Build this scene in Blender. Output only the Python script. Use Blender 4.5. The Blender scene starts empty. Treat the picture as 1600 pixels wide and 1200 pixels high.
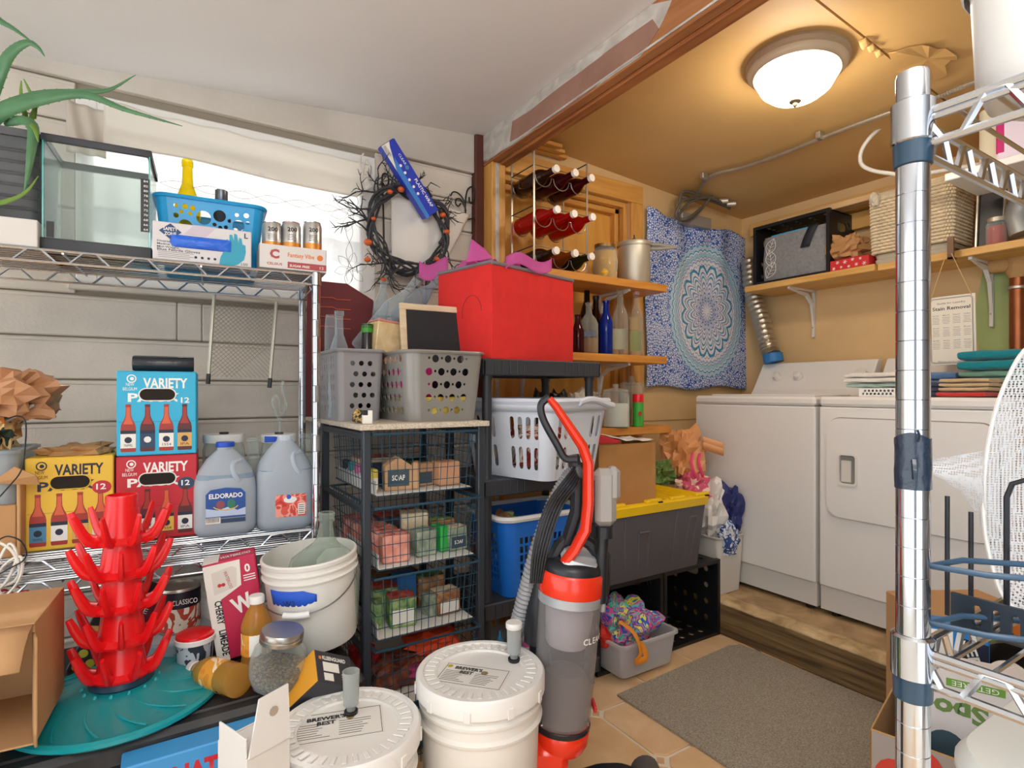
import bpy, bmesh, math, random
from math import pi, sin, cos, tan, radians as R
from mathutils import Vector as V, Matrix as MX, noise as NZ
from mathutils.geometry import tessellate_polygon
random.seed(7)
sc = bpy.context.scene
col = sc.collection
# ------------------------------------------------------------------ camera, sky, lamp settings, exposure
EYE = 1.15
FOC = 880.0          # focal length in pixels of the 1600x1200 frame
YAW = R(32.3)
cd = bpy.data.cameras.new('camera'); cam = bpy.data.objects.new('camera', cd); col.objects.link(cam)
cd.sensor_width = 36; cd.sensor_fit = 'HORIZONTAL'; cd.lens = FOC * 36 / 1600; cd.shift_y = .0075
cd.clip_start = .02
cam.location = (0, 0, EYE); cam.rotation_euler = (pi / 2, 0, -YAW)
sc.camera = cam
w = bpy.data.worlds.new('overcast_sky'); sc.world = w; w.use_nodes = True
bg = w.node_tree.nodes['Background']; bg.inputs[0].default_value = (.93, .97, 1, 1); bg.inputs[1].default_value = 2.1
sc.view_settings.view_transform = 'Standard'; sc.view_settings.look = 'None'
sc.view_settings.gamma = 1; sc.view_settings.use_curve_mapping = False
sc.view_settings.exposure = .22
LAMP_POWER = 38.0
sl = bpy.data.lights.new('sun', 'SUN'); sl.energy = 3.2; sl.angle = R(2); sl.color = (1, .97, .92)     # sun lamp added outside to make the window curtain glow
so = bpy.data.objects.new('sun', sl); col.objects.link(so); so.rotation_euler = V((-.12, -.72, -.68)).to_track_quat('-Z', 'Y').to_euler()
sc.cycles.max_bounces = 10; sc.cycles.transparent_max_bounces = 24; sc.cycles.caustics_refractive = False; sc.cycles.caustics_reflective = False

al = bpy.data.lights.new('ceiling_fill', 'AREA'); al.energy = 60; al.shape = 'SQUARE'; al.size = .9; al.color = (1, .985, .96)     # added fill behind the camera to brighten the ceilings, no real source
ao = bpy.data.objects.new('ceiling_fill', al); col.objects.link(ao); ao.location = (-.3, -.75, 1.72); ao.rotation_euler = V((0, .08, 1)).to_track_quat('-Z', 'Y').to_euler()
RT = V((cos(YAW), -sin(YAW), 0)); FW = V((sin(YAW), cos(YAW), 0))
def ray(px, py):
    return RT * ((px - 800) / FOC) + FW + V((0, 0, (612 - py) / FOC))
def at(px, py, X=None, Y=None, Z=None, n=None, p=None):
    """the real point seen at a photograph pixel on a known plane of the room"""
    d = ray(px, py); o = V((0, 0, EYE))
    if X is not None: t = X / d.x
    elif Y is not None: t = Y / d.y
    elif Z is not None: t = (Z - EYE) / d.z
    else: t = (V(p) - o).dot(n) / d.dot(n)
    return o + d * t

# ------------------------------------------------------------------ materials
def lin(c):
    if isinstance(c, str):
        c = c.lstrip('#'); c = [int(c[i:i + 2], 16) / 255 for i in (0, 2, 4)]
    return tuple(((x / 12.92) if x <= .04045 else ((x + .055) / 1.055) ** 2.4) for x in c) + (1,)
MATS = {}
def mat(name, c, rough=.5, metal=0, bump=0, bs=60, var=0, vs=6, spec=.5, emit=0, coat=0, stretch=None, sheen=0):
    if name in MATS: return MATS[name]
    m = bpy.data.materials.new(name); MATS[name] = m; m.use_nodes = True
    nt = m.node_tree; b = nt.nodes['Principled BSDF']; L = nt.links.new
    c4 = lin(c)
    b.inputs['Base Color'].default_value = c4
    b.inputs['Roughness'].default_value = rough; b.inputs['Metallic'].default_value = metal
    b.inputs['Specular IOR Level'].default_value = spec; b.inputs['Coat Weight'].default_value = coat
    if sheen: b.inputs['Sheen Weight'].default_value = sheen
    if emit:
        b.inputs['Emission Color'].default_value = c4; b.inputs['Emission Strength'].default_value = emit
    if var or bump:
        tc = nt.nodes.new('ShaderNodeTexCoord'); src = tc.outputs['Object']
        if stretch:
            mp = nt.nodes.new('ShaderNodeMapping'); mp.inputs['Scale'].default_value = stretch; L(src, mp.inputs[0]); src = mp.outputs[0]
    if var:
        n = nt.nodes.new('ShaderNodeTexNoise'); n.inputs['Scale'].default_value = vs; n.inputs['Detail'].default_value = 6; L(src, n.inputs['Vector'])
        r = nt.nodes.new('ShaderNodeValToRGB'); L(n.outputs[0], r.inputs[0])
        r.color_ramp.elements[0].position = .3; r.color_ramp.elements[1].position = .7
        r.color_ramp.elements[0].color = tuple(x * (1 - var) for x in c4[:3]) + (1,)
        r.color_ramp.elements[1].color = tuple(min(1, x * (1 + var)) for x in c4[:3]) + (1,)
        L(r.outputs[0], b.inputs['Base Color'])
    if bump:
        n2 = nt.nodes.new('ShaderNodeTexNoise'); n2.inputs['Scale'].default_value = bs; n2.inputs['Detail'].default_value = 4; L(src, n2.inputs['Vector'])
        bp = nt.nodes.new('ShaderNodeBump'); bp.inputs['Strength'].default_value = bump; bp.inputs['Distance'].default_value = .004
        L(n2.outputs[0], bp.inputs['Height']); L(bp.outputs[0], b.inputs['Normal'])
    return m
def clear(name, c, opac=.15, rough=.05, tint=None, spec=.5):
    """thin clear or hazy plastic and glass: part surface, part see-through"""
    if name in MATS: return MATS[name]
    m = mat(name, c, rough, spec=spec); nt = m.node_tree; L = nt.links.new
    b = nt.nodes['Principled BSDF']; o = nt.nodes['Material Output']
    t = nt.nodes.new('ShaderNodeBsdfTransparent'); t.inputs[0].default_value = lin(tint or c)
    lw = nt.nodes.new('ShaderNodeLayerWeight'); lw.inputs[0].default_value = .35
    ma = nt.nodes.new('ShaderNodeMath'); ma.operation = 'MULTIPLY_ADD'; ma.inputs[1].default_value = (1 - opac) * .5; ma.inputs[2].default_value = opac
    L(lw.outputs['Facing'], ma.inputs[0])
    mx = nt.nodes.new('ShaderNodeMixShader'); L(ma.outputs[0], mx.inputs[0]); L(t.outputs[0], mx.inputs[1]); L(b.outputs[0], mx.inputs[2]); L(mx.outputs[0], o.inputs[0])
    return m
def cloth(name, c, trans=.5, see=.0, rough=.9):
    """thin cloth that lets light through"""
    if name in MATS: return MATS[name]
    m = mat(name, c, rough, bump=.3, bs=25, spec=.1); nt = m.node_tree; L = nt.links.new
    b = nt.nodes['Principled BSDF']; o = nt.nodes['Material Output']
    t = nt.nodes.new('ShaderNodeBsdfTranslucent'); t.inputs[0].default_value = lin(c)
    mx = nt.nodes.new('ShaderNodeMixShader'); mx.inputs[0].default_value = trans; L(b.outputs[0], mx.inputs[1]); L(t.outputs[0], mx.inputs[2])
    if see:
        tr = nt.nodes.new('ShaderNodeBsdfTransparent'); m2 = nt.nodes.new('ShaderNodeMixShader'); m2.inputs[0].default_value = see
        L(mx.outputs[0], m2.inputs[1]); L(tr.outputs[0], m2.inputs[2]); L(m2.outputs[0], o.inputs[0])
    else: L(mx.outputs[0], o.inputs[0])
    return m
def wood(name, c1, c2, axis=(1, 12, 12), sc_=3, rough=.55):
    if name in MATS: return MATS[name]
    m = mat(name, c1, rough); nt = m.node_tree; L = nt.links.new; b = nt.nodes['Principled BSDF']
    tc = nt.nodes.new('ShaderNodeTexCoord'); mp = nt.nodes.new('ShaderNodeMapping'); mp.inputs['Scale'].default_value = axis; L(tc.outputs['Object'], mp.inputs[0])
    n = nt.nodes.new('ShaderNodeTexNoise'); n.inputs['Scale'].default_value = sc_; n.inputs['Detail'].default_value = 8; n.inputs['Distortion'].default_value = .6; L(mp.outputs[0], n.inputs['Vector'])
    r = nt.nodes.new('ShaderNodeValToRGB'); L(n.outputs[0], r.inputs[0]); r.color_ramp.elements[0].position = .35; r.color_ramp.elements[1].position = .68
    r.color_ramp.elements[0].color = lin(c1); r.color_ramp.elements[1].color = lin(c2); L(r.outputs[0], b.inputs['Base Color'])
    bp = nt.nodes.new('ShaderNodeBump'); bp.inputs['Strength'].default_value = .25; bp.inputs['Distance'].default_value = .003; L(n.outputs[0], bp.inputs['Height']); L(bp.outputs[0], b.inputs['Normal'])
    return m
def two(name, c1, c2, scale=4, lo=.45, hi=.55, rough=.8, detail=8, bump=.3, stretch=(1, 1, 1)):
    """two tone noise blotches, for stains, prints and rough stone"""
    if name in MATS: return MATS[name]
    m = wood(name, c1, c2, stretch, scale, rough); r = [n for n in m.node_tree.nodes if n.type == 'VALTORGB'][0]
    r.color_ramp.elements[0].position = lo; r.color_ramp.elements[1].position = hi
    [n for n in m.node_tree.nodes if n.type == 'BUMP'][0].inputs['Strength'].default_value = bump
    [n for n in m.node_tree.nodes if n.type == 'TEX_NOISE'][0].inputs['Detail'].default_value = detail
    return m
def brush(name, cols, scale=6, detail=2):
    """several colours in hard patches: printed packaging, tie-dye, bright cloth"""
    if name in MATS: return MATS[name]
    m = mat(name, cols[0], .6); nt = m.node_tree; L = nt.links.new; b = nt.nodes['Principled BSDF']
    tc = nt.nodes.new('ShaderNodeTexCoord')
    n = nt.nodes.new('ShaderNodeTexNoise'); n.inputs['Scale'].default_value = scale; n.inputs['Detail'].default_value = detail; n.inputs['Distortion'].default_value = 1.2; L(tc.outputs['Object'], n.inputs['Vector'])
    r = nt.nodes.new('ShaderNodeValToRGB'); r.color_ramp.interpolation = 'CONSTANT'; L(n.outputs[0], r.inputs[0])
    e = r.color_ramp.elements
    while len(e) < len(cols): e.new(.5)
    for i, cc in enumerate(cols):
        e[i].position = 0 if i == 0 else .34 + .34 * (i - 1) / max(1, len(cols) - 2)
        e[i].color = lin(cc)
    L(r.outputs[0], b.inputs['Base Color'])
    return m

# ------------------------------------------------------------------ mesh builder
def rrect(w, d, r, n=5):
    r = min(r, w / 2 - 1e-5, d / 2 - 1e-5); r = max(r, 1e-5); o = []
    for cx, cy, a0 in ((w / 2 - r, d / 2 - r, 0), (-w / 2 + r, d / 2 - r, 90), (-w / 2 + r, -d / 2 + r, 180), (w / 2 - r, -d / 2 + r, 270)):
        for k in range(n + 1):
            a = R(a0 + 90 * k / n); o.append((cx + r * cos(a), cy + r * sin(a)))
    return o
class MB:
    def __init__(s): s.v = []; s.f = []; s.mi = []; s.sm = []; s.m = 0; s.T = None; s.fix = False
    def add(s, vs, fs, smooth=False, T=None):
        b = len(s.v); T = T if T is not None else s.T
        s.v += [tuple(T @ V(v)) for v in vs] if T is not None else [tuple(v) for v in vs]
        for f in fs:
            s.f.append(tuple(i + b for i in f)); s.mi.append(s.m); s.sm.append(smooth)
        return s
    def box(s, x0, y0, z0, x1, y1, z1, T=None):
        vs = [(x, y, z) for z in (z0, z1) for y in (y0, y1) for x in (x0, x1)]
        return s.add(vs, [(0, 2, 3, 1), (4, 5, 7, 6), (0, 1, 5, 4), (2, 6, 7, 3), (0, 4, 6, 2), (1, 3, 7, 5)], T=T)
    def rbox(s, x0, y0, z0, x1, y1, z1, b=.004, T=None, seg=2):
        s.fix = True
        b = min(b, (x1 - x0) / 2.01, (y1 - y0) / 2.01, (z1 - z0) / 2.01)
        vs = []; fs = []
        C = [((x0, x1)[i & 1], (y0, y1)[i >> 1 & 1], (z0, z1)[i >> 2 & 1]) for i in range(8)]
        for i, c in enumerate(C):
            sg = [1 if not (i >> k & 1) else -1 for k in range(3)]
            for ax in range(3):
                p = list(c)
                for k in range(3):
                    if k != ax: p[k] += sg[k] * b
                vs.append(p)
        I = lambda i, ax: i * 3 + ax
        for ax in range(3):
            u, v = (ax + 1) % 3, (ax + 2) % 3
            for side in (0, 1):
                q = [side << ax, side << ax | 1 << u, side << ax | 1 << u | 1 << v, side << ax | 1 << v]
                f = [I(i, ax) for i in q]; fs.append(f if side else f[::-1])
        for ax in range(3):
            u, v = (ax + 1) % 3, (ax + 2) % 3
            for su in (0, 1):
                for sv in (0, 1):
                    a = su << u | sv << v; bb = a | 1 << ax
                    f = [I(a, u), I(bb, u), I(bb, v), I(a, v)]
                    if su ^ sv: f = f[::-1]
                    fs.append(f)
        for i in range(8):
            f = [I(i, 0), I(i, 1), I(i, 2)]
            if bin(i).count('1') % 2 == 0: f = f[::-1]
            fs.append(f)
        return s.add(vs, fs, T=T)
    def tube(s, pts, r, n=8, closed=False, T=None, caps=True, flat=None, up=None):
        pts = [V(p) for p in pts]; N = len(pts); vs = []; fs = []
        rs = r if isinstance(r, (list, tuple)) else [r] * N
        nrm = None
        for i, p in enumerate(pts):
            if closed: t = pts[(i + 1) % N] - pts[i - 1]
            else: t = pts[min(i + 1, N - 1)] - pts[max(i - 1, 0)]
            if t.length < 1e-9: t = V((0, 0, 1))
            t.normalize()
            if nrm is None:
                a = V(up) if up else (V((0, 0, 1)) if abs(t.z) < .9 else V((1, 0, 0)))
                nrm = (a - t * a.dot(t)).normalized()
            else:
                nn = nrm - t * nrm.dot(t)
                nrm = nn.normalized() if nn.length > 1e-6 else nrm
            bi = t.cross(nrm)
            for k in range(n):
                a = 2 * pi * (k + .5) / n
                vs.append(p + (nrm * cos(a) * (flat or 1) + bi * sin(a)) * rs[i])
        for i in range(N if closed else N - 1):
            j = (i + 1) % N
            for k in range(n):
                l = (k + 1) % n
                fs.append((i * n + k, i * n + l, j * n + l, j * n + k))
        if caps and not closed:
            fs.append(tuple(range(n))[::-1]); fs.append(tuple((N - 1) * n + k for k in range(n)))
        return s.add(vs, fs, n > 4, T)
    def bar(s, a, b, r, n=6, T=None, r2=None): return s.tube([a, b], [r, r if r2 is None else r2], n, T=T)
    def lathe(s, prof, n=28, c=(0, 0, 0), T=None, smooth=True, a0=0, a1=2 * pi):
        vs = []; fs = []; rows = []
        full = abs(a1 - a0 - 2 * pi) < 1e-6
        for r, z in prof:
            if r < 1e-6: rows.append([len(vs)]); vs.append((c[0], c[1], c[2] + z))
            else:
                rows.append(list(range(len(vs), len(vs) + (n if full else n + 1))))
                for k in range(n if full else n + 1):
                    a = a0 + (a1 - a0) * k / n; vs.append((c[0] + r * cos(a), c[1] + r * sin(a), c[2] + z))
        for A, B in zip(rows, rows[1:]):
            for k in range(n):
                l = (k + 1) % n if full else k + 1
                if len(A) == 1 and len(B) == 1: continue
                if len(A) == 1: fs.append((A[0], B[l], B[k]))
                elif len(B) == 1: fs.append((A[k], A[l], B[0]))
                else: fs.append((A[k], A[l], B[l], B[k]))
        return s.add(vs, fs, smooth, T)
    def cyl(s, r, z0, z1, n=24, c=(0, 0, 0), T=None, b=0):
        if b: return s.lathe([(0, z0), (r - b, z0), (r, z0 + b), (r, z1 - b), (r - b, z1), (0, z1)], n, c, T)
        return s.lathe([(0, z0), (r, z0), (r, z1), (0, z1)], n, c, T)
    def loft(s, lv, n=5, caps=(1, 1), T=None, smooth=True):
        """levels (w, d, r, z[, cx, cy]) of rounded rectangles"""
        vs = []; fs = []; K = 4 * (n + 1)
        for l in lv:
            cx, cy = (l[4], l[5]) if len(l) > 4 else (0, 0)
            vs += [(x + cx, y + cy, l[3]) for x, y in rrect(l[0], l[1], l[2], n)]
        for i in range(len(lv) - 1):
            for k in range(K):
                q = (k + 1) % K; fs.append((i * K + k, i * K + q, (i + 1) * K + q, (i + 1) * K + k))
        if caps[0]: fs.append(tuple(range(K))[::-1])
        if caps[1]: fs.append(tuple((len(lv) - 1) * K + k for k in range(K)))
        return s.add(vs, fs, smooth, T)
    def prism(s, poly, z0, z1, T=None, smooth=False):
        n = len(poly); vs = [(x, y, z0) for x, y in poly] + [(x, y, z1) for x, y in poly]
        fs = [(i, (i + 1) % n, n + (i + 1) % n, n + i) for i in range(n)]
        ar = sum(poly[i][0] * poly[(i + 1) % n][1] - poly[(i + 1) % n][0] * poly[i][1] for i in range(n))
        tri = tessellate_polygon([[V((x, y, 0)) for x, y in poly]])
        for a, b, c in tri:
            pa, pb, pc = poly[a], poly[b], poly[c]
            cr = (pb[0] - pa[0]) * (pc[1] - pa[1]) - (pb[1] - pa[1]) * (pc[0] - pa[0])
            t = (a, b, c) if cr > 0 else (c, b, a)
            fs.append(tuple(n + i for i in t)); fs.append(t[::-1])
        if ar < 0: fs[:n] = [f[::-1] for f in fs[:n]]
        return s.add(vs, fs, smooth, T)
    def grid(s, nu, nv, fn, T=None, closed=False, smooth=True):
        vs = [fn(i / (nu if closed else nu), j / nv) for j in range(nv + 1) for i in range(nu if closed else nu + 1)]
        W_ = nu if closed else nu + 1
        fs = [(j * W_ + i, j * W_ + (i + 1) % W_, (j + 1) * W_ + (i + 1) % W_, (j + 1) * W_ + i) for j in range(nv) for i in range(nu)]
        return s.add(vs, fs, smooth, T)
    def holed(s, outer, holes, fn, t, T=None):
        """a plate with holes; fn(u, v, w) maps the plate (w = depth) into space"""
        s.fix = True
        loops = [outer] + holes; flat = [p for l in loops for p in l]; n = len(flat)
        tri = tessellate_polygon([[V((a, b, 0)) for a, b in l] for l in loops])
        vs = [fn(a, b, 0) for a, b in flat] + [fn(a, b, t) for a, b in flat]; fs = []
        for a, b, c in tri:
            pa, pb, pc = flat[a], flat[b], flat[c]
            cr = (pb[0] - pa[0]) * (pc[1] - pa[1]) - (pb[1] - pa[1]) * (pc[0] - pa[0])
            q = (a, b, c) if cr > 0 else (c, b, a)
            fs.append(q); fs.append(tuple(n + i for i in q[::-1]))
        b0 = 0
        for l in loops:
            k = len(l)
            for i in range(k): fs.append((b0 + i, b0 + (i + 1) % k, n + b0 + (i + 1) % k, n + b0 + i))
            b0 += k
        return s.add(vs, fs, False, T)
    def mesh(s, name, mats, ang=38):
        me = bpy.data.meshes.new(name); me.from_pydata(s.v, [], s.f)
        for m in (mats if isinstance(mats, (list, tuple)) else [mats]): me.materials.append(m)
        me.polygons.foreach_set('material_index', s.mi); me.polygons.foreach_set('use_smooth', s.sm)
        if s.fix:
            bm = bmesh.new(); bm.from_mesh(me); bmesh.ops.recalc_face_normals(bm, faces=bm.faces); bm.to_mesh(me); bm.free()
        if any(s.sm): me.set_sharp_from_angle(angle=R(ang))
        me.update(); return me
def circ(cx, cy, r, n=12, ry=None): return [(cx + r * cos(2 * pi * k / n), cy + (ry or r) * sin(2 * pi * k / n)) for k in range(n)]
def slot(cx, cy, w, h, n=4, sh=0):
    """rounded upright slot"""
    r = w / 2; o = []
    for k in range(n + 1): a = pi * k / n; o.append((cx + r * cos(a) + sh, cy + h / 2 - r + r * sin(a)))
    for k in range(n + 1): a = pi + pi * k / n; o.append((cx + r * cos(a) - sh, cy - h / 2 + r + r * sin(a)))
    return o
def arc(c, r, a0, a1, n=8, ax=(1, 0, 0), ay=(0, 0, 1)):
    c = V(c); ax = V(ax); ay = V(ay)
    return [c + ax * (r * cos(R(a0 + (a1 - a0) * k / n))) + ay * (r * sin(R(a0 + (a1 - a0) * k / n))) for k in range(n + 1)]
def spline(P, n=8):
    P = [V(p) for p in P]; P = [P[0] * 2 - P[1]] + P + [P[-1] * 2 - P[-2]]; o = []
    for i in range(1, len(P) - 2):
        a, b, c, d = P[i - 1:i + 3]
        for k in range(n):
            t = k / n
            o.append(.5 * ((2 * b) + (c - a) * t + (2 * a - 5 * b + 4 * c - d) * t * t + (3 * b - a - 3 * c + d) * t ** 3))
    o.append(P[-2]); return o

# ------------------------------------------------------------------ objects
def tag(o, label, cat, group=None, kind=None):
    o['label'] = label; o['category'] = cat
    if group: o['group'] = group
    if kind: o['kind'] = kind
    return o
def thing(name, label, cat, loc=(0, 0, 0), rz=0, group=None, rot=None, mtx=None):
    o = bpy.data.objects.new(name, None); col.objects.link(o); o.empty_display_size = .05
    if mtx is not None: o.matrix_world = mtx
    else: o.location = loc; o.rotation_euler = rot if rot else (0, 0, rz)
    return tag(o, label, cat, group)
def ob(name, mb, m, parent=None, label=None, kind=None, loc=None, rz=0, rot=None, solid=0, bev=0, mtx=None, ang=38):
    me = mb.mesh(name, m, ang) if isinstance(mb, MB) else mb
    o = bpy.data.objects.new(name, me); col.objects.link(o)
    if parent: o.parent = parent
    if loc is not None: o.location = loc
    if rz or rot: o.rotation_euler = rot if rot else (0, 0, rz)
    if mtx is not None: o.matrix_world = mtx
    if label: o['label'] = label
    if kind: o['kind'] = kind
    if solid:
        md = o.modifiers.new('thickness', 'SOLIDIFY'); md.thickness = solid; md.offset = 0
    if bev:
        md = o.modifiers.new('edge', 'BEVEL'); md.width = bev; md.segments = 2; md.limit_method = 'ANGLE'
    return o
def one(name, label, cat, mb, m, loc=(0, 0, 0), rz=0, group=None, rot=None, solid=0, kind=None, mtx=None, bev=0):
    return tag(ob(name, mb, m, None, loc=loc, rz=rz, rot=rot, solid=solid, mtx=mtx, bev=bev), label, cat, group, kind)
def kids(o): return [c for c in col.objects if c.parent == o]
def copy_tree(o, parent=None, table=None):
    if table is None:
        table = {}
        for c in col.objects:
            if c.parent: table.setdefault(c.parent.name, []).append(c)
    c = o.copy(); col.objects.link(c); c.parent = parent
    if parent: c.matrix_parent_inverse = o.matrix_parent_inverse
    for k in table.get(o.name, []): copy_tree(k, c, table)
    return c
def letters(parent, s, size, org, m, right=(1, 0, 0), up=(0, 0, 1), al='CENTER', wid=None, bold=0, name='lettering', hgt=None, depth=.0003):
    cu = bpy.data.curves.new('t', 'FONT'); cu.body = s; cu.size = 1; cu.align_x = al; cu.resolution_u = 2; cu.offset = bold; cu.extrude = 0
    t = bpy.data.objects.new('t', cu); me = bpy.data.meshes.new_from_object(t)
    bpy.data.objects.remove(t); bpy.data.curves.remove(cu)
    if not me.vertices: return
    xs = [v.co.x for v in me.vertices]; wd = max(xs) - min(xs) or 1
    sx = wid / wd if wid else size
    r = V(right).normalized(); u = V(up).normalized(); n = r.cross(u)
    for v in me.vertices: v.co = V(org) + r * (v.co.x * sx) + u * (v.co.y * size) + n * depth
    me.materials.append(m); me.name = name
    o = bpy.data.objects.new(name, me); col.objects.link(o); o.parent = parent
    return o
# ------------------------------------------------------------------ the room
m_sid = mat('painted_siding', '#d2c9bd', .7, bump=.5, bs=90, var=.09, vs=5)
m_trimw = mat('painted_frieze', '#cdc5ba', .7, bump=.4, bs=60, var=.1, vs=4)
m_ceil = mat('white_ceiling_board', '#e6e3e0', .85, bump=.15, bs=40, var=.03, vs=2)
m_tan = mat('tan_wall_board', '#dcb985', .75, bump=.2, bs=30, var=.06, vs=3)
m_tanc = mat('tan_ceiling_board', '#d3ac6e', .6, bump=.2, bs=25, var=.06, vs=2.5)
m_ply = wood('orange_plywood', '#d99a3f', '#eab35a', (6, 6, 1), 2.5, .5)
m_pine = wood('pine_trim', '#c88a3c', '#e0a85a', (9, 9, 1), 3, .5)
m_pineh = wood('pine_board_lying', '#cf9244', '#e3ab58', (1, 9, 9), 3, .5)
m_piney = wood('pine_board_along_side', '#cd9a50', '#e2b56c', (9, 1, 9), 3, .5)
m_beamw = wood('chipped_white_beam_paint', '#c9c3ba', '#a9a096', (3, 2, 3), 6, .7)
m_rust = mat('bare_rust_primer', '#97705f', .8, bump=.4, bs=40, var=.12, vs=9)
m_raw = wood('raw_beam_wood', '#9a6036', '#b47a4a', (12, 1, 12), 3, .6)
m_dred = mat('dark_red_trim', '#5c2d22', .6, var=.2, vs=14)
m_dark = mat('dark_gap', '#241a14', .9)
m_white = mat('white_paint', '#e8e6e2', .5)

def structure(name, mb, m, **k): return ob(name, mb, m, kind='structure', **k)
# floor and its tiles
m_grout = mat('grout', '#e3d9c8', .9)
m_tile = [two('tile_%d' % i, c, d, 9, .3, .75, .35, 8, .1) for i, (c, d) in enumerate((('#d6ae80', '#e8c79b'), ('#d0a577', '#e4c096'), ('#dbb488', '#ebcba4')))]
b = MB(); b.box(-2.6, -1.6, -.08, 3.33, 2.5, -.006); fl = structure('floor', b, m_grout)
T0 = .3048; ts = []
for i in range(3):
    b = MB(); h = T0 / 2 - .006; c = .028
    P = [(h, h - c), (h - c, h), (-h + c, h), (-h, h - c), (-h, -h + c), (-h + c, -h), (h - c, -h), (h, -h + c)]
    b.prism(P, -.006, -.0012); k = len(P)
    Q = [(x * .985, y * .985) for x, y in P]
    b = MB(); b.add([(x, y, -.006) for x, y in P] + [(x, y, -.0015) for x, y in P] + [(x, y, 0) for x, y in Q],
        [(j, (j + 1) % 8, 8 + (j + 1) % 8, 8 + j) for j in range(8)] + [(8 + j, 8 + (j + 1) % 8, 16 + (j + 1) % 8, 16 + j) for j in range(8)] + [tuple(range(16, 24))])
    ts.append(b.mesh('tile', m_tile[i]))
b = MB(); h = .016; b.prism([(h, 0), (0, h), (-h, 0), (0, -h)], -.006, 0); dia = b.mesh('corner_tile', m_tile[1])
for i in range(-8, 4):
    for j in range(-7, 4):
        x, y = 1.333 + T0 * i, 1.24 + T0 * j
        o = bpy.data.objects.new('tile', random.choice(ts)); col.objects.link(o); o.parent = fl; o.location = (x + T0 / 2, y + T0 / 2, random.uniform(-.0006, 0))
        if 0 <= i and j >= -2:
            o = bpy.data.objects.new('corner_tile', dia); col.objects.link(o); o.parent = fl; o.location = (x, y, 0)
# window wall with separate siding boards
WX0, WX1, WZ0, WZ1 = -.17, .75, 1.57, 2.12
WY = 2.40
b = MB()
b.box(-2.6, WY + .012, -.08, 1.334, WY + .1, WZ0); b.box(-2.6, WY + .012, WZ0, WX0, WY + .1, 2.6); b.box(WX1, WY + .012, WZ0, 1.334, WY + .1, 2.6); b.box(WX0, WY + .012, WZ1, WX1, WY + .1, 2.6)
wl = structure('wall_back', b, mat('wall_core', '#9a8f80', .9))
def board(x0, x1, z0, z1):
    b = MB(); b.rbox(x0, WY, z0 + .003, x1, WY + .012, z1 - .003, .004)
    b.rbox(x0, WY - .004, z1 - .017, x1, WY + .008, z1 - .006, .003)
    ob('siding_board', b, m_sid, wl)
k = -10
while True:
    z0 = 1.336 + .145 * k; z1 = min(z0 + .145, 2.2); k += 1
    if z0 >= 2.19: break
    if z1 < 0: continue
    z0 = max(z0, 0)
    if z1 <= WZ0 + .01:
        if abs(z0 - 1.336) < .01:
            xa, xb = at(277, 500, Y=WY).x, at(315, 500, Y=WY).x
            board(-2.6, xa - .002, z0, z1); board(xa, xb, z0, z1); board(xb + .002, 1.29, z0, z1)
        else: board(-2.6, 1.29, z0, z1)
    else:
        board(-2.6, WX0 - .06, z0, z1); board(WX1 + .06, 1.29, z0, z1)
b = MB(); b.rbox(-2.6, WY - .02, 2.2, 1.292, WY + .012, 2.40, .003); structure('trim_1', b, m_trimw)
b = MB(); b.rbox(1.291, WY - .035, 0, 1.336, WY + .05, 2.40, .004); structure('trim_2', b, m_dred)
# window
b = MB()
for q in ((WX0 - .06, WZ0 - .05, WX0, WZ1 + .05), (WX1, WZ0 - .05, WX1 + .06, WZ1 + .05), (WX0, WZ1, WX1, WZ1 + .05), (WX0, WZ0 - .05, WX1, WZ0), (WX0, 1.79, WX1, 1.82)):
    b.rbox(q[0], WY - .004, q[1], q[2], WY + .07, q[3], .004)
wi = structure('window_1', b, m_white)
b = MB(); b.box(WX0 - .005, WY + .04, WZ0 - .005, WX1 + .005, WY + .046, WZ1 + .005); ob('pane', b, clear('window_pane_glass', '#ffffff', .06), wi)
b = MB(); b.rbox(WX0 - .08, WY - .03, WZ0 - .075, WX1 + .08, WY + .03, WZ0 - .05, .004); ob('sill', b, m_trimw, wi)
# ceilings
def slab(name, pts, m, up=.05):
    b = MB(); n = len(pts); b.add(list(pts) + [(p[0], p[1], p[2] + up) for p in pts], [tuple(range(n))[::-1], tuple(range(n, 2 * n))] + [(i, (i + 1) % n, n + (i + 1) % n, n + i) for i in range(n)])
    b.fix = True
    return b
zc = lambda x: 2.267 + .088 * x
za = lambda x: 2.40 - .0656 * (x - 1.42)
structure('ceiling', slab('c', [(-2.6, -1.6, zc(-2.6)), (1.334, -1.6, zc(1.334)), (1.334, 2.5, zc(1.334)), (-2.6, 2.5, zc(-2.6))], m_ceil), m_ceil)
c2 = structure('ceiling', slab('c', [(1.40, -1.6, za(1.4) + .012), (3.33, -1.6, za(3.33) + .012), (3.33, 2.42, za(3.33) + .012), (1.40, 2.42, za(1.40) + .012)], m_dark), m_dark)
for y0, y1 in ((-1.6, .978), (.986, 2.32)):
    ob('ceiling_panel', slab('p', [(1.41, y0, za(1.41)), (3.25, y0, za(3.25)), (3.25, y1, za(3.25)), (1.41, y1, za(1.41))], m_tanc, .012), m_tanc, c2)
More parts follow.
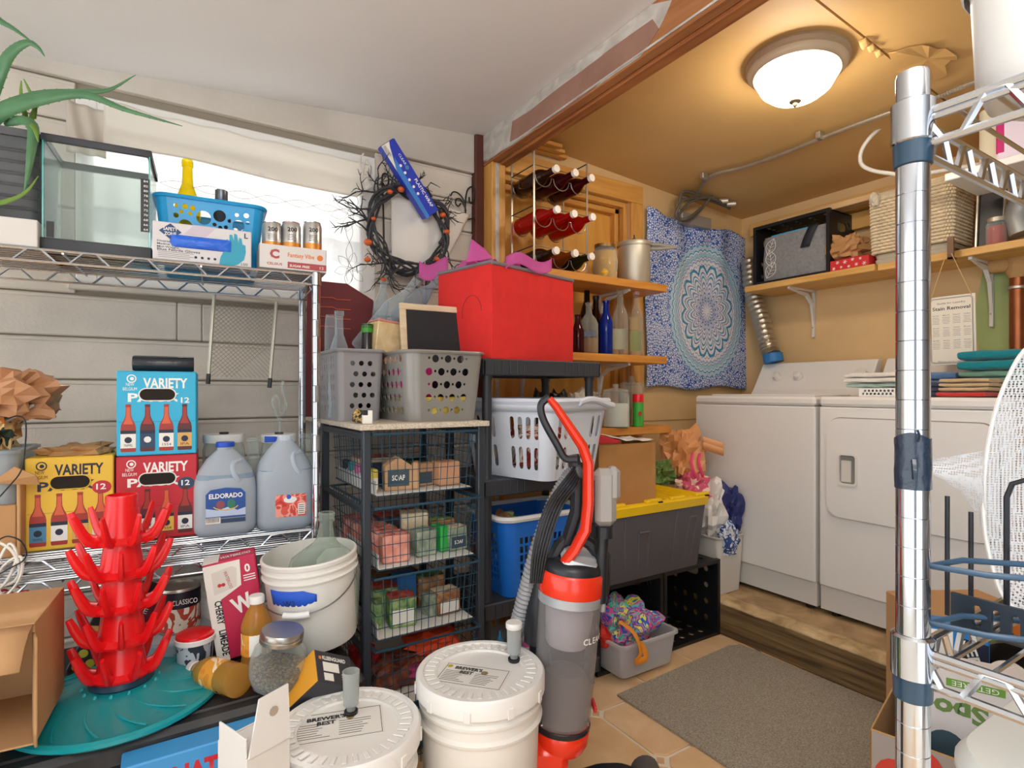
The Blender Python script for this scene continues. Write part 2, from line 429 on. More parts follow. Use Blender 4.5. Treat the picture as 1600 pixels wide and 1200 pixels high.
# torn paint flap beside the seam and curled scraps
m_flap = mat('peeled_paint', '#cfa668', .7, var=.08, vs=8)
P = [at(x, y, Z=2.335) for x, y in ((1388, 88), (1400, 82), (1420, 78), (1440, 74), (1452, 72), (1466, 79), (1478, 77), (1495, 83), (1497, 92), (1486, 92), (1477, 97), (1480, 114), (1460, 122), (1420, 118), (1400, 112))]
P = [(p.x, p.y, za(p.x) - .004 - .008 * (i % 3 == 1)) for i, p in enumerate(P)]
b = MB(); cx = sum(p[0] for p in P) / len(P); cy = sum(p[1] for p in P) / len(P)
b.add(P + [(cx, cy, za(cx) - .003)], [(i, (i + 1) % len(P), len(P)) for i in range(len(P))]); ob('peeling_paint', b, m_flap, c2, solid=.002)
for (px, py, s) in ((1352, 76, .03), (1363, 82, .026), (1374, 90, .022), (1260, 2, .03)):
    p = at(px, py, Z=2.33); b = MB()
    b.grid(6, 3, lambda u, v: (p.x + s * (u - .5) * 1.4, p.y + s * (v - .5) * .8, za(p.x) - .002 - .5 * s * sin(u * 2.6) * (1 + .4 * v)))
    ob('paint_curl', b, m_flap, c2, solid=.002)
# alcove back wall with the niche
AY = 2.32; NX0, NX1, NZ0, NZ1 = 1.41, 2.252, .9, 2.215
b = MB(); b.box(1.41, AY, -.05, NX1, AY + .13, NZ0); b.box(NX0, AY, NZ1, NX1, AY + .13, 2.45); b.box(NX1, AY, -.05, 3.33, AY + .13, 2.45)
wa = structure('wall_alcove', b, m_tan)
b = MB(); b.box(NX0 - .05, AY + .10, NZ0, NX1 + .005, AY + .13, NZ1 + .005); ob('plywood_panel', b, m_ply, wa)
for q in ((NX1 - .004, AY - .018, .9, NX1 + .085, AY, NZ1 - .005), (NX0, AY - .018, NZ1 - .004, NX1 + .085, AY, 2.31), ):
    b = MB(); b.rbox(*q, .003); ob('niche_frame', b, m_pine if q[5] - q[2] > 1 else m_pineh, wa)
for q in ((NX1 - .03, AY + .02, .9, NX1 - .002, AY + .06, NZ1), (NX1 - .06, AY + .06, .9, NX1 - .03, AY + .1, NZ1)):
    b = MB(); b.rbox(*q, .003); ob('niche_jamb', b, m_pine, wa)
for q in ((NX0, AY + .02, NZ1 - .03, NX1 - .03, AY + .06, NZ1), (NX0, AY + .06, NZ1 - .06, NX1 - .03, AY + .1, NZ1 - .03)):
    b = MB(); b.rbox(*q, .003); ob('niche_head', b, m_pineh, wa)
for i in range(3):
    b = MB(); b.rbox(NX0 + .01, AY - .05 - .045 * i, 2.335, NX0 + .36 - .05 * i, AY - .02 - .045 * i, 2.352, .002); ob('lath', b, m_pineh, wa)
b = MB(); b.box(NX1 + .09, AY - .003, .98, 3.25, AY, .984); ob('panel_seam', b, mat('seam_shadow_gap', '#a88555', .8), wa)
b = MB(); b.rbox(1.337, WY - .11, 0, 1.412, WY + .05, 2.237, .004); st = structure('trim_3', b, m_pine)
b = MB(); b.rbox(1.355, WY - .114, 0, 1.375, WY - .105, 2.23, .002); ob('paint_drip', b, m_beamw, st)
# beam between the two ceilings
b = MB(); b.rbox(1.334, -1.6, 2.238, 1.378, WY, 2.44, .004); bm_ = structure('beam', b, m_raw)
b = MB(); b.rbox(1.380, -1.6, 2.228, 1.432, WY - .0, 2.44, .004); ob('beam_ply', b, wood('reddish_beam_wood', '#b0713a', '#8a4c28', (12, 1, 12), 3, .6), bm_)
def beam_patch(pxs, m, name, t):
    P = [at(x, y, X=1.334) for x, y in pxs]; P = [(p.y, max(2.242, min(2.383, p.z))) for p in P]
    b = MB(); b.prism(P, 0, t, T=MX(((0, 0, -1, 1.334), (1, 0, 0, 0), (0, 1, 0, 0), (0, 0, 0, 1)))); b.fix = True; ob(name, b, m, bm_)
beam_patch([(748, 214), (748, 256), (800, 232), (830, 208), (900, 160), (1000, 92), (1012, 74), (1030, 45), (1042, 20), (1050, 0), (1018, 0), (900, 95)], m_beamw, 'white_paint_coat', .0012)
beam_patch([(797, 222), (801, 190), (830, 172), (870, 140), (900, 118), (940, 88), (948, 81), (1020, 30), (1030, 45), (1012, 74), (990, 92), (950, 118), (930, 138), (880, 175), (840, 200)], m_rust, 'rust_primer_patch', .002)
b = MB(); b.grid(40, 2, lambda u, v: (1.331 - .003 * (v - .5), 2.36 - 2.2 * u, 2.247 + .006 * v + .003 * NZ.noise(V((u * 40, 0, 0))))); ob('chipped_edge', b, m_beamw, bm_, solid=.003)
# right wall
b = MB(); b.box(3.25, -1.6, -.05, 3.33, 2.45, 2.4); wr = structure('wall_right', b, m_tan)
b = MB(); P = [(1.02, 1.05), (1.08, 1.5), (1.03, 1.78), (.9, 1.80), (.72, 1.74), (.6, 1.4), (.7, 1.1)]
b.prism(P, 0, .002, T=MX(((0, 0, -1, 3.25), (1, 0, 0, 0), (0, 1, 0, 0), (0, 0, 0, 1)))); b.fix = True; ob('green_paint_patch', b, mat('green_wall_paint', '#a7b77a', .8, var=.15, vs=5), wr)
b = MB(); b.rbox(3.20, -.2, 2.03, 3.25, 2.2, 2.12, .003); b.rbox(3.16, -.2, 2.125, 3.25, 2.2, 2.2, .003); structure('trim_4', b, m_piney)
# raised step under the machines
b = MB(); b.rbox(2.30, -1.6, 0, 3.25, AY, .152, .004); sp = structure('floor_step', b, two('worn_concrete', '#8f7654', '#c5a67c', 9, .3, .7, .9, 8, .6))
b = MB(); b.grid(60, 4, lambda u, v: (2.30 + .006 * NZ.noise(V((u * 30, v, 0))) - .002, -1.6 + 3.9 * u, .154 * v)); b.grid(60, 3, lambda u, v: (2.27 + .05 * v, -1.6 + 3.9 * u, .150 + .008 * v + .006 * NZ.noise(V((u * 45, v * 2, 3)))))
b = MB(); b.rbox(2.262, -1.6, 0, 2.302, AY, .146, .005); ob('timber_edge', b, wood('weathered_step_timber', '#4e3a22', '#8d7048', (14, 1, 18), 2.5, .85), sp)
b = MB(); b.grid(160, 4, lambda u, v: (2.263 + .1 * v, -1.6 + 3.9 * u, .146 + .008 * min(1, v * 3) + .007 * NZ.noise(V((u * 70, v * 3, 5))) * (1 - .5 * v))); ob('mortar_cap', b, two('crumbly_mortar', '#9d8257', '#d8bd93', 14, .3, .7, .95, 8, .8), sp, solid=.008)
# wall behind the camera with an open doorway
m_beh = mat('shaded_board_wall', '#8f959b', .8, var=.1, vs=3)
b = MB(); b.box(.35, -1.7, -.05, 3.33, -1.6, 2.45); b.box(-2.6, -1.7, -.05, -1.3, -1.6, 2.45); b.box(-1.3, -1.7, 2.05, .35, -1.6, 2.45); structure('wall_front', b, m_beh)
# ------------------------------------------------------------------ curtains
sheer = cloth('white_sheer_cloth', '#f7f6f4', .75, .18)
val = cloth('cream_valance_cloth', '#f3eee6', .5)
CY = 2.355
xl, xr = -.21, at(566, 300, Y=CY).x
b = MB(); b.grid(90, 10, lambda u, v: (xl + (xr - xl) * u, CY + .006 * sin(u * 60 + v), 1.545 + .495 * v))
cu = one('sheer_curtain', 'white sheer lower curtain with stitched flower outlines glowing in the window', 'curtain', b, sheer, solid=.0008)
m_st = mat('grey_stitching', '#a9a6a2', .8)
def flower(c, r, n=6, a0=0.3):
    mb = MB()
    for k in range(n):
        a = a0 + 2 * pi * k / n; d = V((cos(a), 0, sin(a))); e = V((-sin(a), 0, cos(a)))
        mb.tube([V(c) + d * (r * (.15 + .85 * t)) + e * (.24 * r * sin(pi * t) * s_) for s_ in (1, -1) for t in ([i / 6 for i in range(7)] if s_ == 1 else [1 - i / 6 for i in range(7)])], .0011, 4)
    mb.tube([V(c) + V((cos(t), 0, sin(t))) * r * .16 for t in [2 * pi * i / 10 for i in range(10)]], .001, 4, closed=True)
    return mb
for px, py, r in ((548, 332, .085), (548, 420, .07)):
    p = at(px, py, Y=CY - .012); ob('stitched_flower', flower(p, r), m_st, cu)
mb = MB()
for s_ in (1, -1):
    a, c = at(250, 285, Y=CY - .011), at(545, 330, Y=CY - .011)
    mb.tube([a.lerp(c, t / 60) + V((0, 0, .014 * s_ * sin(t / 60 * 20))) for t in range(61)], .0011, 4)
    a, c = at(546, 345, Y=CY - .011), at(546, 440, Y=CY - .011)
    mb.tube([a.lerp(c, t / 30) + V((.014 * s_ * sin(t / 30 * 9), 0, 0)) for t in range(31)], .0011, 4)
ob('stitched_vine', mb, m_st, cu)
xl2, xr2 = at(163, 165, Y=CY).x, at(578, 265, Y=CY).x
def vf(u, v):
    x = xl2 + (xr2 - xl2) * u
    zb = 1.972 + .012 * sin(u * 5) + (.06 * (u - .93) / .07 if u > .93 else 0); zt = 2.128 - .02 * u + .012 * NZ.noise(V((u * 9, 0, 0)))
    return (x, CY - .02 - .012 * sin(u * 9 + 3 * v) * (1 - v) - .006 * sin(v * 9 + u * 7), zb + (zt - zb) * v)
b = MB(); b.grid(70, 14, vf); vo = one('curtain_valance', 'cream gathered valance bunched across the top of the window', 'curtain', b, val, solid=.002)
b = MB(); b.tube([V(vf(i / 40, 0)) + V((0, -.002, 0)) for i in range(41)], .003, 6); ob('hem', b, mat('hem_cloth', '#ded5c8', .9), vo)
p = [at(x, y, Y=CY - .03) for x, y in ((568, 240), (562, 250), (566, 270), (574, 275), (578, 262), (572, 248), (568, 262), (566, 285), (572, 300), (564, 308))]
b = MB(); b.tube(spline(p, 5), .004, 6); ob('lace_cord', b, val, vo)
p0, p1 = at(104, 158, Y=CY), at(166, 222, Y=CY)
b = MB(); b.grid(16, 12, lambda u, v: (p0.x + (p1.x - p0.x) * u, CY - .012 + .005 * sin(u * 14 + v * 4), p1.z - .06 + (p0.z - p1.z + .06 - .012 * u) * v)); one('lace_panel', 'short beige strip of lace hanging at the left end of the window', 'curtain', b, cloth('lace_cloth', '#ddd3c6', .3), solid=.0012)

# ------------------------------------------------------------------ lamp, conduit and cables of the alcove
L0 = V((1.99, 1.19, za(1.99)))
t = thing('ceiling_light', 'round flush ceiling lamp with a glowing glass dome in the alcove', 'ceiling light', L0, rot=(0, R(3.75), 0))
b = MB(); b.lathe([(.0, 0), (.172, 0), (.175, -.012), (.165, -.02), (.168, -.03), (.158, -.04), (.15, -.046), (.146, -.052), (.136, -.052), (.136, -.03), (0, -.03)], 48); ob('ring', b, mat('brushed_lamp_ring', '#b7a893', .4, .3), t)
m_dome = mat('lit_lamp_glass', '#fff0dc', .3, emit=LAMP_POWER)
b = MB(); b.lathe([(.137, -.045), (.134, -.07), (.118, -.1), (.09, -.124), (.05, -.14), (0, -.146)], 48); ob('glass_dome', b, m_dome, t)
b = MB(); b.lathe([(0, -.144), (.022, -.146), (.02, -.152), (.008, -.155), (.009, -.163), (.006, -.168), (0, -.17)], 16); ob('finial', b, mat('lamp_finial_metal', '#a29683', .35, .7), t)
m_galv = mat('galvanised_metal', '#bdb7ab', .35, .8, var=.1, vs=20)
low_ = lambda p: V((p.x, p.y, min(p.z, za(p.x) - .024)))
P = [at(x, y, Z=2.318) for x, y in ((1620, 92), (1520, 124), (1460, 148), (1380, 175), (1300, 205), (1220, 237), (1160, 258), (1110, 273))]
P = [V((p.x, p.y, za(p.x) - .02)) for p in P] + [low_(at(1082, 288, Y=2.24)), low_(at(1064, 304, Y=2.26)), low_(at(1060, 325, Y=2.275)), at(1068, 336, Y=2.28)]
sp_ = spline(P, 26)
b = MB(); b.tube(sp_, [.0105 if i % 2 else .0085 for i in range(len(sp_))], 8)
cd_ = one('flexible_conduit', 'ribbed steel conduit running along the alcove ceiling to the junction box', 'conduit', b, m_galv)
for px, py in ((1283, 212), (1102, 276)):
    p = at(px, py, Z=2.31); p.z = za(p.x)
    b = MB(); b.rbox(p.x - .03, p.y - .01, p.z - .034, p.x + .012, p.y + .012, p.z - .001, .004); ob('strap', b, m_galv, cd_)
p0, p1 = at(1066, 330, Y=2.25), at(1112, 358, Y=2.25)
b = MB(); b.rbox(p0.x, 2.25, p1.z, p1.x, 2.319, p0.z, .004); one('junction_box', 'grey metal junction box on the wall above the blue tapestry', 'box', b, mat('grey_box_metal', '#a7a49d', .5, .4))
m_cab = mat('dark_grey_cable', '#5d574f', .5)
def low(p, d=.03):
    p = V(p); p.z = min(p.z, za(p.x) - d); return p
def loops(P, r, name, label, cat, m, ends=None, plane=None, n=9):
    b = MB(); b.tube(spline(P, n), r, 8); o = one(name, label, cat, b, m)
    return o
yy = lambda i: 2.20 - .012 * (i % 4)
P = [(1060, 325), (1068, 300), (1105, 293), (1110, 305), (1085, 338), (1066, 345), (1056, 335), (1070, 312), (1100, 300), (1108, 300), (1090, 330), (1072, 342), (1060, 338), (1078, 316), (1104, 298), (1122, 302), (1140, 315)]
o = loops([low(at(x, y, Y=yy(i))) for i, (x, y) in enumerate(P)], .0085, 'coiled_cable', 'dark grey washer hoses looped in front of the junction box', 'hose', m_cab)
for px, py, qx, qy in ((1136, 312, 1150, 318), (1124, 300, 1138, 299)):
    b = MB(); b.bar(low(at(px, py, Y=2.18), .02), low(at(qx, qy, Y=2.14), .02), .014, 10); ob('hose_end', b, mat('pale_hose_fitting', '#cfc7b8', .35, .5), o)
P = [(1106, 297), (1122, 299), (1138, 299)]
b = MB(); b.tube([low(at(x, y, Y=2.19)) for x, y in P], .0085, 8); ob('hose_tail', b, m_cab, o)
P = [at(x, y, X=2.72) for x, y in ((1405, 176), (1388, 190), (1362, 212), (1346, 236), (1346, 256), (1362, 266), (1390, 271), (1425, 274))] + [at(1500, 262, X=2.8), at(1600, 244, X=2.85), at(1660, 232, X=2.85)]
b = MB(); b.tube(spline(P, 10), .009, 10); one('white_cable', 'thick white cable looping beside the chrome post near the ceiling', 'cable', b, mat('white_cable_sheath', '#d9d4cc', .4))
p0 = at(1470, 4, Z=2.33); p1 = at(1510, -3, Z=2.33)
# ------------------------------------------------------------------ tapestry
def tapestry_mat():
    m = mat('printed_tapestry', '#ffffff', .9); nt = m.node_tree; L = nt.links.new; N = nt.nodes.new; b = nt.nodes['Principled BSDF']
    def MA(op, a, bb=None):
        n = N('ShaderNodeMath'); n.operation = op
        for i, x in enumerate((a, bb)):
            if x is None: continue
            if isinstance(x, (int, float)): n.inputs[i].default_value = x
            else: L(x, n.inputs[i])
        return n.outputs[0]
    tc = N('ShaderNodeTexCoord'); sx = N('ShaderNodeSeparateXYZ'); L(tc.outputs['Object'], sx.inputs[0])
    x = MA('DIVIDE', sx.outputs[0], .34); z = MA('DIVIDE', sx.outputs[2], .405)
    r = MA('SQRT', MA('ADD', MA('MULTIPLY', x, x), MA('MULTIPLY', z, z))); th = MA('ARCTAN2', z, x)
    def ramp(fac, stops, const=True):
        n = N('ShaderNodeValToRGB'); n.color_ramp.interpolation = 'CONSTANT' if const else 'LINEAR'; e = n.color_ramp.elements
        while len(e) < len(stops): e.new(.5)
        for i, (p, c) in enumerate(stops): e[i].position = p; e[i].color = lin(c)
        L(fac, n.inputs[0]); return n.outputs[0]
    def petals(k, a): return MA('MULTIPLY', MA('ABSOLUTE', MA('SINE', MA('MULTIPLY', th, k))), a)
    p1 = MA('SUBTRACT', r, petals(8, .12)); p2 = MA('SUBTRACT', r, petals(24, .03))
    sel = N('ShaderNodeMath'); sel.operation = 'LESS_THAN'; L(r, sel.inputs[0]); sel.inputs[1].default_value = .70
    pr = N('ShaderNodeMix'); pr.data_type = 'FLOAT'; L(sel.outputs[0], pr.inputs[0]); L(p2, pr.inputs[2]); L(p1, pr.inputs[3])
    W_, B1, B2, TQ, PL = '#e9eaf2', '#2f68b0', '#1f4b92', '#3a9dc0', '#b9c6e6'
    rg = ramp(pr.outputs[0], [(0, W_), (.03, B1), (.055, W_), (.075, B2), (.1, PL), (.13, W_), (.15, B2), (.17, PL), (.19, W_), (.22, '#8f9ec4'), (.25, W_), (.29, '#7d95c2'), (.33, W_), (.39, TQ), (.42, W_), (.46, B1), (.48, W_), (.54, TQ), (.58, B1), (.6, W_), (.68, B2), (.69, W_), (.74, '#9fb6d8'), (.77, W_), (.79, B1), (.8, '#a9cfe0'), (.87, W_), (.89, TQ), (.91, '#bfd6ea'), (.965, TQ)])
    vo = N('ShaderNodeTexVoronoi'); vo.inputs['Scale'].default_value = 70; vo.feature = 'DISTANCE_TO_EDGE'; L(tc.outputs['Object'], vo.inputs['Vector'])
    nz = N('ShaderNodeTexNoise'); nz.inputs['Scale'].default_value = 4.5; L(tc.outputs['Object'], nz.inputs['Vector'])
    thr = MA('ADD', MA('MULTIPLY', nz.outputs[0], .5), -.1)
    spk = ramp(MA('SUBTRACT', MA('MULTIPLY', vo.outputs[0], 2.6), thr), [(0, '#1f57b0'), (.05, '#4478c4'), (.14, '#d8dff2')])
    n2 = N('ShaderNodeTexVoronoi'); n2.inputs['Scale'].default_value = 110; L(tc.outputs['Object'], n2.inputs['Vector'])
    fine = ramp(n2.outputs['Distance'], [(0, '#cfd6ea'), (.35, '#ffffff')])
    mx0 = N('ShaderNodeMix'); mx0.data_type = 'RGBA'; mx0.blend_type = 'MULTIPLY'; mx0.inputs[0].default_value = .8; L(rg, mx0.inputs[6]); L(fine, mx0.inputs[7])
    out = N('ShaderNodeMath'); out.operation = 'GREATER_THAN'; L(r, out.inputs[0]); out.inputs[1].default_value = 1.0
    mx = N('ShaderNodeMix'); mx.data_type = 'RGBA'; L(out.outputs[0], mx.inputs[0]); L(mx0.outputs[2], mx.inputs[6]); L(spk, mx.inputs[7])
    L(mx.outputs[2], b.inputs['Base Color']); return m
TY = 2.296
tc_ = at(1103, 487, Y=TY)
c00, c10, c01, c11 = at(1008, 606, Y=TY), at(1164, 606, Y=TY), at(1009, 322, Y=TY), at(1167, 366, Y=TY)
def tf(u, v):
    p = c00.lerp(c10, u).lerp(c01.lerp(c11, u), v)
    sag = -.035 * v * v * abs(sin(u * pi * 2.5)) ** 1.4
    return (p.x - tc_.x + .006 * sin(v * 9), -.010 + .012 * sin(u * 13 + v * 3) * v - .008 * sin(u * 30) * v * v, p.z - tc_.z + sag + .012 * sin(u * 11) * (1 - v))
b = MB(); b.grid(60, 50, tf); one('tapestry', 'blue and white mandala cloth pinned to the alcove back wall', 'tapestry', b, tapestry_mat(), loc=(tc_.x, TY, tc_.z), solid=.0015)

# ------------------------------------------------------------------ washer and dryer
m_app = mat('appliance_enamel', '#e4e2de', .3, coat=.3)
m_app2 = mat('appliance_plastic', '#dedbd4', .4)
m_toe = mat('appliance_base_panel', '#d3d0cb', .4)
MXF = 2.516; ZB = .175; ZT = 1.128
def machine(name, label, y0, y1):
    t = thing(name, label, 'appliance', (MXF, (y0 + y1) / 2, .154)); h = (y1 - y0) / 2 - .004; zt = ZT - .154
    b = MB(); b.rbox(0, -h, .13, .64, h, zt - .045, .006); ob('body', b, m_app, t)
    b = MB(); b.rbox(-.004, -h - .001, zt - .043, .65, h + .001, zt, .012); ob('top_panel', b, m_app, t)
    b = MB(); b.box(.016, -h, .022, .63, h, .132); ob('base_panel', b, m_toe, t)
    for x in (.05, .58):
        for y in (-h + .05, h - .05):
            b = MB(); b.cyl(.018, 0, .024, 10, (x, y, 0)); ob('foot', b, m_dark, t)
    # slanted console
    P = [(.47, 0), (.64, 0), (.64, .19), (.60, .19), (.50, .035)]
    b = MB(); n = len(P); b.add([(x, -h + .01, zt + z) for x, z in P] + [(x, h - .01, zt + z) for x, z in P], [tuple(range(n)), tuple(range(n, 2 * n))[::-1]] + [(i, n + i, n + (i + 1) % n, (i + 1) % n) for i in range(n)]); b.fix = True
    ob('console', b, m_app, t, bev=.006)
    return t, h, zt
wt, h, zt = machine('washing_machine', 'white top loading washing machine beside the tapestry wall', 1.415, 2.09)
nrm = V((-.155, 0, .10)).normalized()
def knob(t, y, s, r):
    c = V((.50 + .10 * s, y, zt + .035 + .155 * s)); b = MB()
    q = nrm.to_track_quat('Z', 'Y').to_matrix().to_4x4(); q.translation = c
    b.lathe([(0, 0), (r * 1.15, 0), (r * 1.15, .006), (r, .008), (r * .86, .03), (r * .6, .033), (0, .033)], 20, T=q); ob('knob', b, m_app2, t)
for y, s, r in ((.19, .45, .022), (.065, .45, .022), (-.27, .45, .032)): knob(wt, y, s, r)
b = MB(); b.rbox(.08, -.29, zt, .40, .29, zt + .008, .004); ob('lid', b, m_app, wt)
dt, h, zt = machine('clothes_dryer', 'white clothes dryer with a recessed door handle, towels on top', .715, 1.405)
yc = .5 * (.715 + 1.405)
def rr2(y0, y1, z0, z1, r, n=6): return [((y0 + y1) / 2 + x, (z0 + z1) / 2 + y) for x, y in rrect(y1 - y0, z1 - z0, r, n)]
TYZ = lambda x: MX(((0, 0, -1, x), (1, 0, 0, 0), (0, 1, 0, 0), (0, 0, 0, 1)))
b = MB(); b.prism(rr2(-.305, .305, .447, .885, .06), 0, .0015, T=TYZ(0)); b.fix = True; ob('door_gap', b, mat('door_gap_shadow', '#8b8883', .6), dt)
b = MB(); O = rr2(-.301, .301, .451, .881, .057); hh = rr2(.176, .246, .600, .725, .012)
b.holed(O, [hh], lambda u, v, w_: (-.014 + w_, u, v), .014); dd = ob('door', b, m_app, dt)
b = MB(); b.prism(rr2(.176, .246, .600, .725, .012), 0, .001, T=TYZ(.0)); b.fix = True; ob('handle_recess', b, m_app2, dd)
b = MB(); b.holed(rr2(.168, .254, .592, .733, .018), [rr2(.178, .244, .602, .723, .012)], lambda u, v, w_: (-.019 + w_, u, v), .006); ob('handle_frame', b, m_app2, dd)
b = MB(); b.rbox(-.008, .20, .606, .0, .242, .70, .003); ob('handle_grip', b, mat('handle_shade_plastic', '#d2cec5', .5), dd)
knob(dt, -.1, .45, .03)
for (y, z, r) in ((2.02, .61, .006), (1.88, .44, .004)):
    b = MB(); b.cyl(r, -.0008, .0004, 10, T=MX.Translation((-.0003, y - 1.7525, z)) @ MX.Rotation(-pi / 2, 4, 'Y')); ob('scuff_mark', b, mat('scuff', '#6a6661', .8), wt)

# ------------------------------------------------------------------ shelf over the machines
SX = 2.95; SZ = 1.772
m_brk = mat('white_bracket_paint', '#dfddd8', .4)
def bracket(par, P0, ang_, zlen, arm, off=V((0, 0, 0))):
    """P0 the inner corner against wall; the arm points along ang_ (unit vector)"""
    d = V(ang_); e = V((-d.y, d.x, 0)); b = MB()
    b.tube([P0, P0 - V((0, 0, zlen))], .010, 4); b.tube([P0 - V((0, 0, .005)), P0 + d * arm - V((0, 0, .005))], .010, 4)
    b.tube([P0 - V((0, 0, zlen * .9)), P0 - V((0, 0, zlen * .3)) + d * .02, P0 + d * arm * .30 - V((0, 0, .03)), P0 + d * arm * .95 - V((0, 0, .012))], [.004, .012, .012, .004], 4)
    br = ob('bracket', b, m_brk, par)
    for k in (.25, .8):
        b = MB(); b.cyl(.004, 0, .003, 8, T=MX.Translation(P0 - V((0, 0, zlen * k)) + d * .0105) @ V(d).to_track_quat('Z', 'Y').to_matrix().to_4x4()); ob('screw', b, m_galv, br)
b = MB(); b.rbox(SX, 1.372, SZ - .034, 3.25, 2.085, SZ, .003); s1 = one('wall_shelf', 'pine shelf board over the washing machine carrying the black crate', 'shelf', b, m_piney)
b = MB(); b.rbox(SX + .02, -.3, SZ - .034, 3.25, 1.368, SZ - .001, .003); s2 = one('wall_shelf', 'pine shelf board over the dryer carrying the wicker basket', 'shelf', b, m_piney)
y1_ = at(1271, 500, X=3.235).y; bracket(s1, V((3.238, y1_, SZ - .034)), (-1, 0, 0), .27, .25)
y2_ = at(1549, 500, X=3.235).y; bracket(s2, V((3.238, y2_, SZ - .034)), (-1, 0, 0), .29, .24)

# black crate on its side
def holes_grid(x0, x1, z0, z1, nx, nz, r): return [circ(x0 + (x1 - x0) * i / max(1, nx - 1), z0 + (z1 - z0) * j / max(1, nz - 1), r, 8) for j in range(nz) for i in range(nx)]
m_blk = mat('black_plastic', '#17181b', .42)
m_blk2 = mat('black_grey_plastic', '#2b2c30', .45)
def crate(name, label, w_, d_, h_, m, T, group=None):
    """open on the side that faces -y"""
    t = thing(name, label, 'crate', mtx=T, group=group); k = .012
    fns = {'bottom_panel': (w_, d_, lambda u, v, q: (u, v, q)), 'top_panel': (w_, d_, lambda u, v, q: (u, v, h_ - q)),
           'back_panel': (w_, h_, lambda u, v, q: (u, d_ - q, v)), }
    for nm, (a, c, f) in fns.items():
        b = MB(); b.holed([(-a / 2, 0), (a / 2, 0), (a / 2, c), (-a / 2, c)], holes_grid(-a / 2 + .055, a / 2 - .055, .06, c - .06, 5, 4, .014), f, k * .5); ob(nm, b, m, t)
    for s_ in (-1, 1):
        b = MB(); H = holes_grid(.07, d_ - .06, .06, h_ - .06, 4, 4, .014); H = [x for x in H if not (x[0][1] > h_ * .6 and .3 * d_ < x[0][0] < .75 * d_)]
        H.append(slot(d_ / 2, h_ - .075, .05, .05)) if 0 else H.append([(d_ / 2 + x, h_ - .08 + y) for x, y in rrect(.09, .05, .02, 3)])
        b.holed([(0, 0), (d_, 0), (d_, h_), (0, h_)], H, lambda u, v, q: (s_ * (w_ / 2 - q), u, v), k * .5); ob('side_panel', b, m, t)
    b = MB()
    b.holed([(-w_ / 2 - .004, -.0), (w_ / 2 + .004, -.0), (w_ / 2 + .004, h_ + .004), (-w_ / 2 - .004, h_ + .004)], [[(-w_ / 2 + .014, .014), (w_ / 2 - .014, .014), (w_ / 2 - .014, h_ - .014), (-w_ / 2 + .014, h_ - .014)]], lambda u, v, q: (u, q - .006, v), .022); ob('rim', b, m, t)
    return t
ya, yb = at(1178, 400, X=2.97).y, at(1295, 400, X=2.97).y
ROTX = MX.Rotation(-pi / 2, 4, 'Z')      # local -y faces world -x
crate('plastic_crate', 'black plastic crate on its side on the shelf, holding a grey felt bag', ya - yb, .25, .335, m_blk, MX.Translation((2.975, (ya + yb) / 2, SZ + .001)) @ ROTX)
m_felt = mat('grey_felt', '#8b8b8d', .95, bump=.5, bs=300, var=.15, vs=60)
t = thing('felt_bag', 'grey felt tote with white leaf prints inside the black crate', 'bag', mtx=MX.Translation((2.985, (ya + yb) / 2 + .0, SZ + .018)) @ ROTX)
wv = (ya - yb) / 2 - .03
b = MB(); b.loft([(2 * wv, .15, .02, 0), (2 * wv, .17, .02, .1), (2 * wv - .01, .15, .02, .255)], 4, T=MX.Translation((0, .10, 0))); ob('body', b, m_felt, t)
m_pw = mat('white_print', '#f1f0ec', .7)
b = MB()
for k, (cz, s_) in enumerate(((.06, .05), (.125, .05), (.195, .048))):
    cx = -wv + .06; a = R((60, 100, 65)[k])
    u, v = V((cos(a), 0, sin(a))), V((-sin(a), 0, cos(a))); c = V((cx, .011, cz))
    out = [c + u * (s_ * (t_ * 2 - 1)) + v * (s_ * .62 * sin(pi * t_) * sg) for sg in (1, -1) for t_ in ([i / 8 for i in range(9)] if sg == 1 else [1 - i / 8 for i in range(1, 8)])]
    b.tube(out, .0016, 4, closed=True)
    b.tube([c - u * s_, c + u * s_], .0012, 4)
    for q in (-.5, -.1, .3):
        for sg in (1, -1): b.tube([c + u * (s_ * q), c + u * (s_ * (q + .3)) + v * (sg * s_ * .42)], .001, 4)
ob('leaf_print', b, m_pw, t)
b = MB(); b.grid(2, 8, lambda u, v: (.075 + .05 * (u - .5) + .05 * v, .008 - .006 * sin(v * pi), .15 + .11 * v)); ob('dark_strap', b, mat('navy_strap', '#23262f', .7), t, solid=.004)
b = MB(); b.rbox(-wv + .05, .03, .256, wv - .10, .12, .263, .002); ob('blue_card', b, mat('cyan_card', '#38b3e3', .5), t)
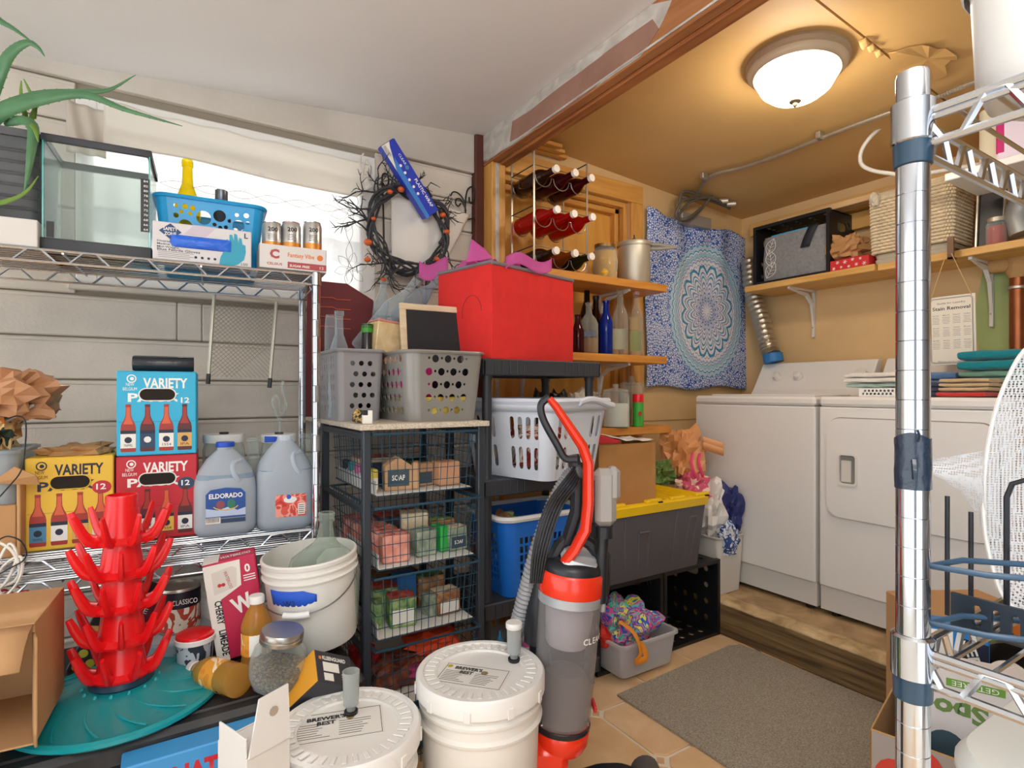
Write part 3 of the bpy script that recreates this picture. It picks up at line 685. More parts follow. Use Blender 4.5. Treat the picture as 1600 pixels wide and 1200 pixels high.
# red snowflake box, crumpled paper
yc0, yc1 = at(1298, 400, X=2.97).y, at(1361, 400, X=2.97).y
t = thing('gift_box', 'low red box with white snowflakes on the shelf edge', 'box', (2.955, (yc0 + yc1) / 2, SZ + .0005), -pi / 2)
wv = (yc0 - yc1) / 2 - .004
b = MB(); b.rbox(-wv, 0, 0, wv, .16, .052, .002); ob('carton', b, mat('red_box_card', '#c92b2e', .5), t)
b = MB()
random.seed(3)
for i in range(9):
    cx, cz, s_ = -wv + .02 + (2 * wv - .04) * i / 8, .012 + .027 * (i % 2) + random.uniform(-.003, .003), random.uniform(.006, .011)
    for k in range(3): a = pi * k / 3; b.tube([(cx - s_ * cos(a), -.0006, cz - s_ * sin(a)), (cx + s_ * cos(a), -.0006, cz + s_ * sin(a))], .0013, 4)
ob('snowflake_print', b, m_pw, t)
def crumple(nu, nv, sx, sy, sz, seed, freq=3.5, sq=.8):
    """a crumpled closed lump, facetted like paper or film"""
    def f(u, v):
        a = 2 * pi * u; e = pi * (v - .5); d = V((cos(a) * cos(e), sin(a) * cos(e), sin(e)))
        k = 1 + .55 * NZ.noise(d * freq + V((seed, 0, 0))) + .25 * NZ.noise(d * freq * 2.7 + V((0, seed, 0)))
        p = V([math.copysign(abs(x) ** sq, x) for x in d]) * k
        return (p.x * sx, p.y * sy, max(p.z, -.95) * sz)
    b = MB(); b.grid(nu, nv, f, closed=True, smooth=False); return b
m_kraft = mat('kraft_paper', '#b98a58', .7, bump=.3, bs=40, var=.1, vs=8)
p = at(1322, 378, X=3.04)
one('crumpled_paper', 'crumpled brown packing paper on the snowflake box', 'paper', crumple(22, 12, .07, .085, .062, 4.2), m_kraft, (3.045, p.y, SZ + .125))
# wicker basket on folded grey cloth
yb0, yb1 = at(1362, 350, X=2.98).y, at(1488, 350, X=2.98).y
wv = (yb0 - yb1)
b = MB(); b.loft([(wv * .94, .2, .02, 0), (wv * .96, .2, .02, .02), (wv * .93, .19, .02, .025), (wv * .95, .2, .02, .045)], 4); one('folded_cloth', 'grey green folded cloth under the wicker basket', 'cloth', b, mat('sage_grey_cloth', '#b3ab97', .95, bump=.4, bs=60), (3.085, (yb0 + yb1) / 2, SZ + .0005), -pi / 2)
m_wick = mat('bleached_wicker', '#e0cfae', .7, bump=.3, bs=120, var=.12, vs=30)
t = thing('wicker_basket', 'pale wicker basket with a cloth liner on the shelf over the dryer', 'basket', (3.085, (yb0 + yb1) / 2, SZ + .047), -pi / 2)
b = MB(); bw, bd, bh = wv * .98, .23, .27
ns = 44
for j in range(17):
    z = .008 + bh * j / 17; k = 1 + .05 * j / 17
    pts = []
    per = rrect(bw * k, bd * k, .025, 8)
    # resample corners plus edges with weave ripple
    full = []
    for i in range(len(per)):
        a, c = V(per[i] + (0,)), V(per[(i + 1) % len(per)] + (0,)); n = max(1, int((c - a).length / .012))
        for q in range(n): full.append(a.lerp(c, q / n))
    for i, q in enumerate(full):
        nn = V((q.x, q.y, 0)).normalized(); pts.append((q.x + nn.x * .003 * (1 if (i + j) % 2 else -1), q.y + nn.y * .003 * (1 if (i + j) % 2 else -1), z))
    b.tube(pts, .0072, 5, closed=True)
ob('woven_body', b, m_wick, t)
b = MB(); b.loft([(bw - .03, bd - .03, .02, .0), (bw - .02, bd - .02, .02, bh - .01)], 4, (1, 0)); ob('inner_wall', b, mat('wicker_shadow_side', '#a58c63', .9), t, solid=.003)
b = MB()
for s_ in (0, 1): b.tube([(x, y, bh + .004 + .01 * s_) for x, y in rrect(bw * 1.05 + .006 * s_, bd * 1.05 + .006 * s_, .03, 6)], .008, 6, closed=True)
ob('rim', b, m_wick, t)
b = MB(); b.loft([(bw * .98, bd * .98, .03, bh + .016), (bw * 1.0, bd, .03, bh + .02), (bw * .6, bd * .6, .03, bh + .03)], 6, (0, 1)); ob('cloth_liner', b, mat('cream_liner', '#d8cdb8', .95, bump=.5, bs=20), t)
p = at(1372, 308, X=2.96); b = crumple(12, 8, .018, .03, .035, 2.2); ob('liner_bow', b, mat('cream_liner', '#d8cdb8'), t, mtx=None, loc=(-bw / 2 + .03, -bd / 2 - .02, bh - .01))
# dark tray, jar, stick
ya2, yb2 = at(1513, 350, X=3.0).y, at(1556, 350, X=3.0).y
b = MB(); b.rbox(-.012, yb2, 0, .012, ya2, .27, .006); t = one('baking_tray', 'black tray standing on edge on the shelf right of the wicker basket', 'tray', b, m_blk, (3.10, 0, SZ), rot=(0, R(6), 0))
b = MB(); b.tube([(-.02, y, z) for y, z in rr2(yb2, ya2, .002, .268, .02, 4)], .006, 6, closed=True); ob('rolled_rim', b, m_galv, t)
def jar(name, label, loc, r, h, m_c, fill, lid_m=None, group=None, fillh=.8, glass=None):
    t = thing(name, label, 'jar', loc, group=group)
    b = MB(); b.lathe([(0, .002), (r * .93, .002), (r * .93, h * fillh), (0, h * fillh)], 20); ob('contents', b, fill, t)
    b = MB(); b.lathe([(0, 0), (r * .9, 0), (r, .006), (r, h * .78), (r * .8, h * .9), (r * .8, h)], 24); ob('glass', b, glass or G_CLEAR, t)
    if lid_m:
        b = MB(); b.lathe([(r * .84, h - .014), (r * .85, h + .003), (0, h + .004)], 24); ob('lid', b, lid_m, t)
    return t
G_CLEAR = clear('clear_glass', '#eef4f2', .10, .03)
p = at(1557, 365, X=3.03); jar('preserve_jar', 'small jar of red preserve at the right end of the shelf', (3.03, p.y, SZ), .036, .115, None, mat('red_preserve', '#b5301b', .3), mat('pale_lid', '#cbbfa8', .4, .6), fillh=.7)
b = MB(); P = [at(1612, 300, X=3.05), at(1590, 330, X=3.05), at(1598, 365, X=3.05)]; b.tube(spline(P, 6), .045, 14); one('duct_elbow', 'grey galvanised duct elbow at the right end of the shelf', 'duct', b, mat('dull_duct', '#a9aaa6', .5, .5))
ya3, yb3 = at(1222, 336, X=3.07).y, at(1440, 276, X=3.07).y
b = MB(); b.rbox(3.03, yb3, 0, 3.11, ya3, .032, .003); t = one('lumber_offcut', 'loose pine board lying across the top of the black crate', 'board', b, wood('pale_lumber', '#caa06a', '#dcb887', (9, 1, 9), 3), (0, 0, SZ + .343))
# flexible dryer duct
P = [at(1171, 405, X=3.17), at(1176, 455, X=3.16), at(1190, 500, X=3.14), at(1202, 545, X=3.12), at(1207, 556, X=3.11)]
sp_ = spline(P, 18)
b = MB(); b.tube(sp_, [(.052 if i % 3 else .044) + .003 * NZ.noise(V((i, 0, 0))) for i in range(len(sp_))], 18); t = one('flexible_duct', 'crinkled aluminium dryer duct beside the tapestry', 'duct', b, mat('aluminium_foil', '#c9c2b2', .28, .9, bump=.8, bs=70))
b = MB(); b.bar(at(1207, 553, X=3.11), at(1209, 566, X=3.11), .056, 18); ob('blue_tape', b, mat('blue_duct_tape', '#2f78b8', .5), t)
# stain removal sign
m_ink = mat('black_ink', '#26262a', .6)
ys0, ys1 = at(1452, 500, X=2.935).y, at(1526, 500, X=2.935).y
zt_, zb_ = at(1490, 462, X=2.935).z, at(1490, 570, X=2.935).z
sw, sh = (ys0 - ys1), zt_ - zb_
t = thing('laundry_sign', 'cream Stain Removal sign hanging from the shelf by a string', 'sign', (2.935, (ys0 + ys1) / 2, zb_), rot=(R(3), 0, -pi / 2))
b = MB(); b.rbox(-sw / 2, 0, 0, sw / 2, .005, sh, .002); ob('board', b, mat('cream_board', '#e9e2d3', .6), t)
b = MB(); 
for q in (.008, .011): b.tube([(x, -.0006, sh / 2 + y) for x, y in rrect(sw - 2 * q, sh - 2 * q, .012, 3)], .0007, 4, closed=True)
ob('border_print', b, m_ink, t)
letters(t, 'Guide for Laundry', .011, (0, 0, sh - .034), m_ink, wid=sw * .6); letters(t, 'Stain Removal', .021, (0, 0, sh - .06), m_ink, wid=sw * .8, bold=.015)
cw = sw * .2
for i in range(4):
    for j in range(3):
        cx = -sw / 2 + sw * (.17 + .22 * i); cz = sh - .085 - .055 * j
        letters(t, (('Red Wine', 'Blood', 'Mustard', 'Coffee'), ('Grease', 'Wax', 'Chocolate', 'Rust'), ('Ink', 'Grass', 'Lipstick', 'Sweat'))[j][i], .007, (cx, 0, cz), m_ink, wid=cw * .7)
        b = MB()
        for k in range(5): ww = cw * random.uniform(.3, .42); b.box(cx - ww, -.0004, cz - .008 - .0065 * k, cx + ww, 0, cz - .0065 - .0065 * k)
        ob('small_print', b, mat('grey_ink', '#8a857c', .7), t)
letters(t, 'Rinse and repeat', .006, (0, 0, .014), m_ink, wid=sw * .6)
pk = V((0, -.01, SZ - zb_ - .015))
b = MB(); b.tube([(-sw / 2 + .012, -.002, sh - .008), pk + V((-.01, 0, -.01)), pk + V((.01, 0, -.01)), (sw / 2 - .012, -.002, sh - .008)], .0016, 5); ob('string', b, mat('jute_string', '#cfae7c', .9), t)
yk = (ys0 + ys1) / 2
b = MB(); b.rbox(2.916, yk - .012, SZ - .045, 2.924, yk + .012, SZ + .05, .001); b.rbox(2.916, yk - .012, SZ - .045, 2.952, yk + .012, SZ - .037, .001); b.rbox(2.924, yk - .01, SZ + .002, 2.99, yk + .01, SZ + .006, .001); one('shelf_hook', 'brown metal clip over the shelf edge holding the sign string', 'hook', b, mat('bronze_clip', '#6e5540', .4, .6))

# ------------------------------------------------------------------ towels on the dryer
ZD = ZT + .001
def towel(name, label, px0, px1, z, h, x0, x1, m, nf=2, group=None, seed=1):
    """a folded towel: nf stacked folds with a rounded fold at the front"""
    ya, yb = at(px0, 600, X=x0).y, at(px1, 600, X=x0).y; w_ = ya - yb; d_ = x1 - x0
    b = MB(); fh = h / nf; k = 7
    for q in range(nf):
        def f(u, v, q=q):
            # cross-section loop in (x,z), swept along y
            a = 2 * pi * u; cx = cos(a); cz = sin(a)
            x = d_ / 2 * math.copysign(abs(cx) ** .35, cx); zz = fh / 2 * math.copysign(abs(cz) ** .6, cz)
            y = (v - .5) * w_ * (1 + .03 * NZ.noise(V((seed, q * 3, u * 2))))
            e = 1 - .25 * abs(2 * v - 1) ** 8
            return (x * (1 - .03 * q), y, fh * (q + .5) + zz * e * .98 + .004 * NZ.noise(V((x * 30, y * 20, seed + q))))
        b.grid(20, 14, f, closed=False)
        for v in (0, 1): b.add([f(i / 20, v) for i in range(20)], [tuple(range(20)) if v else tuple(range(20))[::-1]])
    return one(name, label, 'towel', b, m, ((x0 + x1) / 2, (ya + yb) / 2, z), group=group)
def tow(n, c): return mat('terry_' + n, c, .95, bump=.7, bs=260, var=.08, vs=40, sheen=.3)
def zpx(px, py, x): return at(px, py, X=x).z
towel('folded_towel', 'tan folded towel on the red one at the front edge of the dryer', 1466, 1544, ZD + .022, .05, 2.60, 2.78, tow('tan', '#c7ab80'), 3, seed=2)
towel('folded_towel', 'red folded towel at the bottom of the small stack on the dryer', 1462, 1540, ZD, .021, 2.60, 2.78, tow('red', '#c9302a'), 1, seed=3)
towel('folded_towel', 'sage green folded towel under the teal one on the dryer', 1497, 1600, ZD + .05, .055, 2.77, 2.94, tow('sage', '#6f9a86'), 2, seed=4)
towel('folded_towel', 'grey folded towel at the bottom of the stack under the sage one', 1500, 1600, ZD, .05, 2.76, 2.94, tow('grey', '#8d8478'), 2, seed=6)
towel('folded_towel', 'bright teal folded towel on top of the tall stack on the dryer', 1495, 1600, ZD + .106, .08, 2.76, 2.94, tow('teal', '#007f8c'), 2, seed=5)
towel('folded_towel', 'dark blue folded towel behind the chrome post on the dryer', 1399, 1452, ZD, .062, 2.62, 2.8, tow('blue', '#3d5f9c'), 3, seed=7)
towel('folded_towel', 'slate blue folded towel left of the sage towel on the dryer', 1440, 1492, ZD, .105, 2.78, 2.94, tow('slate', '#56779f'), 3, seed=8)
# white lattice tray with white and mint cloths
ya, yb = at(1342, 600, X=2.62).y, at(1402, 600, X=2.62).y
t = thing('lattice_basket', 'low white lattice basket under the white cloths on the dryer', 'basket', (2.62, (ya + yb) / 2, ZD), -pi / 2)
wv = (ya - yb); H = [circ(-wv / 2 + .018 + (wv - .036) * (i + .5 * (j % 2)) / 7.5, .012 + .013 * j, .0055, 8) for j in range(2) for i in range(8)]
m_wp = mat('white_plastic', '#e9e8e5', .45)
b = MB(); b.holed([(-wv / 2, 0), (wv / 2, 0), (wv / 2, .036), (-wv / 2, .036)], H, lambda u, v, q: (u, q, v), .003); ob('lattice_front', b, m_wp, t)
b = MB(); b.box(-wv / 2, .003, 0, wv / 2, .16, .003); b.box(-wv / 2, .003, .003, -wv / 2 + .003, .16, .036); b.box(wv / 2 - .003, .003, .003, wv / 2, .16, .036); b.box(-wv / 2, .157, .003, wv / 2, .16, .036); ob('tray', b, m_wp, t)
towel('folded_cloth', 'mint folded cloth under the white one at the left of the dryer', 1322, 1400, ZD + .037, .022, 2.64, 2.78, tow('mint', '#a9c1b2'), 1, seed=9)
towel('folded_cloth', 'white folded cloth lying on the lattice basket', 1318, 1412, ZD + .06, .045, 2.63, 2.8, tow('white', '#e3ded6'), 2, seed=10)
# copper pipe and cloth wrapped tee
pp = at(1590, 480, X=3.2)
b = MB(); b.bar((3.2, pp.y, ZD + .03), (3.2, pp.y, 1.69), .029, 20); t = one('copper_pipe', 'brown copper pipe standing against the wall behind the dryer', 'pipe', b, mat('copper', '#9a5a37', .35, .8, var=.15, vs=12))
b = MB(); b.lathe([(.03, 0), (.034, .002), (.034, .012), (.03, .014)], 20, (3.2, pp.y, 1.6)); ob('pipe_band', b, m_galv, t)
b = MB(); b.lathe([(.031, -.03), (.04, -.01), (.042, .05), (.035, .07), (0, .072)], 16, (3.2, pp.y, 1.68)); b.bar((3.2, pp.y, 1.71), (3.2, pp.y + .1, 1.72), .034, 14); ob('wrapped_tee', b, mat('wrapped_cloth', '#c29a66', .9, bump=.8, bs=60), t)
# ------------------------------------------------------------------ left chrome wire shelving
m_chr = mat('chrome_wire', '#c4c8ce', .22, 1)
m_chrp = mat('chrome_post', '#c9ccd2', .12, 1)
SR = R(-4.3); SM = MX.Translation((.42, 1.80, 0)) @ MX.Rotation(SR, 4, 'Z'); SN = SM.to_3x3() @ V((0, 1, 0)); SI = SM.inverted()
def spx(px, ly): return (SI @ at(px, 600, n=SN, p=SM @ V((0, ly, 0)))).x
def sat(px, py, ly): return SI @ at(px, py, n=SN, p=SM @ V((0, ly, 0)))
def watl(px, py, ly): return at(px, py, n=SN, p=SM @ V((0, ly, 0)))
D1, D2 = .7256, 1.515
def zig(b, p, q, h, r, per):
    p, q = V(p), V(q); L_ = (q - p).length; n = max(2, int(L_ / per)); pts = []
    for i in range(n * 8 + 1):
        t = i / (n * 8); s_ = cos(2 * pi * n * t); s_ = max(-1, min(1, 1.35 * s_))
        pts.append(p.lerp(q, t) + V((0, 0, -h / 2 + h / 2 * s_)))
    b.tube(pts, r, 5)
def wire_deck(par, x0, x1, y0, y1, z, name='wire_deck', th=.034, deck=True, per=.105):
    d = ob(name, MB(), m_chr, par) if 0 else None
    b = MB()
    if deck:
        n = max(3, int((y1 - y0) / .026))
        for i in range(1, n): y = y0 + (y1 - y0) * i / n; b.bar((x0, y, z - .004), (x1, y, z - .004), .0021, 5)
        n = max(2, int((x1 - x0) / .27))
        for i in range(n + 1): x = x0 + (x1 - x0) * i / n; b.bar((x, y0, z - .009), (x, y1, z - .009), .003, 6)
        o = ob(name, b, m_chr, par)
    else: o = par
    b = MB()
    for (p, q) in (((x0, y0), (x1, y0)), ((x0, y1), (x1, y1)), ((x0, y0), (x0, y1)), ((x1, y0), (x1, y1))):
        b.bar(p + (z - .003,), q + (z - .003,), .0034, 6); b.bar(p + (z - th,), q + (z - th,), .0034, 6); zig(b, p + (z - .004,), q + (z - .004,), th - .004, .0032, per)
    ob('truss_edge', b, m_chr, o)
    return o
def post(par, x, y, h, r=.0127):
    b = MB(); pr = [(0, 0), (r, 0)]
    k = int(h / .0254 / 2)
    for i in range(1, k): z = i * .0508; pr += [(r, z - .0012), (r - .0009, z), (r, z + .0012)]
    pr += [(r, h - .003), (r - .002, h), (0, h)]
    b.lathe(pr, 18, (x, y, 0)); return ob('post', b, m_chrp, par, ang=20)
sh = thing('wire_shelf', 'chrome wire shelving unit along the window wall', 'shelf', mtx=SM)
for x in (0, -1.25):
    for y in (0, .315): post(sh, x, y, D2 + .006)
wire_deck(sh, -1.25, 0, 0, .315, D1); wire_deck(sh, -1.25, 0, 0, .315, D1 - .055, name='lower_truss_deck'); wire_deck(sh, -1.25, 0, 0, .315, D2)
for x in (0, -1.25):
    for y in (0, .315):
        for z in (D1, D2):
            b = MB(); b.lathe([(.0135, -.038), (.017, -.036), (.0155, .0), (.0135, .0)], 16, (x, y, z)); ob('collar', b, m_chrp, sh)
U1, U2 = D1 + .0012, D2 + .0012
def onS(name, label, cat, lx, ly, z, rz=0, group=None): return thing(name, label, cat, mtx=SM @ MX.Translation((lx, ly, z)) @ MX.Rotation(rz, 4, 'Z'), group=group)

# --- printed twelve packs
m_amber = mat('printed_amber', '#a5342a', .5); m_amberd = mat('printed_dark_bottle', '#5c2326', .5); m_amberl = mat('printed_neck_highlight', '#d8613a', .5)
m_navy = mat('navy_ink', '#1b2238', .5); m_yel = mat('yellow_carton', '#e8bb38', .5); m_redc = mat('red_carton', '#c22431', .5); m_bluc = mat('sky_blue_carton', '#2fb0d8', .5)
m_lab = {k: mat('label_' + k, c, .5) for k, c in dict(white='#ece9e1', blue='#4c87ad', tan='#d9a95f', navy='#24405e', yellow='#e0b64a', teal='#57a7b6').items()}
XZ = MX(((1, 0, 0, 0), (0, 0, -1, 0), (0, 1, 0, 0), (0, 0, 0, 1)))   # plate drawn in x,z facing -y
def plate(par, poly, m, name, t0=0, t1=.0006):
    b = MB(); b.prism(poly, t0, t1, T=XZ); b.fix = True; return ob(name, b, m, par)
def pbottle(par, cx, z0, h, w_, lab, body=None, cap=True, txt=None):
    w2 = w_ / 2
    S = [(.92, 0), (1, .03), (1, .5), (.9, .58), (.55, .68), (.36, .76), (.32, .94), (.36, .95), (.36, 1)]
    P = [(cx + w2 * a, z0 + h * c) for a, c in S]; P += [(cx - w2 * a, z0 + h * c) for a, c in S[::-1]]
    o = plate(par, P, body or m_amber, 'printed_bottle', 0, .0008)
    P = [(cx + w2 * a * .72, z0 + h * c) for a, c in S[3:7]]; P += [(cx - w2 * a * .72, z0 + h * c) for a, c in S[3:7][::-1]]
    plate(o, P, m_amberl if body is None else m_amber, 'print_highlight', .0008, .0010)
    plate(o, [(cx - w2, z0 + h * .08), (cx + w2, z0 + h * .08), (cx + w2, z0 + h * .44), (cx - w2, z0 + h * .44)], m_lab[lab], 'printed_label', .0008, .0011)
    plate(o, [(cx - w2, z0 + h * .38), (cx + w2, z0 + h * .38), (cx + w2, z0 + h * .45), (cx - w2, z0 + h * .45)], m_navy, 'label_band', .0011, .0013)
    plate(o, circ(cx, z0 + h * .25, w2 * .5, 10), m_navy if lab != 'navy' else m_lab['white'], 'label_emblem', .0011, .0013)
    if txt: letters(o, txt, .010, (cx, -.0013, z0 + h * .11), m_navy, wid=w_ * .6)
    return o
def twelve(name, label, lx, ly, z, w_, h, m, ink, badge, body=None, labs=('white', 'navy', 'white', 'tan'), bz=.0):
    t = onS(name, label, 'carton', lx, ly, z)
    b = MB(); b.rbox(-w_ / 2, 0, 0, w_ / 2, .195, h, .003); ob('carton', b, m, t)
    k = h / .245
    hz = h - .068 * k
    P = [(x + .0, hz + y) for x, y in rrect(w_ * .46, .036 * k, .018 * k, 6)]
    letters(t, 'VARIETY', .040 * k, (w_ * .10, 0, h - .048 * k), ink, wid=w_ * .56, bold=.03)
    letters(t, 'NEW\nBELGIUM', .013 * k, (-w_ * .34, 0, h - .043 * k), ink, wid=w_ * .17)
    plate(t, circ(-w_ * .32, h - .022 * k, .012 * k, 16), ink, 'round_emblem'); plate(t, circ(-w_ * .32, h - .022 * k, .009 * k, 16), m, 'emblem_ring', .0006, .001); plate(t, circ(-w_ * .315, h - .022 * k, .005 * k, 10), ink, 'emblem_core', .001, .0014)
    letters(t, 'PACK', .034 * k, (-w_ * .05, 0, h - .088 * k), ink, wid=w_ * .66, bold=.03)
    hh = plate(t, P, m_dark, 'handle_hole', .0006, .0014)
    b = MB(); b.tube([(x, -.0012, hz + y) for x, y in rrect(w_ * .46, .036 * k, .018 * k, 6)], .0018, 5, closed=True); ob('handle_edge', b, ink if ink is not m_navy else m, hh)
    plate(t, circ(w_ * .36, h - .086 * k, .022 * k, 20, .018 * k), badge, 'round_badge'); letters(t, '12', .022 * k, (w_ * .34, -.0008, h - .092 * k), m_pw, wid=.022 * k, bold=.02)
    for i in range(4):
        pbottle(t, (-.36 + .235 * i) * w_, .012 * k, .137 * k, w_ * .185, labs[i], body if i % 2 else None, txt=('TRIPPEL', '', '1554', 'IPA')[i])
    b = MB(); b.box(-w_ / 2 + .004, -.0004, .098 * k, w_ / 2 - .004, 0, .0985 * k); ob('fold_line', b, m_dark, t)
    return t
LY = .08
x0, x1 = spx(37, LY), spx(179, LY); wy = x1 - x0 - .004
ty = twelve('beer_carton', 'yellow Variety Pack beer carton on the lower wire shelf', (x0 + x1) / 2, LY, U1, wy, .247, m_yel, m_navy, m_redc, labs=('blue', 'white', 'tan', 'white'))
x0, x1 = spx(181, LY), spx(308, LY); wr_ = x1 - x0
tr = twelve('beer_carton', 'red Variety Pack beer carton under the blue one', (x0 + x1) / 2, LY, U1, wr_, .240, m_redc, m_pw, m_lab['navy'], m_amberd, labs=('white', 'white', 'yellow', 'white'))
tb = twelve('beer_carton', 'sky blue Variety Pack beer carton stacked on the red one', (x0 + x1) / 2, LY, U1 + .2415, wr_ * .985, .240, m_bluc, m_pw, m_bluc, m_amberd)
b = crumple(18, 8, (wy) / 2 * .9, .085, .022, 1.3, 5); b_ = ob('torn_top', b, m_kraft, ty, loc=(0, .10, .25))
# bin bag roll
t = onS('bin_bag_roll', 'roll of black bin bags lying on the blue carton', 'roll', (spx(207, .12) + spx(303, .12)) / 2, .13, U1 + .4825)
hw = (spx(303, .12) - spx(207, .12)) / 2
b = MB(); Tq = MX.Rotation(pi / 2, 4, 'Y'); b.lathe([(.006, -hw), (.022, -hw), (.024, -hw + .004), (.024, hw - .004), (.022, hw), (.006, hw)], 20, T=MX.Translation((0, 0, .0235)) @ MX.Diagonal((1, 1, .95, 1)) @ Tq); ob('roll', b, mat('glossy_black_film', '#2b2d33', .25, bump=.5, bs=40), t)
b = MB(); b.bar((-hw - .002, 0, .0235), (-hw + .003, 0, .0235), .008, 12); ob('core', b, m_kraft, t)

# --- gallon jugs
m_jug = clear('milky_jug_plastic', '#e3ebf3', .42, .25, tint='#e8f0f8')
m_water = clear('jug_water', '#c5d8e6', .25, .1, tint='#d8e6f0')
def jug(name, label, lx, ly, z, w_, h, cap, lvl, rot=0):
    t = onS(name, label, 'jug', lx, ly, z, rot)
    k = w_
    L_ = [(k * .86, k * .86, k * .2, 0), (k * .98, k * .98, k * .24, .012), (k, k, k * .25, h * .1), (k, k, k * .25, h * .5), (k * .98, k * .98, k * .3, h * .58), (k * .86, k * .86, k * .36, h * .70), (k * .62, k * .62, k * .3, h * .81), (k * .40, k * .40, k * .2, h * .88), (k * .27, k * .27, k * .135, h * .915), (k * .25, k * .25, k * .125, h * .965)]
    b = MB(); b.loft(L_, 6, (1, 0)); ob('bottle', b, m_jug, t)
    W_ = []
    for l in L_:
        if l[3] < lvl * h: W_.append((l[0] * .96, l[1] * .96, l[2] * .96, l[3] + (.004 if l[3] == 0 else 0)))
    last = W_[-1]; W_.append((last[0] * .99, last[1] * .99, last[2], lvl * h))
    b = MB(); b.loft(W_, 6); ob('water', b, m_water, t)
    if cap is not None:
        b = MB(); b.lathe([(k * .15, h * .945), (k * .155, h * .95), (k * .155, h * .995), (k * .145, h), (0, h)], 20); ob('cap', b, cap, t)
    # handle loop on the right shoulder
    b = MB(); b.tube(spline([(k * .30, -k * .32, h * .56), (k * .20, -k * .47, h * .60), (k * .12, -k * .46, h * .68), (k * .12, -k * .34, h * .77), (k * .24, -k * .22, h * .80)], 5), .007, 8); ob('handle', b, m_jug, t)
    return t
m_capb = mat('blue_cap', '#2a55c8', .4)
jx = (spx(303, .10) + spx(399, .10)) / 2; jw = spx(399, .10) - spx(303, .10)
zt1 = sat(365, 690, .10).z - U1
j1 = jug('water_jug', 'Eldorado water jug with a blue cap on the lower wire shelf', jx, .105, U1, min(jw, .172), zt1, m_capb, .66)
k = min(jw, .172)
y_ = -k / 2 - .0012
P = [(-.052, .055), (.052, .055), (.052, .125), (.04, .138), (0, .143), (-.04, .138), (-.052, .125)]
def lab_at(t, P, m, nm, y, d=.0008):
    b = MB(); b.prism(P, 0, d, T=MX.Translation((0, y, 0)) @ XZ); b.fix = True; return ob(nm, b, m, t)
l_ = lab_at(j1, P, mat('eldorado_blue', '#1f4f9e', .5), 'label', y_)
letters(l_, 'ELDORADO', .019, (0, y_ - .001, .113), m_pw, wid=.088, bold=.03)
b = MB(); b.prism([(-.052, .06), (.052, .06), (.052, .082), (.03, .075), (.01, .088), (-.02, .078), (-.052, .085)], 0, .0004, T=MX.Translation((0, y_ - .0009, 0)) @ XZ); b.fix = True; ob('mountain_print', b, mat('pale_snow_print', '#b9cbe6', .5), l_)
b = MB(); b.prism(circ(-.014, .094, .012, 10), 0, .0004, T=MX.Translation((0, y_ - .0014, 0)) @ XZ); ob('red_berry_print', b, mat('berry_print', '#8d4a55', .5), l_)
b = MB(); b.prism(circ(.014, .095, .011, 10, .014), 0, .0004, T=MX.Translation((0, y_ - .0014, 0)) @ XZ); ob('pine_print', b, mat('pine_print', '#2f7a5e', .5), l_)
b = MB(); b.tube([(.034 * cos(R(200 + 14 * i)), y_ - .0014, .094 + .016 * sin(R(200 + 14 * i))) for i in range(11)], .0017, 4); ob('yellow_ribbon_print', b, mat('ribbon_yellow', '#e6c34a', .5), l_)
lab_at(j1, [(-.052, .04), (-.014, .04), (-.014, .058), (-.052, .058)], m_lab['white'], 'barcode_label', y_)
for i in range(9): lab_at(l_, [(-.05 + .0038 * i, .044), (-.0485 + .0038 * i, .044), (-.0485 + .0038 * i, .056), (-.05 + .0038 * i, .056)], m_ink, 'barcode_bar', y_ - .0009)
lab_at(j1, [(-.013, .04), (.052, .04), (.052, .052), (-.013, .052)], m_lab['navy'], 'blue_strip', y_)
jx2 = (spx(398, .10) + spx(489, .10)) / 2; zt2 = sat(440, 678, .11).z - U1
j2 = jug('water_jug', 'open gallon water jug with a red label beside the shelf post', jx2, .105, U1, .168, zt2 + .005, None, .62)
y_ = -.168 / 2 - .0012
l_ = lab_at(j2, [(-.034, .04), (.054, .04), (.054, .108), (-.034, .108)], brush('red_fruit_label', ['#c9382f', '#e2574a', '#f1a394', '#d8473c', '#f5d9d2'], 30), 'label', y_)
b = MB(); b.prism(circ(.008, .092, .019, 16, .010), 0, .0004, T=MX.Translation((0, y_ - .0009, 0)) @ XZ); ob('white_oval', b, m_pw, l_)
b = MB(); b.prism(circ(.004, .101, .007, 12), 0, .0004, T=MX.Translation((0, y_ - .0014, 0)) @ XZ); ob('blue_dot', b, m_capb, l_)
lab_at(l_, [(.03, .045), (.050, .045), (.050, .078), (.03, .078)], m_pw, 'white_panel', y_ - .0009)
for i in range(5): lab_at(l_, [(.032, .048 + .006 * i), (.048, .048 + .006 * i), (.048, .051 + .006 * i), (.032, .051 + .006 * i)], mat('grey_ink', '#8a857c'), 'barcode_bar', y_ - .0014)
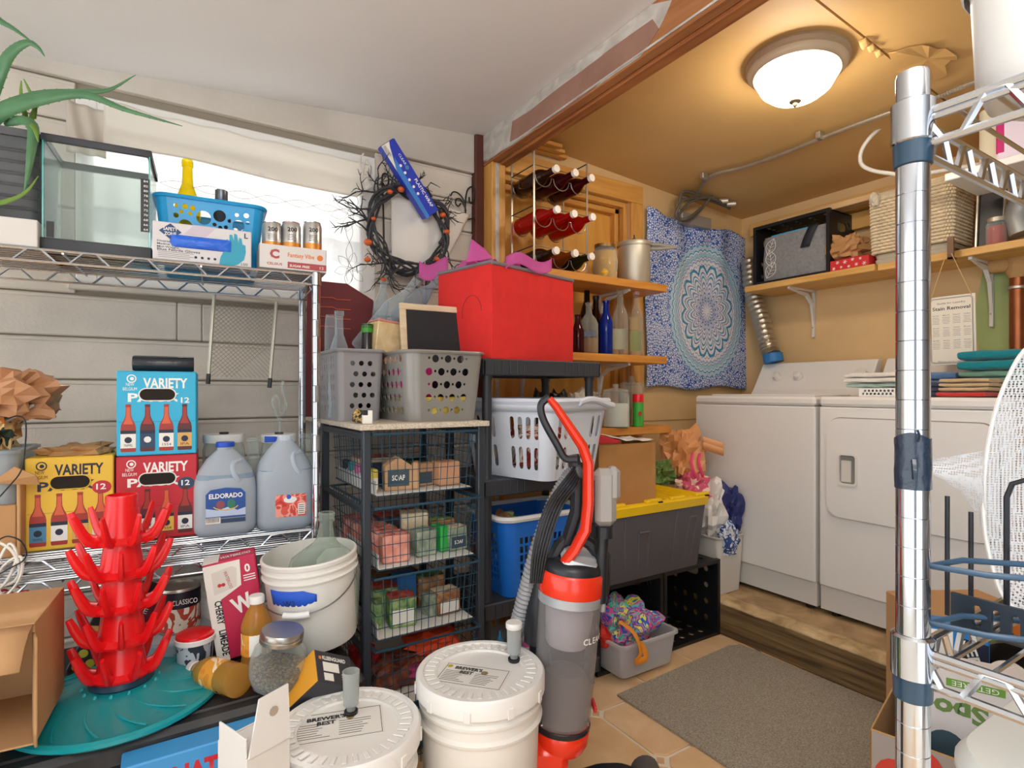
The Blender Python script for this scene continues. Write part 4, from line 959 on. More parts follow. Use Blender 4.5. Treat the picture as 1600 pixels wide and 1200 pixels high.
# --- things behind the jugs
def lathe_thing(name, label, cat, P, prof, m, n=24, group=None, par=None): return one(name, label, cat, MB().lathe(prof, n), m, P, group=group)
def sw(px, py, ly): return watl(px, py, ly)
G_GRN = clear('pale_green_glass', '#cfe0d6', .14, .04)
def wide_jar(name, label, px, ly, r, ptop, fill, extra=None):
    top = sw(px, ptop, ly); h = top.z - U1
    t = thing(name, label, 'jar', (top.x, top.y, U1))
    b = MB(); b.lathe([(0, .003), (r * .94, .003), (r * .94, h * .7), (0, h * .7)], 20); ob('contents', b, fill, t)
    b = MB(); b.lathe([(0, 0), (r, 0), (r, h * .82), (r * .9, h * .92), (r * .9, h * .95)], 24); ob('glass', b, G_CLEAR, t)
    b = MB(); b.lathe([(r * .98, h - .026), (r, h - .004), (r * .97, h), (0, h)], 24); ob('lid', b, m_wp, t)
    b = MB(); b.lathe([(.014, h), (.014, h + .006), (0, h + .006)], 12); ob('stopper', b, m_blk, t)
    return t, h
t, h = wide_jar('ferment_jar', 'white lidded ferment jar behind the Eldorado jug', 350, .245, .062, 678, mat('cloudy_contents', '#c9c2b2', .6))
t, h = wide_jar('ferment_jar', 'white lidded ferment jar with purple contents behind the open jug', 436, .245, .058, 678, mat('purple_contents', '#5c2a3a', .5))
b = MB(); b.prism([(-.055, 0), (-.005, 0), (.0, .008), (-.02, .018), (-.055, .02)], 0, .001, T=MX.Translation((0, -.0585, h - .022)) @ XZ); ob('blue_mark', b, m_capb, t)
P = [(0, -.01, h), (0, -.01, h + .045), (-.012, -.01, h + .07), (-.022, -.01, h + .1), (-.02, -.01, h + .125), (-.008, -.01, h + .13), (.0, -.01, h + .11), (.001, -.01, h + .08), (.012, -.01, h + .07), (.02, -.01, h + .1), (.014, -.01, h + .13), (.008, -.01, h + .16), (.012, -.01, h + .185)]
b = MB(); b.tube(spline(P, 5), .0045, 8); ob('airlock', b, G_CLEAR, t, label='clear S shaped airlock standing in the lid')
def wine_profile(r, h, nr=.014): return [(0, 0), (r * .9, 0), (r, .006), (r, h * .58), (r * .8, h * .67), (nr * 1.1, h * .78), (nr, h * .95), (nr * 1.2, h * .955), (nr * 1.2, h), (nr * .8, h)]
for px, ptop, ly, r, lb in ((396, 683, .20, .03, 'small clear glass bottle between the two water jugs'), (478, 678, .22, .027, 'small clear glass bottle behind the front shelf post')):
    p = sw(px, ptop, ly); lathe_thing('glass_bottle', lb, 'bottle', (p.x, p.y, U1), wine_profile(r, p.z - U1, .017), G_CLEAR)
# --- left end: kraft box, clear bin with bags, paper bag, cords
x0, x1 = spx(-70, .04), spx(25, .04)
t = onS('cardboard_box', 'kraft box under the clear bin at the left edge of the lower wire shelf', 'box', (x0 + x1) / 2, .04, U1)
wv = x1 - x0; hb = sat(15, 790, .04).z - U1
b = MB(); b.rbox(-wv / 2, 0, 0, wv / 2, .24, hb, .002); ob('carton', b, m_kraft, t)
b = MB(); b.add([(wv / 2 - .05, -.004, hb + .06), (wv / 2 + .05, -.01, hb + .05), (wv / 2 + .045, -.02, hb + .075), (wv / 2 + .0, -.012, hb + .10)], [(0, 1, 2, 3)]); ob('torn_flap', b, m_kraft, t, solid=.003)
b = MB(); b.rbox(wv / 2 + .001, .0, 0, wv / 2 + .009, .2, hb + .06, .002); ob('side_flap', b, mat('kraft_card_light', '#c79a6a', .8), t)
hb2 = sat(15, 705, .05).z - U1 - hb
t = onS('clear_bin', 'clear plastic bin of bagged things on the kraft box at the left edge', 'bin', (x0 + x1) / 2 + .004, .05, U1 + hb + .001)
m_bin = clear('hazy_clear_plastic', '#dfe6ea', .28, .2)
wv2 = wv - .012
b = MB(); b.loft([(wv2 * .94, .2, .02, 0), (wv2, .22, .02, hb2), (wv2 + .012, .232, .024, hb2), (wv2 + .012, .232, .024, hb2 - .008)], 4, (1, 0), T=MX.Translation((0, .11, 0))); ob('tub', b, m_bin, t, solid=.002)
b = MB(); b.rbox(-wv2 / 2 + .02, .02, .005, wv2 / 2 - .025, .2, hb2 * .8, .01); ob('contents', b, brush('bagged_contents', ['#93a06a', '#d8873c', '#c9c2a6', '#5b6b58', '#d9d4c2'], 14), t)
b = crumple(20, 12, wv2 * .42, .10, .055, 7.1); one('snack_bag', 'green and orange snack bag on top of the clear bin', 'bag', b, brush('snack_film', ['#5f7a45', '#d9822f', '#e8c48a', '#2c3a30', '#c94a35'], 9), SM @ V(((x0 + x1) / 2 - .01, .16, U1 + hb + hb2 + .052)))
b = crumple(20, 12, wv2 * .40, .09, .06, 9.4); one('black_bag', 'glossy black plastic bag above the snack bag', 'bag', b, mat('glossy_black_film', '#2b2d33', .25), SM @ V(((x0 + x1) / 2 + .015, .19, U1 + hb + hb2 + .14)))
p0, p1 = sat(-40, 690, .10), sat(56, 634, .10)
b = MB(); b.rbox(0, 0, 0, (p1 - p0).length, .22, .008, .003); one('loose_bin_lid', 'translucent white bin lid tilted on the black bag', 'lid', b, clear('white_hazy_lid', '#dcdad4', .6, .3), mtx=SM @ MX.Translation((p0.x, .09, p0.z)) @ MX.Rotation(-math.atan2(p1.z - p0.z, p1.x - p0.x), 4, 'Y'))  # loose lid of a storage bin, lying tilted
p = sw(22, 618, .17); b = crumple(30, 16, .115, .12, .075, 12.7, 2.4)
one('paper_bag', 'crumpled brown paper bag at the left edge of the picture', 'bag', b, mat('paper_bag_brown', '#b98862', .55, bump=.4, bs=25, var=.1, vs=6), p + V((-.025, 0, .0)))
b = MB(); b.tube(spline([watl(x, y, .0 - .012 - .004 * (i % 3)) for i, (x, y) in enumerate(((-5, 845), (18, 860), (30, 885), (25, 905), (5, 915), (-8, 905), (10, 880), (32, 870), (34, 895), (20, 920), (2, 930), (-6, 890), (14, 850), (26, 870), (12, 905), (-6, 925)))], 7), .0034, 6); one('white_cable', 'tangle of white cord hanging over the front of the lower wire shelf', 'cord', b, mat('white_cord_plastic', '#efe9dd', .5))
b = MB(); b.tube(spline([watl(x, y, -.012) for x, y in ((-6, 782), (14, 760), (33, 735), (39, 700), (40, 660), (28, 650), (10, 655))], 7), .0018, 6); b2 = MB(); b2.tube(spline([watl(x, y, -.03) for x, y in ((-5, 845), (12, 838), (32, 845), (41, 862), (36, 876), (15, 888), (-6, 900))], 7), .0018, 6)
o = one('black_cable', 'thin black cord hanging in front of the clear bin', 'cord', b, m_blk); one('black_cable', 'thin black cord looped over the white cord tangle', 'cord', b2, m_blk)
b = crumple(14, 8, .05, .04, .035, 3.3); p = watl(10, 945, .05); one('food_packet', 'red white and green packet under the white cord', 'packet', b, brush('packet_print', ['#3f7d3a', '#f0ece2', '#b52a3a', '#e9e2d2', '#2f6a36'], 22), p)

# --- upper deck
x0, x1 = spx(-60, .0), spx(58, .0)
t = onS('white_carton', 'white carton under the planter at the left end of the top shelf', 'box', (x0 + x1) / 2, .004, U2); wv = x1 - x0; hw_ = sat(30, 340, .0).z - U2
b = MB(); b.rbox(-wv / 2, 0, 0, wv / 2, .28, hw_, .002); ob('carton', b, mat('offwhite_card', '#dcd8d2', .6), t)
m_pot = mat('dark_grey_planter', '#55575a', .6, var=.2, vs=14)
t = onS('aloe_plant', 'aloe plant in a dark ribbed planter above the left end of the top shelf', 'plant', (x0 + x1) / 2, .15, U2 + hw_ + .001)
zr = sat(30, 200, .02).z - U2 - hw_
b = MB(); wp = wv - .004
b.loft([(wp * .92, .22, .02, 0), (wp * .97, .235, .02, zr - .02), (wp, .25, .02, zr - .02), (wp, .25, .02, zr), (wp * .93, .23, .02, zr), (wp * .9, .21, .02, zr - .03)], 4, (1, 0))
for i in range(1, 7): z = zr * i / 8; b.loft([(wp * (.925 + .005 * i), .225 + .002 * i, .02, z), (wp * (.935 + .006 * i), .232 + .002 * i, .02, z + .004), (wp * (.925 + .006 * i), .225 + .002 * i, .02, z + .008)], 4, (0, 0))
ob('planter', b, m_pot, t)
b = MB(); b.loft([(wp * .9, .2, .02, zr - .028), (wp * .8, .18, .02, zr - .02)], 4, (0, 1)); ob('soil', b, mat('soil', '#2e251d', 1, bump=.8, bs=80), t)
m_aloe = mat('aloe_green', '#4f7d55', .4, var=.18, vs=12); m_aloe2 = mat('aloe_green_young', '#66882f', .4, var=.18, vs=14)
TI = t.matrix_world.inverted()
def leaf(P, ws, m=m_aloe, dy=.0, tilt=.25):
    """a fleshy channelled leaf with toothed edges along pixels P (x, y, depth on the shelf)"""
    pts = spline([TI @ watl(x, y, l) for x, y, l in P], 8); n = len(pts); b = MB(); K = 9
    fw = (TI.to_3x3() @ V((0, -1, 0))).normalized(); rings = []
    for i, p in enumerate(pts):
        tg = (pts[min(i + 1, n - 1)] - pts[max(0, i - 1)]).normalized(); side = tg.cross(fw).normalized(); nn = side.cross(tg)
        w_ = ws * (1 - (i / (n - 1)) ** 1.6) + .0012
        up = (side * cos(tilt) + nn * sin(tilt))
        vv = up.cross(tg)
        for k in range(K):
            a = 2 * pi * k / K; rings.append(p + up * (w_ * cos(a)) + vv * (w_ * .38 * sin(a) - w_ * .22 * cos(a) ** 2))
    b.add(rings, [(i * K + k, i * K + (k + 1) % K, (i + 1) * K + (k + 1) % K, (i + 1) * K + k) for i in range(n - 1) for k in range(K)] + [tuple(range(K)), tuple((n - 1) * K + k for k in range(K))], True); b.fix = True
    for i in range(1, n - 2, 2):
        for s_ in (0, K // 2):
            p = V(rings[i * K + s_]); c = pts[i]; d = (p - c)
            b.add([p + (pts[i + 1] - p) * .0, p + d * .16 + (pts[i + 1] - pts[i]) * .3, V(rings[(i + 1) * K + s_]) * .4 + p * .6, p - d * .1], [(0, 1, 2), (1, 2, 3), (0, 1, 3)])
    ob('leaf', b, m, t)
leaf([(-40, 205, .12), (-5, 170, .10), (60, 147, .08), (130, 143, .06), (170, 140, .06), (212, 117, .06)], .014)
leaf([(-40, 215, .10), (0, 176, .06), (60, 155, .04), (130, 147, .03), (200, 172, .02), (285, 197, .02)], .020)
leaf([(-45, -10, .12), (-8, 26, .10), (22, 45, .10), (53, 68, .09)], .010)
leaf([(-25, 180, .12), (0, 110, .1), (18, 80, .08), (42, 66, .07), (58, 73, .07), (70, 88, .07)], .016)
leaf([(10, 188, .08), (38, 188, .04), (52, 200, .005), (49, 235, -.01), (44, 270, -.012), (38, 300, -.012)], .015)
leaf([(40, 185, .10), (33, 150, .10), (33, 126, .10)], .005, m_aloe2); leaf([(52, 185, .10), (54, 160, .10), (45, 140, .10), (37, 123, .10)], .005, m_aloe2)
leaf([(45, 200, .09), (50, 180, .09), (57, 160, .09)], .007, m_aloe2); leaf([(-25, 320, .0), (10, 314, -.01), (40, 300, -.015), (60, 275, -.015)], .006, m_aloe2)
leaf([(-20, 150, .12), (0, 115, .12), (23, 88, .12)], .008, m_aloe2); leaf([(44, 190, .03), (54, 200, -.005), (60, 222, -.01)], .008, m_aloe2)

# aquarium
ax0, ax1 = spx(61, .02), spx(238, .02); aw = ax1 - ax0 - .004; zb0 = 0; ah = sat(61, 206, .02).z - U2
t = onS('aquarium', 'empty glass aquarium with black rims on the top wire shelf', 'aquarium', (ax0 + ax1) / 2, .02, U2)
m_agl = clear('aquarium_glass', '#dfeeec', .04, .03, tint='#f8fcfb'); m_edge = mat('green_glass_edge', '#4fb3b0', .2, coat=.5); m_agl2 = clear('scaled_aquarium_glass', '#d3d4d0', .22, .5, tint='#f0f3f1')
ad = .21
for nm, q, m in (('front_pane', (-aw / 2 + .004, .004, .015, aw / 2 - .004, .008, ah - .01), m_agl), ('back_pane', (-aw / 2 + .004, ad - .008, .015, aw / 2 - .004, ad - .004, ah - .01), m_agl2), ('left_pane', (-aw / 2 + .004, .008, .015, -aw / 2 + .008, ad - .008, ah - .01), m_agl), ('right_pane', (aw / 2 - .008, .008, .015, aw / 2 - .004, ad - .008, ah - .01), m_agl), ('bottom_pane', (-aw / 2 + .004, .004, .022, aw / 2 - .004, ad - .004, .026), m_agl2)):
    b = MB(); b.box(*q); ob(nm, b, m, t)
for x in (-aw / 2 + .003, aw / 2 - .006):
    b = MB(); b.box(x, .0025, .028, x + .003, .0085, ah - .014); ob('glass_edge', b, m_edge, t)
m_rim = mat('aquarium_black_rim', '#33343a', .45)
for z0, z1, nm in ((0, .032, 'bottom_rim'), (ah - .018, ah, 'top_rim')):
    b = MB(); b.loft([(aw, ad, .004, z0), (aw, ad, .004, z1)], 2, (0, 0), T=MX.Translation((0, ad / 2, 0))); b.loft([(aw - .02, ad - .02, .004, z1), (aw - .02, ad - .02, .004, z0)], 2, (0, 0), T=MX.Translation((0, ad / 2, 0)))
    b.holed(rrect(aw, ad, .004, 2), [rrect(aw - .02, ad - .02, .004, 2)], lambda u, v, w_: (u, v + ad / 2, (z1 if w_ else z1 - .002)), .002)
    ob(nm, b, m_rim, t)
tx = sat(227, 320, .02).x - (ax0 + ax1) / 2; tz0, tz1 = sat(227, 362, .02).z - U2, sat(227, 279, .02).z - U2
b = MB(); b.box(tx - .011, .0025, tz0, tx + .011, .0039, tz1); th_ = ob('thermometer_strip', b, m_blk, t)
for i in range(11): letters(th_, str(64 + 2 * i), .0085, (tx + .001, .0022, tz0 + (tz1 - tz0) * (i + .25) / 11), m_pw, wid=.010)
b = MB(); b.box(-aw / 2 + .012, .002, .034, -aw / 2 + .028, .0038, .075); ob('corner_mark', b, m_blk, t)

# blue bubble basket, glove box, cans
def basket(par, w_, d_, h, m, tap=.86, t=.003, fr=None, sd=None, rc=.03, name='shell', rim=None, rimr=.006, floor=True):
    """tapered rounded tub whose flat sides take holes: fr / sd lists of loops in (u along side, v 0..h)"""
    b = MB()
    def P(side, u, v, q):
        k = tap + (1 - tap) * v / h; W_, D_ = w_ / 2 * k, d_ / 2 * k
        if side == 0: return (u * k, -D_ + q, v)
        if side == 1: return (W_ - q, u * k, v)
        if side == 2: return (-u * k, D_ - q, v)
        return (-W_ + q, -u * k, v)
    for sd_ in range(4):
        L_ = (w_ if sd_ % 2 == 0 else d_) / 2 - rc; H = (fr if sd_ % 2 == 0 else sd) or []
        b.holed([(-L_, 0), (L_, 0), (L_, h), (-L_, h)], H, lambda u, v, q: P(sd_, u, v, q), t)
    for i, (sx_, sy_, a0) in enumerate(((1, 1, 0), (-1, 1, 90), (-1, -1, 180), (1, -1, 270))):
        def f(u, v):
            z = h * v; k = tap + (1 - tap) * v; a = R(a0 + 90 * u); return (sx_ * (w_ / 2 - rc) * k + rc * k * cos(a), sy_ * (d_ / 2 - rc) * k + rc * k * sin(a), z)
        b.grid(5, 3, f)
    if floor: b.loft([(w_ * tap - .002, d_ * tap - .002, rc * tap, 0), (w_ * tap - .002, d_ * tap - .002, rc * tap, t)], 5)
    ob(name, b, m, par)
    b = MB(); b.tube([(x, y, h) for x, y in rrect(w_ + rimr * .8, d_ + rimr * .8, rc + .003, 6)], rimr, 6, closed=True); ob('rim', b, rim or m, par)
def bubbles(L_, h, seed, n=26, r0=.006, r1=.019, mg=.01, z0=.03):
    rnd = random.Random(seed); C = []
    for tries in range(3000):
        r = rnd.choice((r1, r1 * .85, r0, r0 * 1.3)) if tries < 1500 else r0
        x, z = rnd.uniform(-L_ + r + .004, L_ - r - .004), rnd.uniform(z0 + r, h - r - .016)
        if all((x - a) ** 2 + (z - c) ** 2 > (r + q + mg * .6) ** 2 for a, c, q in C): C.append((x, z, r))
        if len(C) >= n: break
    return [circ(x, z, r, 14) for x, z, r in C]
m_bask = mat('bright_blue_plastic', '#1ea0dd', .35)
bx0, bx1 = spx(240, .09), spx(415, .09); bwid = bx1 - bx0; bh_ = sat(330, 312, .09).z - U2
t = onS('blue_basket', 'bright blue bubble hole basket behind the glove box on the top shelf', 'basket', (bx0 + bx1) / 2, .205, U2)
basket(t, bwid, .21, bh_, m_bask, .84, .0025, bubbles(bwid / 2 - .035, bh_, 5, 40, .006, .021, .007), bubbles(.07, bh_, 6, 10), .03)
m_ygl = clear('yellow_glass', '#e8cf1f', .35, .05, tint='#f2df3a')
p = sw(293, 250, .2); t = thing('wine_bottle', 'yellow green glass bottle standing in the blue basket', 'bottle', (p.x, p.y, U2 + .005))
hh_ = p.z - U2 - .005
b = MB(); b.lathe([(0, 0), (.034, 0), (.037, .006), (.037, hh_ * .55), (.03, hh_ * .66), (.016, hh_ * .78), (.0135, hh_ * .93), (.0165, hh_ * .94), (.0165, hh_ * .975), (.014, hh_)], 24); ob('bottle', b, m_ygl, t)
p = sw(346, 298, .2); t = thing('dark_bottle', 'dark bottle whose metal cap shows above the blue basket', 'bottle', (p.x, p.y, U2 + .005)); hh_ = p.z - U2 - .005
b = MB(); b.lathe([(0, 0), (.03, 0), (.03, hh_ * .7), (.016, hh_ * .85), (.016, hh_ * .9)], 20); ob('bottle', b, mat('dark_bottle_glass', '#2d3a44', .15), t)
b = MB(); b.lathe([(.017, hh_ * .86), (.019, hh_ * .87), (.019, hh_ - .002), (.017, hh_), (0, hh_)], 20); ob('cap', b, mat('grey_cap', '#6f777d', .3, .7), t)
gx0, gx1 = spx(238, .0), spx(393, .0); gw = gx1 - gx0; gh = sat(238, 343, .0).z - U2
t = onS('glove_box', 'Safety Zone blue nitrile glove box standing on the top shelf edge', 'box', (gx0 + gx1) / 2, .006, U2)
m_gcard = mat('pale_grey_card', '#d9d5d6', .5)
b = MB(); b.rbox(-gw / 2, 0, 0, gw / 2, .072, gh, .002); ob('carton', b, m_gcard, t)
plate(t, [(-gw * .1, gh), (gw * .13, gh), (gw * .02, gh * .72), (-gw * .2, gh * .72)], mat('lilac_print', '#cbbfcc', .5), 'lilac_stripe')
dm = plate(t, [(-gw * .33 + x, gh * .76 + y) for x, y in ((gw * .11, 0), (0, gh * .21), (-gw * .11, 0), (0, -gh * .21))], mat('navy_diamond', '#1f3f70', .5), 'brand_diamond')
letters(dm, 'SAFETY\nZONE', .013, (-gw * .33, -.0006, gh * .78), m_pw, wid=gw * .14, bold=.02)
P = [(-gw * .02 + x, gh * .53 + y) for x, y in rrect(gw * .63, gh * .33, gh * .15, 6)]
op = plate(t, P, mat('glove_blue', '#1c55c4', .35), 'dispenser_opening')
b = MB(); b.grid(22, 6, lambda u, v: (-gw * .02 + (u - .5) * gw * .60, -.003 - .008 * max(0, sin(pi * u)) ** .5 * sin(pi * v) - .003 * NZ.noise(V((u * 12, v * 4, 0))), gh * .53 + (v - .5) * gh * .30)); ob('blue_gloves', b, mat('glove_blue_film', '#2a6be0', .3, bump=.6, bs=80), t)
m_glv = mat('printed_glove_teal', '#2f9fbd', .5)
gv = [(.10, .02), (.16, 0), (.24, 0), (.30, .06), (.36, .20), (.38, .40), (.375, .60), (.345, .62), (.335, .78), (.31, .80), (.30, .66), (.285, .88), (.255, .90), (.25, .70), (.235, .86), (.205, .85), (.205, .64), (.19, .72), (.165, .70), (.17, .50), (.14, .36), (.11, .2)]
plate(t, [(gw * a + gw * .06, gh * c) for a, c in gv], m_glv, 'printed_glove', 0, .0007)
letters(t, 'L', .02, (gw * .44, 0, gh * .80), m_navy, wid=gw * .04, bold=.03); letters(t, '100', .011, (gw * .42, 0, gh * .04), m_navy, wid=gw * .07)
for i, (s_, wf) in enumerate((('DiversaMed', .2), ('Medical Grade', .24), ('Mid-Weight', .21), ('Blue Nitrile Gloves', .42))): letters(t, s_, .0072 if i < 3 else .010, (-gw * .46, 0, gh * (.47 - .075 * i)), m_navy, al='LEFT', wid=gw * wf, bold=.015)
b = MB()
for i in range(4): b.box(-gw * .45, -.0004, gh * (.21 - .045 * i), -gw * (.10 + .04 * (i % 2)), 0, gh * (.222 - .045 * i))
ob('small_print', b, mat('grey_ink', '#8a857c'), t)
b = MB()
for i in range(5): b.prism([(-gw * .08 + gw * .065 * i + x, gh * .14 + y) for x, y in circ(0, 0, .004, 6)], 0, .0006, T=XZ)
ob('pictograms', b, m_navy, t)
cx0, cx1 = spx(405, .004), spx(510, .004); cw = cx1 - cx0; ch = sat(460, 385, .0).z - U2
t = onS('can_tray', 'Celsius cardboard tray of slim cans at the right end of the top shelf', 'tray', (cx0 + cx1) / 2, .004, U2 + .004)
m_ctr = mat('pale_tray_card', '#ddd6d3', .5)
hc = ch * .95
b = MB(); b.rbox(-cw / 2, 0, 0, cw / 2, .003, hc, .001); b.rbox(-cw / 2, .172, 0, cw / 2, .175, hc, .001); b.rbox(-cw / 2, 0, 0, -cw / 2 + .003, .175, hc, .001); b.rbox(cw / 2 - .003, 0, 0, cw / 2, .175, hc, .001); b.rbox(-cw / 2, 0, 0, cw / 2, .175, .003, .001); ob('tray', b, m_ctr, t)
m_cred = mat('celsius_red', '#b04a4c', .5); m_cor = mat('orange_print', '#e07a2f', .5)
letters(t, 'C', .036, (-cw * .28, 0, hc * .45), m_cred, wid=cw * .14, bold=.05); letters(t, 'CELSIUS', .010, (-cw * .28, 0, hc * .16), m_cred, wid=cw * .22, bold=.02)
letters(t, 'Fantasy Vibe', .018, (cw * .11, 0, hc * .55), m_cor, wid=cw * .40, bold=.02)
plate(t, circ(cw * .40, hc * .62, .009, 14), m_cor, 'orange_slice_print')
st_ = plate(t, [(-cw * .09, hc * .08), (cw * .5, hc * .08), (cw * .5, hc * .34), (-cw * .09, hc * .34)], m_cred, 'red_stripe'); letters(st_, 'SUGAR FREE', .010, (cw * .09, -.0006, hc * .14), m_pw, wid=cw * .30, bold=.02); letters(st_, '12', .012, (cw * .42, -.0006, hc * .14), m_pw, wid=cw * .06)
m_can = mat('brushed_can', '#c3c3c2', .28, .8); m_canp = mat('can_orange_print', '#d98f3f', .35, .4); m_canl = mat('can_lid', '#d0d0d0', .25, 1)
for i, (pa, lb, cl) in enumerate(((425, 'leftmost of the three silver cans in the cardboard tray', None), (455, 'middle one of the three silver cans in the cardboard tray', 1), (488, 'rightmost of the three silver cans in the cardboard tray', None))):
    p = sat(pa, 347, .035); hcan = p.z - U2 - .012
    tc2 = onS('drink_can', lb, 'can', p.x, .036, U2 + .0085, group='silver cans in the tray')
    b = MB(); r = .0285; b.lathe([(0, .003), (.021, .0), (.024, .003), (r, .01), (r, hcan - .012), (.025, hcan - .003)], 24); ob('can_body', b, m_can, tc2)
    b = MB(); b.lathe([(.025, hcan - .003), (.0255, hcan), (.0235, hcan), (.023, hcan - .004), (0, hcan - .004)], 24); ob('can_lid', b, mat('pink_can_lid', '#cf9a94', .3, .8) if cl else m_canl, tc2)
    b = MB(); b.lathe([(r + .0003, hcan * .30), (r + .0003, hcan * .56)], 24, a0=R(200), a1=R(340)); ob('orange_band', b, m_canp, tc2)
    letters(tc2, '200', .017, (0, -r - .0006, hcan * .78), m_ink, wid=.028, bold=.02)
    b = MB()
    for q in range(4): b.box(-.014, -r - .0006, hcan * (.60 + .035 * q), .012, -r, hcan * (.612 + .035 * q))
    ob('small_print', b, mat('grey_ink', '#8a857c'), tc2)
# hanging grill rack behind the shelf
def gl(px, py): return SI @ at(px, py, n=SN, p=SM @ V((0, .345, 0)))
t = thing('grill_rack', 'wire mesh grill rack with two side rods hanging behind the wire shelf', 'rack', mtx=SM)
a0, a1, c0, c1 = gl(335, 458), gl(325, 598), gl(432, 472), gl(421, 604)
m_rod = mat('galvanised_rod', '#b9b4a4', .35, .6)
for a, c in ((a0, a1), (c0, c1)):
    b = MB(); b.tube([a, a.lerp(c, .9), c], .006, 8); r_ = ob('side_rod', b, m_rod, t)
    b = MB(); b.bar(a.lerp(c, .9), c + (c - a) * .015, .0075, 8); ob('rod_cap', b, m_blk2, r_)
b = MB(); q0, q1, q2, q3 = a0.lerp(a1, .1), c0.lerp(c1, .06), a0.lerp(a1, .93), c0.lerp(c1, .9)
def qp(u, v): return q0.lerp(q1, u).lerp(q2.lerp(q3, u), v)
n = 13
for i in range(-n, n + 1):
    for s_ in (1, -1):
        pts = []
        for k in range(2 * n + 1):
            v = k / (2 * n); u = i / n + s_ * v * 1.3 + (0 if s_ == 1 else .65)
            if 0 <= u <= 1: pts.append(qp(u, v))
        if len(pts) > 1: b.tube(pts, .0011, 4)
ob('diamond_mesh', b, mat('dull_mesh_wire', '#7d7565', .5, .6), t, kind='stuff')
b = MB(); b.bar(a0 + V((-.006, 0, 0)), c0 + V((.006, 0, 0)), .004, 6); ob('top_bar', b, m_rod, t)
# ------------------------------------------------------------------ lower left: black trunk and what stands on it
TZ = .42
t = thing('storage_chest', 'long black storage chest under the wire shelf', 'trunk', (-.18, 1.43, 0))
b = MB(); b.rbox(-.63, .012, 0, .62, .345, TZ - .05, .01); ob('body', b, m_blk, t)
b = MB(); b.rbox(-.65, 0, TZ - .06, .64, .352, TZ - .004, .012); b.rbox(-.6, .04, TZ - .01, .59, .32, TZ, .004); ob('lid', b, two('dusty_black_lid', '#18191c', '#3a3a3a', 7, .4, .75, .5, 6, .1), t)
for i in range(14):
    b = MB(); b.rbox(-.58 + .088 * i, .004, .05, -.555 + .088 * i, .014, TZ - .075, .003); ob('rib', b, m_blk2, t)
b = MB(); b.rbox(-.63, 0, 0, .56, .255, TZ - .001, .008); one('black_box', 'plain black box in the shadow under the wire shelf carrying the tins', 'box', b, m_blk, (-.18, 1.786, 0))
# teal base and red bottle tree
bt = V((-.068, 1.62, TZ + .001))
m_teal = mat('teal_plastic', '#12939b', .3, coat=.2)
t = thing('bottle_tree', 'red bottle drying tree standing on a teal round base', 'rack', bt)
b = MB(); b.lathe([(.10, .002), (.205, .0), (.212, .006), (.212, .014), (.203, .018), (.19, .013), (.10, .038), (.06, .046), (.0, .046)], 56); bs = ob('base', b, m_teal, t)
b = MB()
for k in range(14):
    a = 2 * pi * k / 14; pts = []
    for i in range(9): r = .075 + .115 * i / 8; aa = a + .5 * (i / 8) ** 1.3; pts.append((r * cos(aa), r * sin(aa), .0445 - .0275 * max(0, (r - .06)) / .13))
    b.tube(pts, .0022, 5)
ob('swirl_rib', b, m_teal, bs)
for k in range(14):
    a = 2 * pi * k / 14; b = MB(); b.lathe([(0, 0), (.005, 0), (.0045, .005), (.002, .008), (0, .008)], 8, (.075 * cos(a), .075 * sin(a), .041)); ob('peg', b, m_teal, bs)
b = MB(); b.lathe([(.062, .044), (.066, .05), (.064, .062), (0, .062)], 32); ob('collar', b, mat('navy_collar', '#16344c', .4), t)
m_redp = mat('bright_red_plastic', '#e2121a', .32, coat=.15)
nT = 5; z0 = .062; th_ = .078
for i in range(nT):
    z = z0 + th_ * i; r0, r1 = .050 - .002 * i, .040 - .0016 * i
    b = MB(); b.lathe([(.03, z), (.062 - .002 * i, z), (.064 - .002 * i, z + .006), (r0, z + .016), (r1, z + th_ + .004), (r1 * .8, z + th_ + .004)] + ([(0, z + th_ + .004)] if i < nT - 1 else [(r1 * .8, z + th_), (0, z + th_ - .01)]), 28)
    tr_ = ob('tier', b, m_redp, t)
    for k in range(9):
        a = 2 * pi * (k + .5 * (i % 2)) / 9 + .2
        d = V((cos(a), sin(a), 0))
        P = [d * .05 + V((0, 0, z + .008)), d * .070 + V((0, 0, z + .016)), d * .086 + V((0, 0, z + .042)), d * .100 + V((0, 0, z + .076))]
        b = MB(); b.tube(spline(P, 3), [.0125, .0125, .012, .012, .0115, .011, .0105, .010, .009, .007][:10], 8, flat=.6, up=(-d.y, d.x, 0)); ob('prong', b, m_redp, tr_)
zt_ = z0 + th_ * nT
b = MB(); b.lathe([(.033, zt_), (.033, zt_ + .03), (.031, zt_ + .034), (.028, zt_ + .034), (.028, zt_ + .01), (0, zt_ + .01)], 28); ob('top_collar', b, m_redp, t)
